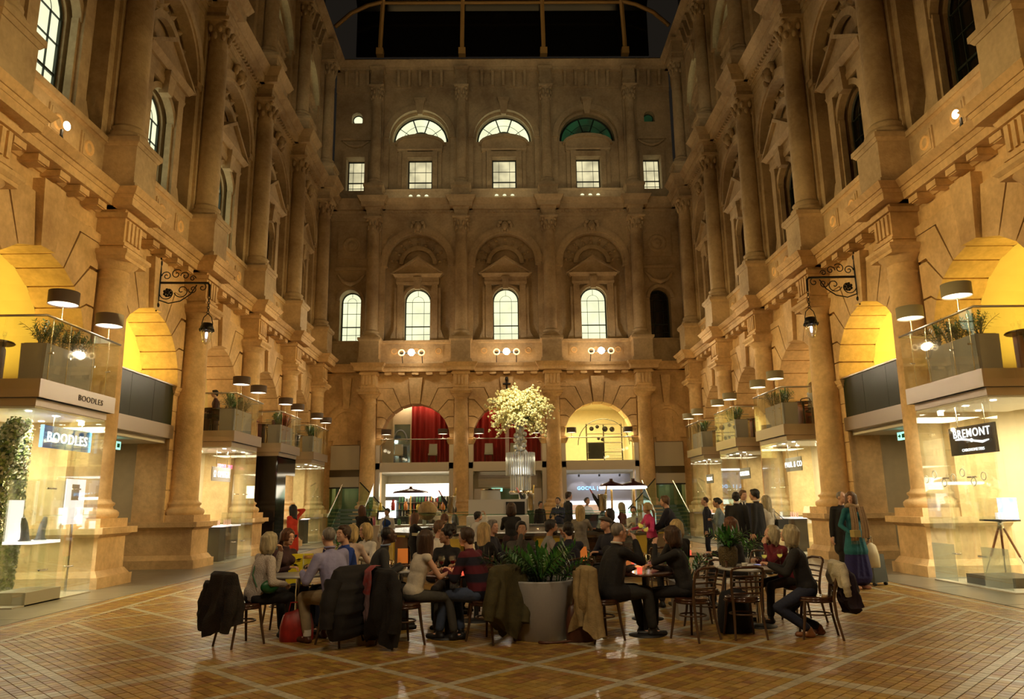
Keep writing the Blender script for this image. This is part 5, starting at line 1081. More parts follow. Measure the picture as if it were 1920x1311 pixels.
def pitcher():
    t=thing('water_jug','clear glass jug with slices of orange on the left grey table','jug',(-2.70,9.68,.74)); obj('jug_glass',MB().lathe([(.065,0),(.075,.1),(.07,.24),(.075,.26)],(0,0),20,cap=False),MGL,t); obj('orange_slices',MB().lathe([(.068,.20),(.07,.235),(.0,.24)],(0,0),16),mat('orange_slice',(.6,.28,.05),.5,noise=.5,ns=30),t); obj('water',MB().lathe([(.0,.01),(.062,.01),(.068,.20),(0,.20)],(0,0),16,cap=False),MGL,t)
pitcher()
for x,y,k,lb in ((-1.02,9.65,'red','tall wine glass on the small dark table, left one'),(-.88,9.72,'red','wine glass on the small dark table, right one'),(3.18,9.95,'white','glass of white wine left of the second one on the grey plant table'),(3.42,10.05,'white','glass of white wine right of the first one on the grey plant table'),(1.62,10.55,None,'empty wine glass by the silver teapot'),(2.8,12.3,None,'empty glass on the far right table'),(.55,11.7,None,'empty glass behind the planter leaves')): wine(lb,x,y,.74,k)
t=thing('water_bottle','clear water bottle on the table behind the striped sweater','bottle',(-.66,10.85,.74)); obj('bottle_glass',MB().lathe([(.035,0),(.038,.02),(.038,.17),(.015,.24),(.014,.29)],(0,0),14),mat('bottle_clear',(.6,.66,.62),.05,.0,spec=1,trans=.7),t); obj('cap',MB().lathe([(.015,.29),(.015,.31)],(0,0),8),CHROME,t)
table('small dark table holding the water bottle',-.62,10.75,.30,WOOD)
t=thing('phone','phone in the hand of the woman in black at the plant table','phone',(2.93,9.42,.80),.4); obj('screen',MB().box(-.035,.035,-.06,.06,.008,.01),mat('phone_screen',(.2,.2,.3),.1,em=(.5,.5,.9),es=.6),t); obj('case',MB().box(-.038,.038,-.065,.065,0,.008),BLACK,t)
# big planter with zz plant
pl=thing('round_planter','large pale grey round planter full of glossy green stems at the front','planter',(.21,9.42,0))
obj('pot',MB().lathe([(.33,0),(.335,.005),(.425,.66),(.425,.68),(.40,.68),(.39,.62)],(0,0),48,cap=False),GREYP,pl); obj('soil',MB().lathe([(.395,.62),(.02,.63)],(0,0),24),MT['soil'],pl)
leafplant('zz',.52,.52,52,3,pl,(0,0,.62),lw=.040,step=.042,base_r=.34)
t=thing('textured_pot_plant','leafy plant in a brown textured pot on the right grey table','potted plant',(2.72,10.0,.74))
obj('pot',MB().lathe([(.09,0),(.12,.08),(.125,.22),(.10,.26),(.09,.26)],(0,0),24,cap=False),mat('textured_pot',(.12,.08,.02),.5,noise=.7,ns=60,bump=1,bs=60),t); leafplant('x',.30,.34,26,8,t,(0,0,.22),lw=.035,step=.04,m=LEAF,base_r=.06)
for k,(x,y,z,h,n,lb) in enumerate(((-2.95,13.6,0,1.15,20,'bushy green plant in a grey tub behind the lavender shirt'),(-3.9,17.5,0,1.15,16,'green plant with tiny lights in a tub by the left stairs'),(4.35,14.6,0,1.0,14,'green plant in a grey tub in front of the denim coat'),(2.35,10.7,0,.95,14,'dark green plant in a low tub behind the empty chairs'))):
    t=thing('tub_plant',lb,'potted plant',(x,y,z)); obj('tub',MB().frus((-.2,.2,-.2,.2),(-.24,.24,-.24,.24),0,.5),GREYP,t); leafplant('x',h-.45,.42,n,20+k,t,(0,0,.5),lw=.04,step=.06,base_r=.15)
t=thing('yellow_bag','bright yellow carrier bag with black leaf print behind the left table','bag',(-3.02,10.45,.55),.1)
obj('body',MB().frus((-.16,.16,-.05,.05),(-.18,.18,-.03,.03),0,.40),mat('bag_yellow',(.9,.72,.02),.5),t)
for k,(x,z,a) in enumerate(((.02,.12,.4),(.08,.22,.9),(-.04,.26,-.3),(.10,.10,-.6),(.0,.33,.2))): obj('leaf_print',MB().add([(x-.05*math.cos(a),-.056,z-.05*math.sin(a)),(x-.012*math.sin(a),-.056,z+.014*math.cos(a)),(x+.05*math.cos(a),-.056,z+.05*math.sin(a)),(x+.012*math.sin(a),-.056,z-.014*math.cos(a))],[(0,1,2,3)]),BLACK,t)
t=thing('bag_stand','dark table under the yellow bag','table',(-3.02,10.45,0)); obj('table_top',MB().lathe([(.2,.53),(.2,.55)],(0,0),20),WOOD,t); obj('pedestal',MB().cyl((0,0,0),(0,0,.53),.03),BLACK,t)
# soft goods ---------------------------------------------------------------
def cloth_loft(rings,n=36,fold=.0,nf=7,seed=1,puff=0,mi=0,mb=None):
    """rings: list of (x,y,z,halfwidth,halfthick,rot); closed hanging shape with folds"""
    mb=mb or MB(); r=random.Random(seed); ph=r.uniform(0,6); K=len(rings); v=[]
    for i,(x,y,z,w,t,ro) in enumerate(rings):
        f=fold*(i/(K-1))
        for j in range(n):
            a=2*PI*j/n; ex=abs(math.cos(a))**.7*math.copysign(1,math.cos(a)); ey=abs(math.sin(a))**.8*math.copysign(1,math.sin(a))
            k=1+f*math.sin(nf*a+ph+i*.25)+f*.5*math.sin((nf*2+1)*a+ph*2)
            px,py=ex*w*(1+f*.3*math.sin(3*a+ph)),ey*t*k+ (f*.35*t*math.sin(nf*.5*a))
            c,s=math.cos(ro),math.sin(ro); q=(i/(K-1))**2; v.append((x+px*c-py*s+q*fold*.06*math.sin(ph*3+i*.3),y+px*s+py*c,z+q*fold*.16*math.sin(1.5*px/w*2+ph)+q*fold*.05*math.sin(5*a+ph)))
    f=[(i*n+j,(i+1)*n+j,(i+1)*n+(j+1)%n,i*n+(j+1)%n) for i in range(K-1) for j in range(n)]
    mb.add(v,f,mi,True); mb.add(v[:n],[tuple(range(n))],mi,True); mb.add(v[-n:],[tuple(range(n-1,-1,-1))],mi,True); return mb
def interp(keys,n):
    out=[]; m=len(keys)-1
    for i in range(n):
        t=i/(n-1)*m; k=min(int(t),m-1); f=t-k; f=f*f*(3-2*f)*.5+f*.5; out.append(tuple(a+(b-a)*f for a,b in zip(keys[k],keys[k+1])))
    return out
def coat(label,x,y,face,keys,m,fold=.35,nf=7,seed=1,quilt=0,sleeves=(),name='coat',extra=None):
    t=thing(name,label,'coat',(x,y,0),rd(face-90)); R=interp(keys,26)
    if quilt: R=[(a,b,z,w_*(1+.0),th*(1+.28*abs(math.sin(z*quilt))),ro) for a,b,z,w_,th,ro in R]
    obj('body',cloth_loft(R,44,fold,nf,seed),m,t)
    for k,(pts,rr) in enumerate(sleeves):
        P_=[Vector(p) for p in pts]; mb=MB(); Q=[P_[0].lerp(P_[1],0)]; 
        pp=[];rad=[]
        for i in range(len(P_)-1):
            for s in range(5): pp.append(P_[i].lerp(P_[i+1],s/5)); rad.append(rr*(1-.25*(i+s/5)/(len(P_)-1))*(1+.12*math.sin(s*2.3+i)))
        pp.append(P_[-1]); rad.append(rr*.7); mb.tube(pp,rad,10); obj('sleeve',mb,m,t)
    return t
CB=(0,-.26)
WOOL=lambda n,c,nz=.35,b=.3,bs=60,**k: mat(n,c,.85,noise=nz,ns=14,bump=b,bs=bs,**k)
fur=WOOL('coat_brown_fur',(.022,.014,.012),.6,.9,90); puf=WOOL('coat_puffer_black',(.013,.011,.013),.3,.2,20); blk=WOOL('coat_black',(.012,.011,.013)); olive=WOOL('coat_olive',(.07,.058,.018)); tan_=WOOL('coat_tan',(.36,.26,.12)); crm=WOOL('coat_cream',(.55,.50,.38)); prp=WOOL('coat_dark_purple',(.02,.008,.022))
chair('wooden chair under the brown furry coat at the far left',-3.34,9.22,52)
coat('dark brown furry coat hung on the leftmost chair',-3.34,9.22,52,[(0,-.27,.85,.20,.03,0),(0,-.27,.82,.24,.07,0),(0,-.27,.6,.27,.10,0),(-.02,-.28,.4,.32,.12,0),(.0,-.28,.22,.33,.10,0)],fur,.5,6,2,sleeves=[([(-.22,-.30,.72),(-.30,-.33,.5),(-.33,-.32,.28)],.07),([(.22,-.3,.70),(.27,-.33,.45),(.22,-.36,.2)],.075)])
chair('chair under the black quilted coat of the man in lavender',-2.18,9.18,142)
coat('long black quilted padded coat hung behind the man in the lavender shirt',-2.18,9.18,142,[(0,-.24,.90,.22,.03,0),(0,-.25,.86,.30,.09,0),(0,-.27,.66,.38,.13,0),(.0,-.28,.4,.42,.14,0),(.02,-.28,.12,.36,.11,0)],puf,.10,5,3,quilt=26,sleeves=[([(-.33,-.28,.75),(-.42,-.30,.5),(-.44,-.30,.25)],.10),([(.33,-.28,.75),(.40,-.30,.45),(.36,-.28,.12)],.11)])
chair('chair under the black coat with the red grey scarf',-1.42,9.05,38)
coat('black wool coat hung behind the woman in the white sleeveless top',-1.42,9.05,38,[(0,-.27,.87,.20,.03,0),(0,-.27,.84,.27,.08,0),(0,-.28,.6,.31,.12,0),(0,-.28,.3,.34,.12,0),(0,-.28,.1,.30,.10,0)],blk,.4,7,4,sleeves=[([(-.26,-.3,.75),(-.34,-.33,.5),(-.30,-.36,.25)],.075),([(.27,-.28,.75),(.33,-.28,.5),(.30,-.3,.2)],.08)])
t=thing('scarf','fringed scarf, red at the top and grey below, over the black coat','scarf',(-1.42,9.05,0),rd(38-90))
def scf(u,v):
    z=.90-.70*v; return (-.10+.14*(u-.5)*(1+.2*math.sin(v*6))+.02*math.sin(v*9),-.27-.135-.02*math.sin(u*9+v*3)-.02*math.sin(PI*v) if v>.06 else -.27-2.2*v,z if v>.06 else .90)
obj('upper_half',MB().grid(lambda u,v:scf(u,v*.45),12,14),mat('scarf_red',(.30,.03,.035),.8,noise=.4,ns=20,c2=(.22,.10,.11)),t); obj('lower_half',MB().grid(lambda u,v:scf(u,.45+v*.55),12,14),mat('scarf_grey',(.20,.13,.15),.85,noise=.5,ns=16),t)
chair('chair under the olive coat beside the big planter',-.42,9.22,140)
coat('olive green coat hung on the chair left of the big planter',-.42,9.22,140,[(0,-.25,.88,.18,.03,0),(0,-.26,.84,.25,.08,0),(0,-.28,.55,.31,.11,0),(0,-.29,.3,.37,.11,0),(.02,-.28,.14,.20,.08,0)],olive,.55,6,6,sleeves=[([(-.24,-.3,.74),(-.33,-.33,.5),(-.38,-.33,.30)],.08),([(.22,-.3,.74),(.26,-.38,.5),(.16,-.42,.22)],.085)])
chair('chair draped with the tan coat, right of the big planter',.92,9.18,28)
coat('tan trench coat slung over the left corner of a chair back',.92,9.18,28,[(.08,-.25,.86,.10,.04,0),(.10,-.26,.83,.15,.08,0),(.12,-.28,.6,.15,.09,0),(.13,-.28,.35,.20,.10,0),(.14,-.28,.17,.26,.11,0)],tan_,.5,6,8,sleeves=[([(.02,-.33,.80),(.06,-.37,.55),(.12,-.36,.2)],.06)])
chair('empty looking chair behind the woman in black, slats to the viewer',2.0,9.15,125)
chair('empty chair with its slatted back square to the viewer',2.62,9.22,92)
chair('chair under the cream jacket at the far right of the group',3.47,9.12,165)
coat('cream knitted jacket over the back of the rightmost chair',3.47,9.12,165,[(0,-.24,.88,.17,.03,0),(0,-.26,.85,.24,.08,0),(0,-.27,.72,.27,.10,0),(.02,-.28,.60,.28,.08,0)],crm,.3,6,9,name='jacket',sleeves=[([(.2,-.30,.80),(.30,-.28,.6),(.32,-.2,.38)],.05),([(-.22,-.3,.78),(-.30,-.3,.62),(-.28,-.32,.5)],.05)])
coat('dark purple jacket hanging over the cream one on the rightmost chair',3.47,9.12,165,[(0,-.34,.78,.14,.04,0),(0,-.36,.72,.20,.07,0),(0,-.37,.5,.21,.09,0),(-.03,-.38,.36,.16,.08,0)],prp,.5,6,12,name='jacket')
for lb,x,y,f in (('chair of the young brown haired woman behind the furry sweater',-3.25,10.5,-60),('chair of the man in blue',-2.1,10.5,215),('chair of the curly haired woman',-1.0,10.6,-90),('chair of the man in the blazer',-2.1,10.1,10),('chair turned away behind the striped sweater',-.5,11.4,70),('chair of the bearded man behind the planter',.05,11.5,-60),('chair of the man in navy behind the planter',.75,10.9,110),('chair of the bob haired woman',2.5,11.3,150),('dark chair behind the woman in black',2.35,9.95,200),('chair of the maroon sleeved person behind the blond woman',3.75,10.3,190),('chair of the woman with glasses at right',3.5,11.7,200),('chair behind the cap man',1.45,12.6,-100),('brown leather backed chair before the man in the navy parka',2.45,13.2,90)): chair(lb,x,y,f)
# bags on the floor
def bag(label,x,y,w,d,h,m,rz=0,name='handbag',hd=True,z=0):
    t=thing(name,label,'bag',(x,y,z),rz); obj('body',cloth_loft([(0,0,.0,w*.48,d*.45,0),(0,0,.03,w*.5,d*.5,0),(0,0,h*.5,w*.5,d*.48,0),(0,0,h*.9,w*.42,d*.3,0),(0,0,h,w*.36,d*.12,0)],24,.12,5,3),m,t)
    if hd: obj('handle',MB().tube([(-w*.25,0,h*.95),(-w*.2,0,h*1.3),(w*.2,0,h*1.3),(w*.25,0,h*.95)],.01,6),m,t)
bag('crumpled red bag on the floor under the left table',-2.75,9.45,.40,.25,.34,mat('bag_red',(.42,.02,.012),.5,noise=.5,ns=8),.3)
bag('brown leather bag leaning at the foot of the big planter',.66,9.12,.34,.2,.42,mat('bag_brown',(.09,.03,.015),.4),.2)
bag('black backpack under the empty chair',2.62,9.55,.42,.28,.5,blk,.1,'backpack'); bag('pale paper bag beside the black padded coat',-1.86,9.15,.22,.16,.36,mat('bag_paper',(.35,.30,.22),.6),.5,'paper_bag',False)
t=thing('scarf_end','brown strap end lying on the floor in front of the planter','strap',(.25,9.0,0)); obj('strap',MB().tube([(-.08,.02,.012),(-.05,-.02,.012),(.05,-.03,.012),(.2,.0,.015),(.35,.05,.02)],[.02,.022,.018,.016,.014],6),MT['bag_brown'],t)
# ================================================================== PEOPLE
QUEUE=[]   # (object, voxel, smooth iterations, extra MB, materials) converted together at the end
def V3(*a): return Vector(a)
def cap(mb,p,q,r1,r2=None,n=10,mi=0):
    """closed tapered capsule"""
    r2=r1 if r2 is None else r2; p=Vector(p);q=Vector(q); d=q-p; L=d.length
    if L<1e-6: d=V3(0,0,1)
    d.normalize(); P_=[];R=[]
    for k in (0,1,2,3): a=PI/2*k/3; P_.append(p-d*r1*math.cos(a)); R.append(max(.001,r1*math.sin(a)))
    for k in (3,2,1,0): a=PI/2*k/3; P_.append(q+d*r2*math.cos(a)); R.append(max(.001,r2*math.sin(a)))
    mb.tube(P_,R,n,mi); return mb
def elo(mb,c,r,M=None,n=14,m=10,mi=0): mb.ell(c,r,n,m,mi,M); return mb
def ik(a,t,l1,l2,pole):
    a=Vector(a);t=Vector(t); d=t-a; L=min(d.length,(l1+l2)*.995); d.normalize(); t=a+d*L
    c=(l1*l1+L*L-l2*l2)/(2*l1*L); c=max(-1,min(1,c)); s=math.sqrt(1-c*c); p=Vector(pole); p=(p-d*p.dot(d)); p=p.normalized() if p.length>1e-5 else d.orthogonal().normalized()
    return a+d*l1*c+p*l1*s,t
SK={'fair':mat('skin_fair',(.62,.36,.25),.5,noise=.12,ns=9),'tan':mat('skin_tan',(.46,.25,.15),.5,noise=.12,ns=9),'dark':mat('skin_dark',(.07,.032,.018),.45,noise=.15,ns=9),'olive':mat('skin_olive',(.40,.22,.13),.5,noise=.12,ns=9)}
def hairm(n,c): return mat('hair_'+n,c,.5,noise=.55,ns=30,bump=.7,bs=55,stretch=(1,1,.25))
HR={'blond':hairm('blond',(.56,.40,.17)),'ash':hairm('ash_blond',(.50,.42,.26)),'grey':hairm('grey',(.25,.22,.19)),'brown':hairm('brown',(.06,.028,.014)),'lbrown':hairm('light_brown',(.16,.08,.035)),'dark':hairm('dark',(.012,.008,.007)),'auburn':hairm('auburn',(.14,.05,.02))}
EYEW=mat('eye_white',(.7,.68,.62),.3); EYED=mat('eye_dark',(.02,.012,.01),.2); LIP=mat('lips',(.40,.13,.11),.45)
def fab(n,c,nz=.2,**k): return mat('cloth_'+n,c,.85,noise=nz,ns=10,bump=.35,bs=24,**k)
def hand(mb,w,d,up,s,k,curl=.5,mi=0):
    """palm and five fingers from wrist w along d; up = back of the hand; s=+1/-1 thumb side"""
    d=Vector(d).normalized(); up=Vector(up); up=(up-d*up.dot(d)).normalized(); sd=d.cross(up)*s
    c=w+d*.045*k
    for q in (-.018,0,.018): cap(mb,w+sd*q*k*.7,w+d*.080*k+sd*q*k*1.5,.015*k,.013*k,7,mi)
    for i,(o,L) in enumerate(((.030,.072),(.010,.082),(-.010,.076),(-.029,.060))):
        b=w+d*.082*k+sd*o*k; a1=curl*.6; d1=(d*math.cos(a1)-up*math.sin(a1)); m_=b+d1*L*.5*k; a2=curl*1.6; d2=(d*math.cos(a2)-up*math.sin(a2)); e=m_+d2*L*.5*k
        cap(mb,b,m_,.0085*k,.008*k,6,mi); cap(mb,m_,e,.008*k,.006*k,6,mi)
    b=w+d*.025*k+sd*.028*k; m_=b+(d*.6+sd*.7-up*.3*curl).normalized()*.038*k; cap(mb,b,m_,.011*k,.0095*k,6,mi); cap(mb,m_,m_+(d*.9+sd*.15-up*.4*curl).normalized()*.03*k,.0095*k,.007*k,6,mi)
LOD={0:(.0105,.015),1:(.0135,.019),2:(.018,.025)}
def person(label,x,y,face,pose='sit',k=1.0,lean=8,lat=0,hy=0,hp=0,L='table',R='table',feet=None,skin='fair',hair='brown',style='short',top=None,bot=None,shoe=None,sleeve=1,jacket=0,skirt=0,lod=1,fem=0,z=0,extra=None,collar=None,vest=None,hips=None,knees=None,scale_w=1,group=None):
    t=thing('person',label,'person',(x,y,z),rd(face-90),group)
    wd=(.90 if fem else 1.0)*scale_w
    hz=(.535 if pose=='sit' else .93*k) if hips is None else hips
    P0=V3(0,0,hz+.02); sl,cl=math.sin(rd(lean)),math.cos(rd(lean)); s=V3(math.sin(rd(lat)),sl,cl*math.cos(rd(lat))).normalized()
    chest=P0+s*.33*k; nb=P0+s*.50*k; shc=P0+s*.445*k; rt=V3(math.cos(rd(lat)),0,-math.sin(rd(lat)))
    nk=(s*.5+V3(0,0,1)*.8+V3(0,.12,0)).normalized(); 
    HM=Euler((rd(-hp),0,rd(-hy)),'XYZ').to_matrix() if 0 else (Matrix.Rotation(rd(-hy),3,'Z')@Matrix.Rotation(rd(hp),3,'X'))
    hc=nb+nk*.155*k+HM@V3(0,.02,0.01)*k
    F=lambda a,b,c: hc+HM@(V3(a,b,c)*k)
    tm=Matrix.Rotation(-rd(lean),3,'X')@Matrix.Rotation(rd(lat),3,'Y') 
    body=MB()
    # trunk
    elo(body,P0+V3(0,0,-.01),(.155*k*wd,.115*k,.12*k),tm); elo(body,P0+s*.17*k,(.135*k*wd,.10*k,.15*k),tm); elo(body,chest,(.155*k*wd,.108*k,.165*k),tm)
    sh={q:shc+rt*q*.165*k*wd for q in (-1,1)}
    cap(body,sh[-1],sh[1],.052*k); cap(body,nb-s*.03,nb+nk*.07*k,.056*k*(.85 if fem else 1),.050*k*(.85 if fem else 1))
    if fem:
        for q in (-1,1): elo(body,chest+rt*q*.07*k+s*.01+V3(0,.085*k,0),(.06*k,.055*k,.06*k))
    # head
    elo(body,F(0,-.012,.025),(.074*k,.092*k,.092*k),HM); elo(body,F(0,.022,-.038),(.056*k,.062*k,.070*k),HM); elo(body,F(0,.058,-.088),(.026*k,.022*k,.022*k),HM)
    cap(body,F(0,.078,.012),F(0,.094,-.022),.010*k,.0145*k); cap(body,F(-.032,.073,.030),F(.032,.073,.030),.013*k)
    for q in (-1,1): elo(body,F(q*.074,-.008,-.008),(.010*k,.018*k,.030*k),HM); elo(body,F(q*.034,.062,-.02),(.02*k,.018*k,.018*k))
    cap(body,nb+nk*.05*k,F(0,-.01,-.04),.050*k*(.85 if fem else 1),.048*k)
    ex=MB()
    for q in (-1,1):
        elo(ex,F(q*.031,.0785,.008),(.013*k,.007*k,.007*k),HM,8,6,1); elo(ex,F(q*.031,.0845,.008),(.0055*k,.004*k,.006*k),HM,8,6,2)
        cap(ex,F(q*.018,.086,.030),F(q*.046,.074,.030),.0045*k,.003*k,5,4)
    elo(ex,F(0,.088,-.052),(.023*k,.008*k,.006*k),HM,10,5,3); elo(ex,F(0,.085,-.062),(.018*k,.008*k,.006*k),HM,10,5,3)
    # arms
    pre={'table':lambda q:(q*.15,.40,.80),'lap':lambda q:(q*.10,.28,.62),'chin':lambda q:(q*.04,.20+hc.y*.8,hc.z-.13),'mouth':lambda q:(q*.03,hc.y+.15,hc.z-.07),'drink':lambda q:(q*.05,hc.y+.19,hc.z-.10),'side':lambda q:(q*.25,.04,hz-.10*k),'fold':lambda q:(-q*.06,.20,hz+.28),'phone':lambda q:(q*.10,.30,hz+.40),'ear':lambda q:(q*.11,hc.y+.02,hc.z-.02),'bar':lambda q:(q*.2,.38,1.06),'point':lambda q:(q*.1,.42,hz+.3),'head':lambda q:(q*.16,hc.y+.10,hc.z+.02)}
    EL={};WR={}
    for q,tgt in ((-1,L),(1,R)):
        tg=Vector(pre[tgt](q) if isinstance(tgt,str) else tgt)
        up_=tg.z>shc.z-.12
        pole=V3(q*.6,-.5,-1) if tgt!='side' else V3(q*.3,-1,0)
        e,w_=ik(sh[q],tg,.285*k,.255*k,pole); EL[q]=e;WR[q]=w_
        cap(body,sh[q],e,.047*k*wd,.037*k*wd); cap(body,e,w_,.037*k*wd,.024*k)
        fd=(w_-e).normalized()
        if tgt in('table','bar','point'): hd=(fd*.6+V3(-q*.35,.5,0)).normalized(); hd.z*=.3
        elif tgt in('chin','mouth','drink','ear','head'): hd=(V3(-q*.3,-.25,1.0)).normalized() if tgt!='drink' else V3(-q*.6,.1,.75).normalized()
        elif tgt=='side': hd=V3(0,.1,-1)
        else: hd=(fd+V3(-q*.6,0,0)).normalized()
        bk=V3(0,0,1) if abs(hd.z)<.6 else V3(q,.3,0)
        if tgt in('chin','mouth','head'): bk=V3(q*.3,1,.2)
        hand(ex,w_,hd,bk,-q if bk.z>.5 else q,k*(.9 if fem else 1.0),.9 if tgt!='side' else .5,0)
    # legs
    KN={};AN={};HP={}
    for q in (-1,1):
        HP[q]=P0+V3(q*.085*k*wd,0,-.03)
        if pose=='sit': ft=V3(q*.10,.42,.09)
        else: ft=V3(q*.09,.02*q,.09)
        if feet: ft=Vector(feet[0 if q<0 else 1])
        pole=V3(q*.15,1,.6) if pose=='sit' else V3(0,1,0)
        if knees: pole=Vector(knees[0 if q<0 else 1])
        ll=.43*k if pose=='sit' else max(.30,(HP[q]-ft).length*.503); kn,an=ik(HP[q],ft,ll,ll,pole); KN[q]=kn;AN[q]=an
        cap(body,HP[q],kn,.083*k*wd,.054*k*wd); cap(body,kn,an,.052*k*wd,.034*k)
        sd=(kn-HP[q]); fdv=V3(q*.15,1,0).normalized(); cap(body,an-V3(0,0,.04),an+fdv*.13*k-V3(0,0,.055),.034*k,.026*k)
    vx,vc=LOD[lod]
    o=obj('body',body,[SK[skin],EYEW,EYED,LIP,HR[hair]],t); QUEUE.append((o,vx,3,ex))
    if lod==2: pass
    # hair
    if style!='bald':
        h=MB(); sh_=1.0
        if style=='cropped': elo(h,F(0,-.020,.030),(.078*k,.090*k,.090*k),HM)
        else:
            elo(h,F(0,-.024,.036),(.086*k,.096*k,.092*k),HM); elo(h,F(0,.030,.082),(.062*k,.050*k,.036*k),HM)
            if style=='short':
                for q in (-1,1): elo(h,F(q*.070,-.02,.01),(.016*k,.045*k,.045*k),HM)
                elo(h,F(0,-.075,-.03),(.062*k,.035*k,.055*k),HM)
        rr=random.Random(hash(label)%1000 if 0 else len(label)*7+int(x*100)%97)
        if style in('bob','long','pony','halflong'):
            Ln={'bob':.115,'halflong':.26,'long':.38,'pony':.08}[style]
            for i in range(15):
                a=rd(28+ (304*i/14)) ; ca,sa=math.sin(a),math.cos(a)       # 0 = forward
                r0=V3(.080*ca,.088*sa-.022,.045); pts=[F(r0.x*.4,r0.y*.4-.01,.118),F(r0.x,r0.y,.06),F(r0.x*1.10,r0.y*1.05-.006,-.03)]
                l2=Ln*(.85+.3*rr.random()); out=1.12 if style=='bob' else 1.0
                side=abs(ca); e1=F(r0.x*out,min(r0.y,0.02)*1.0-.015,-.03-l2*.5); e1=V3(e1.x,e1.y,pts[2].z-l2*.5*k); e2=V3(e1.x+rt.x*0+(rr.random()-.5)*.02,e1.y-(.03 if style!='bob' else -.0)+(rr.random()-.5)*.02,pts[2].z-l2*k)
                if style=='bob': e2=V3(hc.x+(e1.x-hc.x)*.85,hc.y+(e1.y-hc.y)*.85,e2.z)
                pts+=[e1,e2]; rad=[.018,.024,.025,.024,.012]
                if style=='pony': pts=pts[:3]+[F(r0.x*.3,-.10,-.01)]; rad=[.018,.022,.02,.02]
                for j in range(len(pts)-1): cap(h,pts[j],pts[j+1],rad[j]*k,rad[j+1]*k,7)
            if style=='pony':
                b=F(0,-.11,.01)
                for j in range(5): a=j*1.26; cap(h,b,b+V3(.02*math.cos(a),-.05,-.10)*k,.022*k,.03*k,7); cap(h,b+V3(.02*math.cos(a),-.05,-.10)*k,b+V3(.015*math.cos(a),-.06,-.34)*k,.03*k,.012*k,7)
        if style=='curly':
            for i in range(26): a,b=rr.uniform(0,6.28),rr.uniform(.0,1.9); p=F(.10*math.sin(b)*math.cos(a),-.03+.10*math.sin(b)*math.sin(a)*(1 if math.sin(a)<0 else .6),.05+.10*math.cos(b)); elo(h,p,(.038*k,.038*k,.036*k),None,8,6)
            for i in range(7): p=F(rr.uniform(-.05,.05),-.12,.13+rr.uniform(-.03,.05)); elo(h,p,(.035,.035,.035),None,8,6)
        if style=='bun': elo(h,F(0,-.105,.03),(.04*k,.04*k,.04*k),None)
        hh=obj('hair',h,HR[hair],t); QUEUE.append((hh,vx*.95,2,None))
    # upper clothing
    c=MB(); g=.013; wr_=.098 if fem else .112
    for q in (-1,1): cap(c,P0+rt*q*.045*k*wd-s*.02,chest+rt*q*.05*k*wd-s*.02,(wr_+.012)*k*wd,wr_*k*wd)
    elo(c,P0+s*.17*k,(.15*k*wd,.115*k,.16*k),tm); elo(c,chest,(.168*k*wd,.122*k,.175*k),tm); cap(c,sh[-1]-s*.005,sh[1]-s*.005,.062*k)
    cap(c,nb-s*.05*k,nb+nk*.006,.070*k,.060*k)
    if fem:
        for q in (-1,1): elo(c,chest+rt*q*.07*k+s*.01+V3(0,.088*k,0),(.068*k,.062*k,.068*k))
    if pose=='sit': elo(c,P0+s*.02,(.172*k*wd,.135*k,.12*k),tm)
    else: elo(c,P0+s*.02,(.165*k*wd,.125*k,.13*k),tm)
    if jacket:   # hangs below the hip
        if pose!='sit':
            jr=.165 if skirt else .125
            for q in (-1,0,1): cap(c,V3(q*.055,0,hz+.05),V3(q*.08,0,hz-jacket),.118*k*wd,jr*k*wd)
        else:
            for q in (-1,1): cap(c,HP[q],HP[q].lerp(KN[q],.35),.105*k*wd,.09*k*wd)
    for q in (-1,1):
        if sleeve==0: elo(c,sh[q],(.055*k,.06*k,.06*k)); continue
        e,w_=EL[q],WR[q]; cap(c,sh[q],e,.060*k*wd,.050*k*wd); 
        if sleeve==1: cap(c,e,e.lerp(w_,.93),.050*k*wd,.038*k*wd)
        elif sleeve<1: cap(c,e,e.lerp(w_,sleeve),.050*k*wd,.045*k*wd)
    tp=obj('coat' if jacket>.25 else ('jacket' if jacket else 'top'),c,top,t); QUEUE.append((tp,vc,3,None))
    # lower clothing
    c=MB()
    if skirt:
        zt=hz+.06-(.18 if jacket>.2 else 0); zb=hz-skirt if pose!='sit' else None
        if pose!='sit':
            for j in range(6): f=j/5; cap(c,V3(-.07-.03*f,0,zt-(zt-zb)*f),V3(.07+.03*f,0,zt-(zt-zb)*f),.115*k+.03*f)
            for q in (-1,0,1): cap(c,V3(q*.07,0,zt-.1),V3(q*.12,0,zb+.05),.13*k,.15*k)
        else:
            for q in (-1,1): cap(c,HP[q],KN[q],.105*k,.075*k)
            elo(c,(HP[-1]+KN[1])*.5,(.12,.2,.07))
    else:
        elo(c,P0+V3(0,0,-.02),(.163*k*wd,.125*k,.12*k))
        for q in (-1,1): cap(c,HP[q],KN[q],.094*k*wd,.066*k*wd); cap(c,KN[q],KN[q].lerp(AN[q],.90),.066*k*wd,.056*k)
    bt=obj('skirt' if skirt else 'trousers',c,bot,t); QUEUE.append((bt,vc,3,None))
    # shoes
    sm=shoe or BLACK
    for q in (-1,1):
        c=MB(); an=AN[q]; fdv=V3(q*.15,1,0).normalized(); base=an-V3(0,0,.055); cap(c,base-fdv*.03,base+fdv*.15*k,.040*k,.032*k); cap(c,an,base,.042*k,.042*k)
        b_=MB(); 
        s2=obj('shoe',c,sm,t); QUEUE.append((s2,vc*.8,2,None))
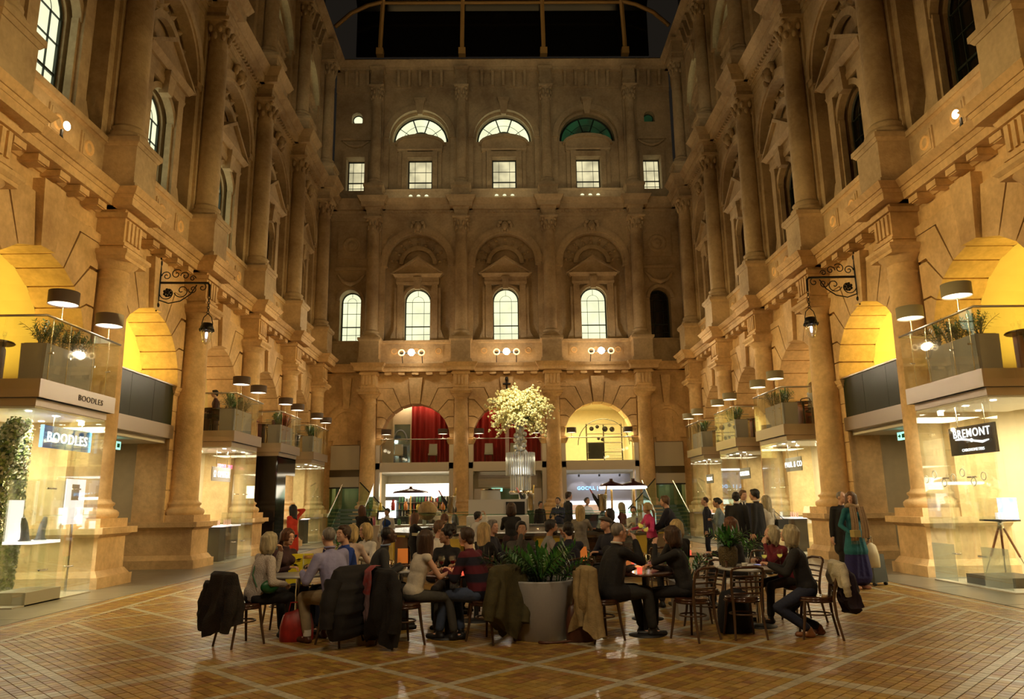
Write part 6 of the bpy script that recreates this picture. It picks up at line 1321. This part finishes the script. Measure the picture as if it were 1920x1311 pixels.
    # shirt collar
    if collar:
        cc=MB().tube([nb+nk*.045*k+HM@V3(.058*math.cos(a)*k,.058*math.sin(a)*k,-.008*math.sin(a)) for a in [2*PI*j/18 for j in range(18)]],.014*k,6,close=True)
        for q in (-1,1): cc.add([tuple(nb+V3(q*.01,.075*k,.01)),tuple(nb+V3(q*.06,.06*k,.03)),tuple(nb+V3(q*.03,.115*k,-.05))],[(0,1,2)])
        obj('shirt_collar',cc,collar,t)
    t['_']=0; del t['_']
    return dict(t=t,hc=hc,F=F,HM=HM,nb=nb,WR=WR,EL=EL,sh=sh,P0=P0,s=s,chest=chest,KN=KN,AN=AN,rt=rt,tm=tm,k=k,hz=hz)
def glasses(p):
    g=MB(); F=p['F']
    for q in (-1,1):
        g.tube([F(q*.031+.018*math.cos(a),.094,.008+.015*math.sin(a)) for a in [2*PI*j/12 for j in range(12)]],.0022,4,close=True); g.tube([F(q*.05,.092,.012),F(q*.078,.0,.01)],.002,4)
    g.tube([F(-.013,.096,.012),F(.013,.096,.012)],.002,4); obj('spectacles',g,BLACK,p['t'])
def w2(p,v):  # local point of a person to world
    t=p['t']; a=t.rotation_euler.z; c,s=math.cos(a),math.sin(a); return (t.location.x+c*v[0]-s*v[1],t.location.y+s*v[0]+c*v[1],t.location.z+v[2])
def convert():
    dg=None
    for o,vx,it,ex in QUEUE:
        m=o.modifiers.new('r','REMESH'); m.mode='VOXEL'; m.voxel_size=vx; m.use_smooth_shade=True
        m=o.modifiers.new('s','SMOOTH'); m.factor=.5; m.iterations=it
    dg=bpy.context.evaluated_depsgraph_get()
    out=[]
    for o,vx,it,ex in QUEUE:
        me=bpy.data.meshes.new_from_object(o.evaluated_get(dg)); out.append(me)
    for (o,vx,it,ex),me in zip(QUEUE,out):
        old=o.data; mats=[m for m in old.materials]; o.modifiers.clear()
        if ex is not None:
            e=ex.mesh('e',mats); bm=bmesh.new(); bm.from_mesh(me); bm.from_mesh(e); bm.to_mesh(me); bm.free(); bpy.data.meshes.remove(e)
        me.materials.clear()
        for m in mats: me.materials.append(m)
        me.name=o.name; o.data=me; bpy.data.meshes.remove(old)
        if ex is not None:
            mi=np.zeros(len(me.polygons),dtype=np.int32); me.polygons.foreach_get('material_index',mi)
        me.polygons.foreach_set('use_smooth',[True]*len(me.polygons)); me.update()
C=dict(white=fab('white',(.66,.64,.60)),fuzzy=mat('cloth_fuzzy_white',(.62,.55,.50),.95,noise=.22,ns=40,bump=.9,bs=90),lav=fab('lavender',(.30,.29,.50)),blue=fab('royal_blue',(.015,.05,.30)),black=fab('black',(.012,.011,.013)),char=fab('charcoal',(.035,.036,.036)),khaki=fab('khaki',(.28,.21,.12)),jean=fab('jeans',(.06,.085,.16)),djean=fab('dark_jeans',(.015,.02,.05)),
 cream=fab('cream',(.62,.56,.46)),pinkw=fab('pale_pink',(.60,.46,.40)),navy=fab('navy',(.012,.013,.030)),grey=fab('grey',(.24,.24,.24)),dgrey=fab('dark_grey',(.07,.065,.055)),lace=fab('grey_lace',(.28,.25,.21),.5),pink=fab('pink',(.62,.05,.20)),denim=fab('pale_denim',(.20,.26,.29)),maroon=fab('maroon',(.14,.008,.02)),teal=fab('teal',(.012,.13,.17)),nskirt=fab('navy_skirt',(.012,.010,.10)),red=fab('coral_red',(.75,.06,.03)),furc=mat('cloth_dark_fur',(.02,.016,.012),.95,noise=.6,ns=20,bump=1,bs=70),oliv=fab('olive_parka',(.05,.045,.025)),vest=fab('waistcoat_blue',(.012,.05,.22)),brown=fab('brown_skirt',(.05,.02,.018)))
# striped sweater
def stripes():
    m=bpy.data.materials.new('cloth_striped'); m.use_nodes=True; N=m.node_tree.nodes; L=m.node_tree.links; b=N['Principled BSDF']; b.inputs['Roughness'].default_value=.9
    tc=N.new('ShaderNodeTexCoord'); sp=N.new('ShaderNodeSeparateXYZ'); L.new(tc.outputs['Object'],sp.inputs[0]); mt=N.new('ShaderNodeMath'); mt.operation='MULTIPLY'; mt.inputs[1].default_value=5.2; L.new(sp.outputs['Z'],mt.inputs[0])
    fr=N.new('ShaderNodeMath'); fr.operation='FRACT'; L.new(mt.outputs[0],fr.inputs[0]); r=N.new('ShaderNodeValToRGB'); r.color_ramp.interpolation='LINEAR'; e=r.color_ramp.elements; e[0].position=.42; e[0].color=(.10,.008,.018,1); e[1].position=.55; e[1].color=(.010,.009,.022,1)
    L.new(fr.outputs[0],r.inputs[0]); L.new(r.outputs[0],b.inputs['Base Color']); return m
C['stripe']=stripes()
BOOT=mat('boot_tan',(.30,.12,.04),.5,noise=.3)
# front row ----------------------------------------------------------------
p=person('blond woman in a fuzzy white sweater with a green cross body bag',-3.24,9.32,42,'sit',.94,14,3,-10,4,L='chin',R=(.20,.30,.66),skin='fair',hair='ash',style='bob',top=C['fuzzy'],bot=C['black'],lod=0,fem=1,scale_w=1.18)
GRN=mat('bag_green',(.01,.09,.03),.4)
obj('bag_strap',MB().tube([p['nb']+V3(-.09,.02,-.01),p['nb']+V3(-.03,-.115,-.08),p['chest']+V3(.08,-.155,-.06),p['P0']+V3(.19,-.06,.10)],.009,6),GRN,p['t']); obj('shoulder_bag',MB().ell(p['P0']+V3(.24,.08,.10),(.05,.12,.08),12,8),GRN,p['t'])
person('young woman with tied brown hair and dark scarf, behind the fuzzy sweater woman',-3.28,10.45,-35,'sit',.95,12,0,0,0,skin='fair',hair='auburn',style='pony',top=fab('plum',(.05,.02,.025)),bot=C['djean'],lod=0,fem=1)
p=person('grey haired man in a lavender shirt and khaki trousers seen from behind',-2.22,9.25,138,'sit',1.02,13,-6,6,0,L=(-.26,.38,.80),R=(.12,.42,.80),feet=((-.22,.28,.09),(.10,.40,.09)),skin='fair',hair='grey',style='cropped',top=C['lav'],bot=C['khaki'],shoe=MT['bag_brown'],lod=0,scale_w=1.1,collar=C['lav'])
obj('sock',MB().tube([p['AN'][-1]+V3(0,0,.06),p['AN'][-1]+V3(0,0,-.01)],.048,10),WHITE,p['t'])
person('dark haired man in a royal blue sweater beyond the lavender shirt',-2.28,10.2,212,'sit',1.0,8,0,-15,3,skin='fair',hair='brown',style='short',top=C['blue'],bot=C['djean'],lod=0)
person('curly blond woman in a pale pink top seen from behind',-2.55,11.5,80,'sit',.95,6,0,0,0,skin='fair',hair='blond',style='bob',top=C['pinkw'],bot=C['black'],lod=1,fem=1)
p=person('blond woman with spectacles looking left toward the blue sweater man',-2.34,12.1,230,'sit',.97,10,0,10,5,skin='fair',hair='blond',style='bob',top=C['white'],bot=C['black'],lod=1,fem=1); glasses(p)
person('black man in a charcoal blazer and pale blue shirt leaning to the teapots',-1.98,10.1,12,'sit',1.0,20,0,-5,14,skin='dark',hair='dark',style='cropped',top=C['char'],bot=C['black'],lod=0,jacket=.1,collar=fab('pale_blue_shirt',(.25,.32,.5)))
person('long haired brunette in a white sleeveless top leaning over the small dark table',-1.32,9.22,33,'sit',.95,16,0,-12,6,L=(-.06,.42,.80),R=(.16,.46,.80),skin='fair',hair='brown',style='long',top=C['cream'],bot=C['dgrey'],lod=0,fem=1,sleeve=0,feet=((-.05,.35,.09),(.2,.45,.09)))
person('brown haired man in white shirt talking behind the sleeveless top woman',-1.30,11.6,-15,'sit',1.02,8,0,0,0,skin='fair',hair='lbrown',style='short',top=C['white'],bot=C['black'],lod=1)
person('woman with curly black hair tied up, in black, across the small table',-1.0,10.55,-95,'sit',.93,12,0,60,5,skin='olive',hair='dark',style='curly',top=C['black'],bot=C['black'],lod=0,fem=1)
person('brown haired man in a maroon and navy striped sweater and jeans, facing left',-.50,9.28,152,'sit',1.0,20,0,5,3,L=(-.14,.44,.80),R=(.04,.46,.80),feet=((-.16,.50,.09),(.02,.30,.09)),skin='fair',hair='brown',style='short',top=C['stripe'],bot=C['jean'],lod=0,scale_w=1.08)
person('woman with long straight blond hair behind the striped sweater man',-.56,11.35,60,'sit',.96,6,0,0,0,skin='fair',hair='blond',style='long',top=C['black'],bot=C['black'],lod=1,fem=1)
person('greying man in a dark coat seated in profile behind the blond hair',-.50,12.3,-20,'sit',1.0,8,0,20,4,skin='fair',hair='grey',style='short',top=C['navy'],bot=C['black'],lod=1,scale_w=1.12)
person('dark bearded man in grey resting his fist on his mouth behind the planter',.01,11.3,-80,'sit',1.0,10,0,0,6,L='table',R='mouth',skin='olive',hair='dark',style='short',top=C['dgrey'],bot=C['black'],lod=1)
p=person('bearded man in a grey hooded top in profile behind the planter',.42,11.95,10,'sit',1.0,8,0,0,0,L='chin',skin='olive',hair='dark',style='short',top=C['grey'],bot=C['black'],lod=1)
obj('beard',MB().ell(p['F'](0,.045,-.085),(.055,.05,.045),12,8,0,p['HM']),HR['dark'],p['t'])
person('dark haired man in navy with his back turned, right of the planter plants',.72,10.95,100,'sit',.97,4,0,0,0,R='chin',skin='fair',hair='dark',style='short',top=C['navy'],bot=C['black'],lod=0)
p=person('grey haired man with spectacles in a black suit drinking from a glass',1.03,9.25,22,'sit',1.03,14,0,0,0,L=(-.05,.40,.80),R='drink',feet=((-.10,.50,.09),(.12,.52,.09)),skin='fair',hair='grey',style='cropped',top=C['black'],bot=C['char'],lod=0,jacket=.1,scale_w=1.12,collar=C['white']); glasses(p)
wine('large wine glass raised by the grey haired man in black',*w2(p,p['WR'][1]+V3(-.03,.05,.06)),k='white',rot=(0,.5,.4))
p=person('brunette woman in black drinking, facing the man with spectacles',1.97,9.30,158,'sit',.95,12,0,0,0,L='drink',R=(.12,.42,.80),skin='fair',hair='brown',style='bob',top=C['black'],bot=C['black'],lod=0,fem=1)
wine('wine glass raised by the brunette woman in black',*w2(p,p['WR'][-1]+V3(.03,.05,.06)),k='white',rot=(0,-.5,-.4))
person('woman with a straight blond bob seen from behind the drinking brunette',2.42,11.4,110,'sit',.97,6,0,0,0,skin='fair',hair='blond',style='bob',top=C['black'],bot=C['black'],lod=1,fem=1)
p=person('man in a flat grey cap and dark coat bending his head, behind the spectacled man',1.56,12.6,-150,'sit',1.02,8,0,0,18,skin='fair',hair='grey',style='cropped',top=C['navy'],bot=C['black'],lod=1)
cp=MB(); elo(cp,p['F'](0,-.005,.062),(.10,.115,.055),p['HM']); elo(cp,p['F'](0,.10,.045),(.07,.05,.015),p['HM']); obj('flat_cap',cp,fab('cap_grey',(.10,.09,.075)),p['t'])
p=person('woman with long auburn hair and spectacles seated before the standing group',3.36,11.6,165,'sit',1.0,8,0,0,0,skin='fair',hair='auburn',style='long',top=C['black'],bot=C['black'],lod=1,fem=1); glasses(p)
p=person('blond woman in a black sweater and jeans checking a phone at the right table',3.42,9.22,160,'sit',.95,14,0,8,16,L=(-.12,.42,.82),R=(.06,.44,.82),feet=((-.12,.02,.09),(.12,-.10,.09)),knees=((-.1,1,-.4),(.1,1,-.4)),skin='fair',hair='ash',style='bob',top=C['black'],bot=C['djean'],shoe=BOOT,lod=0,fem=1,scale_w=1.15)
person('person in maroon behind the blond woman with the phone',3.62,10.35,200,'sit',.93,22,0,10,25,L='chin',skin='fair',hair='ash',style='bob',top=C['maroon'],bot=C['black'],lod=0,fem=1)
# bar row -------------------------------------------------------------------
person('woman in a black jacket and brown skirt standing with her back at the bar',-.08,14.5,92,'stand',.92,2,0,0,8,L='point',R='point',skin='fair',hair='brown',style='bob',top=C['black'],bot=C['brown'],skirt=.5,jacket=.08,lod=1,fem=1)
person('woman with long wavy blond hair and a grey lace top standing at the bar',1.24,14.5,70,'stand',.88,2,0,0,5,L='point',R='point',skin='fair',hair='blond',style='long',top=C['lace'],bot=C['black'],jacket=.15,lod=1,fem=1)
person('dark haired woman in black in profile at the right of the till',1.93,14.9,195,'stand',.84,6,0,0,5,L='point',R='point',skin='olive',hair='dark',style='bob',top=C['black'],bot=C['black'],lod=1,fem=1)
person('blond woman in a bright pink jacket leaning sideways on the bar',2.83,15.6,195,'stand',.91,12,-12,0,0,L=(-.35,.40,1.02),R=(.15,.40,1.02),skin='fair',hair='blond',style='pony',top=C['pink'],bot=C['black'],lod=1,fem=1)
person('man in a navy parka leaning toward the pink jacket woman',3.27,15.5,160,'stand',.99,14,0,0,0,L=(-.1,.45,1.0),R=(.1,.42,1.0),skin='fair',hair='lbrown',style='short',top=C['navy'],bot=C['black'],jacket=.18,lod=1,scale_w=1.18)
p=person('smiling young bartender in a white shirt and purple tie inside the bar',2.95,17.9,-105,'stand',.86,6,10,0,0,L='point',R='point',skin='fair',hair='brown',style='short',top=C['white'],bot=C['black'],lod=1,collar=C['white'])
obj('tie',MB().box(-.025,.025,p['chest'].y+.125,p['chest'].y+.14,p['hz']+.1,p['nb'].z-.03),mat('purple_tie',(.06,.01,.2),.5),p['t'])
person('dark haired woman in black facing right at the left end of the bar',-2.22,16.6,15,'stand',.81,5,0,0,0,L='point',R='point',skin='fair',hair='auburn',style='long',top=C['black'],bot=C['black'],lod=1,fem=1)
person('bald bearded man in white bending over behind the counter',-2.12,23.0,215,'stand',.98,22,0,0,20,L='point',R='point',skin='fair',hair='brown',style='bald',top=C['white'],bot=C['black'],lod=2)
person('small dark haired person behind the bald man in white',-1.72,23.6,200,'stand',.86,5,0,0,0,skin='fair',hair='dark',style='short',top=C['char'],bot=C['black'],lod=2,L='side',R='side')
person('woman with a long brown ponytail in a grey sweater, back to the viewer',-1.44,15.6,100,'stand',.80,6,0,35,0,L='point',R='point',skin='fair',hair='auburn',style='pony',top=C['grey'],bot=C['black'],lod=1,fem=1)
person('man in a white shirt holding his hand to his head at the bar',-.88,15.5,20,'stand',.83,14,0,0,5,L='point',R='head',skin='fair',hair='dark',style='short',top=C['white'],bot=C['black'],lod=1)
person('dark haired bar woman in a black suit and open white collar looking down',1.40,22.2,-110,'stand',1.0,6,0,0,22,L='point',R='point',skin='olive',hair='dark',style='bun',top=C['navy'],bot=C['black'],lod=2,fem=1,collar=C['white'])
person('tall man in a black suit behind the bar woman',1.72,22.9,20,'stand',1.10,2,0,0,0,L='side',R='side',skin='fair',hair='brown',style='short',top=C['black'],bot=C['black'],lod=2,collar=C['white'])
person('woman with tied black hair and white shirt working behind the bar',2.28,23.2,-60,'stand',1.0,12,0,0,25,L='point',R='point',skin='tan',hair='dark',style='bun',top=C['white'],bot=C['black'],lod=2,fem=1)
person('small dark haired diner by the end wall, left of two',.42,27.0,-90,'stand',.90,2,0,0,0,L='side',R='side',skin='tan',hair='dark',style='short',top=C['white'],bot=C['black'],lod=2)
person('small dark haired diner by the end wall in black, right of two',1.05,26.5,-60,'stand',.94,2,0,0,0,L='side',R='side',skin='fair',hair='dark',style='short',top=C['black'],bot=C['black'],lod=2)
person('woman with long blond hair under the right canopy',3.1,20.9,150,'stand',.90,4,0,0,0,L='side',R='side',skin='fair',hair='ash',style='long',top=C['maroon'],bot=C['black'],lod=2,fem=1)
person('dark haired man under the right canopy',2.6,21.2,170,'stand',.92,4,0,0,0,L='side',R='side',skin='fair',hair='dark',style='short',top=C['char'],bot=C['black'],lod=2)
# left background
person('woman with dark hair in a coral red coat holding a phone to her ear',-5.50,19.0,150,'stand',.93,2,0,0,0,L='fold',R='ear',skin='fair',hair='dark',style='halflong',top=C['red'],bot=C['djean'],jacket=.34,lod=1,fem=1)
person('woman in a dark fur collared parka holding up a lit phone by the stairs',-3.82,19.0,60,'stand',.91,4,0,0,15,L='phone',R='phone',skin='fair',hair='auburn',style='long',top=C['furc'],bot=C['black'],jacket=.3,lod=1,fem=1)
p=person('waiter in a blue waistcoat, white shirt and black tie standing by the steel pier',-3.30,20.0,-110,'stand',.86,0,0,0,0,L='side',R='side',skin='olive',hair='dark',style='bun',top=C['white'],bot=C['black'],lod=1,collar=C['white'])
vs_=MB(); elo(vs_,p['P0']+p['s']*.15,(.142,.115,.17)); elo(vs_,p['chest'],(.145,.128,.13)); o=obj('waistcoat',vs_,C['vest'],p['t']); QUEUE.append((o,.018,3,None)); obj('tie',MB().box(-.02,.02,.12,.135,p['hz']+.25,p['nb'].z-.02),BLACK,p['t'])
# right standing group
person('balding man in a dark blue suit in profile, leftmost of the standing group',4.98,19.2,160,'stand',.97,2,0,0,0,L='side',R='side',skin='fair',hair='brown',style='cropped',top=C['navy'],bot=C['navy'],jacket=.14,lod=1)
person('dark haired woman in a long pale denim coat in the standing group',4.66,17.0,165,'stand',.95,2,0,0,0,L='fold',R='fold',skin='tan',hair='dark',style='bun',top=C['denim'],bot=C['djean'],jacket=.42,lod=1,fem=1)
person('dark haired man in a black suit with his back turned, beside the denim coat',4.86,16.4,60,'stand',1.02,2,0,-20,0,L='side',R='side',skin='fair',hair='dark',style='short',top=C['black'],bot=C['black'],jacket=.14,lod=1,collar=C['white'],scale_w=1.1)
person('brown haired man facing us in an open white collar between two dark suits',5.34,17.4,-100,'stand',1.05,0,0,-25,0,L='side',R='side',skin='fair',hair='lbrown',style='short',top=C['navy'],bot=C['black'],jacket=.14,lod=1,collar=C['white'])
person('dark haired man in a black suit in profile, rightmost man of the group',5.16,15.9,140,'stand',1.05,2,0,0,0,L='side',R='side',skin='fair',hair='dark',style='short',top=C['black'],bot=C['black'],jacket=.14,lod=1,collar=C['white'],scale_w=1.05)
p=person('woman with long pale blond hair in a white jacket with a black shoulder bag',5.62,16.6,115,'stand',.97,2,0,0,0,L='side',R='side',skin='fair',hair='ash',style='long',top=C['cream'],bot=C['black'],jacket=.08,lod=1,fem=1)
obj('shoulder_bag',MB().box(.16,.46,-.12,-.0,.95,1.16),BLACK,p['t']); obj('bag_strap',MB().tube([(.18,-.06,1.15),(.06,-.02,1.42),(.40,-.06,1.15)],.008,5),BLACK,p['t'])
# walking couple
p=person('walking woman in a teal coat, beige scarf and long navy skirt',6.16,13.75,-78,'stand',.985,0,0,50,0,L=(-.30,.02,.80),R=(.20,.18,.98),skin='fair',hair='lbrown',style='long',top=C['teal'],bot=C['nskirt'],skirt=.72,jacket=.26,shoe=mat('sandal',(.45,.22,.15),.5),lod=0,fem=1)
SCF=mat('scarf_beige',(.42,.29,.17),.9,noise=.25,ns=14,bump=.4,bs=40); c=MB()
nb=p['nb']; c.tube([nb+V3(.085*math.cos(a),.075*math.sin(a)+.01,.035+.012*math.sin(3*a)) for a in [2*PI*j/16 for j in range(16)]],.042,10,close=True)
o=obj('scarf',c,SCF,p['t']); 
for q,ln in ((-1,.56),(1,.60)):
    obj('scarf_end',MB().grid(lambda u,v:(q*(.085+.03*v)+(u-.5)*.13*(1+.25*v),.135+.05*math.sin(v*2.6)+.010*math.sin(u*18),nb.z+.02-ln*v),12,14),SCF,p['t'])
    for j in range(12): obj('fringe',MB().cyl((q*.115+(j/11-.5)*.16,.16,nb.z+.02-ln),(q*.12+(j/11-.5)*.17,.16,nb.z-.04-ln),.003,n=4),SCF,p['t']) if j%2==0 else None
obj('purse',MB().box(.12,.25,.22,.34,.92,1.04),mat('purse_gold',(.35,.28,.10),.4),p['t'])
bag('cream and tan leather holdall carried by the walking woman',6.45,13.85,.34,.24,.42,mat('holdall_cream',(.60,.50,.30),.5,noise=.2),.2,'holdall',True,.36)
t=thing('suitcase','dark wheeled suitcase behind the holdall','suitcase',(6.72,14.3,0),.5); obj('case',MB().frus((-.2,.2,-.13,.13),(-.17,.17,-.11,.11),.06,.56),mat('case_dark',(.04,.045,.05),.4),t)
for s in (-1,1): obj('wheel',MB().cyl((s*.16-.02,-.1,.035),(s*.16+.02,-.1,.035),.035),BLACK,t)
obj('pull_handle',MB().tube([(-.08,.1,.55),(-.08,.12,.95),(.08,.12,.95),(.08,.1,.55)],.01,6),CHROME,t)
person('man in a dark coat walking half hidden behind the teal coat woman',6.42,14.75,-95,'stand',1.0,2,0,-30,0,L='side',R='side',skin='fair',hair='grey',style='cropped',top=C['black'],bot=C['black'],jacket=.3,lod=1)
# balcony guests
person('guest in a dark maroon jacket seated on the second left balcony',-9.0,22.6,-160,'sit',1.0,6,0,0,0,L='lap',R='lap',skin='fair',hair='dark',style='short',top=fab('dark_maroon',(.06,.01,.012)),bot=C['black'],lod=2,z=3.78)
person('guest in a white shirt seated between the left balconies',-8.9,24.1,-20,'sit',.98,6,0,0,0,L='table',R='table',skin='fair',hair='brown',style='short',top=C['white'],bot=C['black'],lod=2,z=3.78)
person('dark clad guest on the third left balcony',-9.0,28.4,-20,'sit',.98,6,0,0,0,L='table',R='table',skin='fair',hair='dark',style='short',top=fab('dark_maroon',(0,0,0)),bot=C['black'],lod=2,z=3.78)
person('blond guest in white seated on the second right balcony',9.25,22.3,20,'sit',1.0,6,0,0,0,L='table',R='table',skin='fair',hair='blond',style='long',top=C['white'],bot=C['black'],lod=2,fem=1,z=3.78)
for lb,x,y,f in (('brown chair of the maroon guest on the second left balcony',-9.0,22.6,-160),('chair of the white shirted guest on the left balconies',-8.9,24.1,-20),('chair of the dark guest on the third left balcony',-9.0,28.4,-20),('chair of the blond guest on the second right balcony',9.25,22.3,20)):
    chair(lb,x,y,f).location.z=3.78
convert()
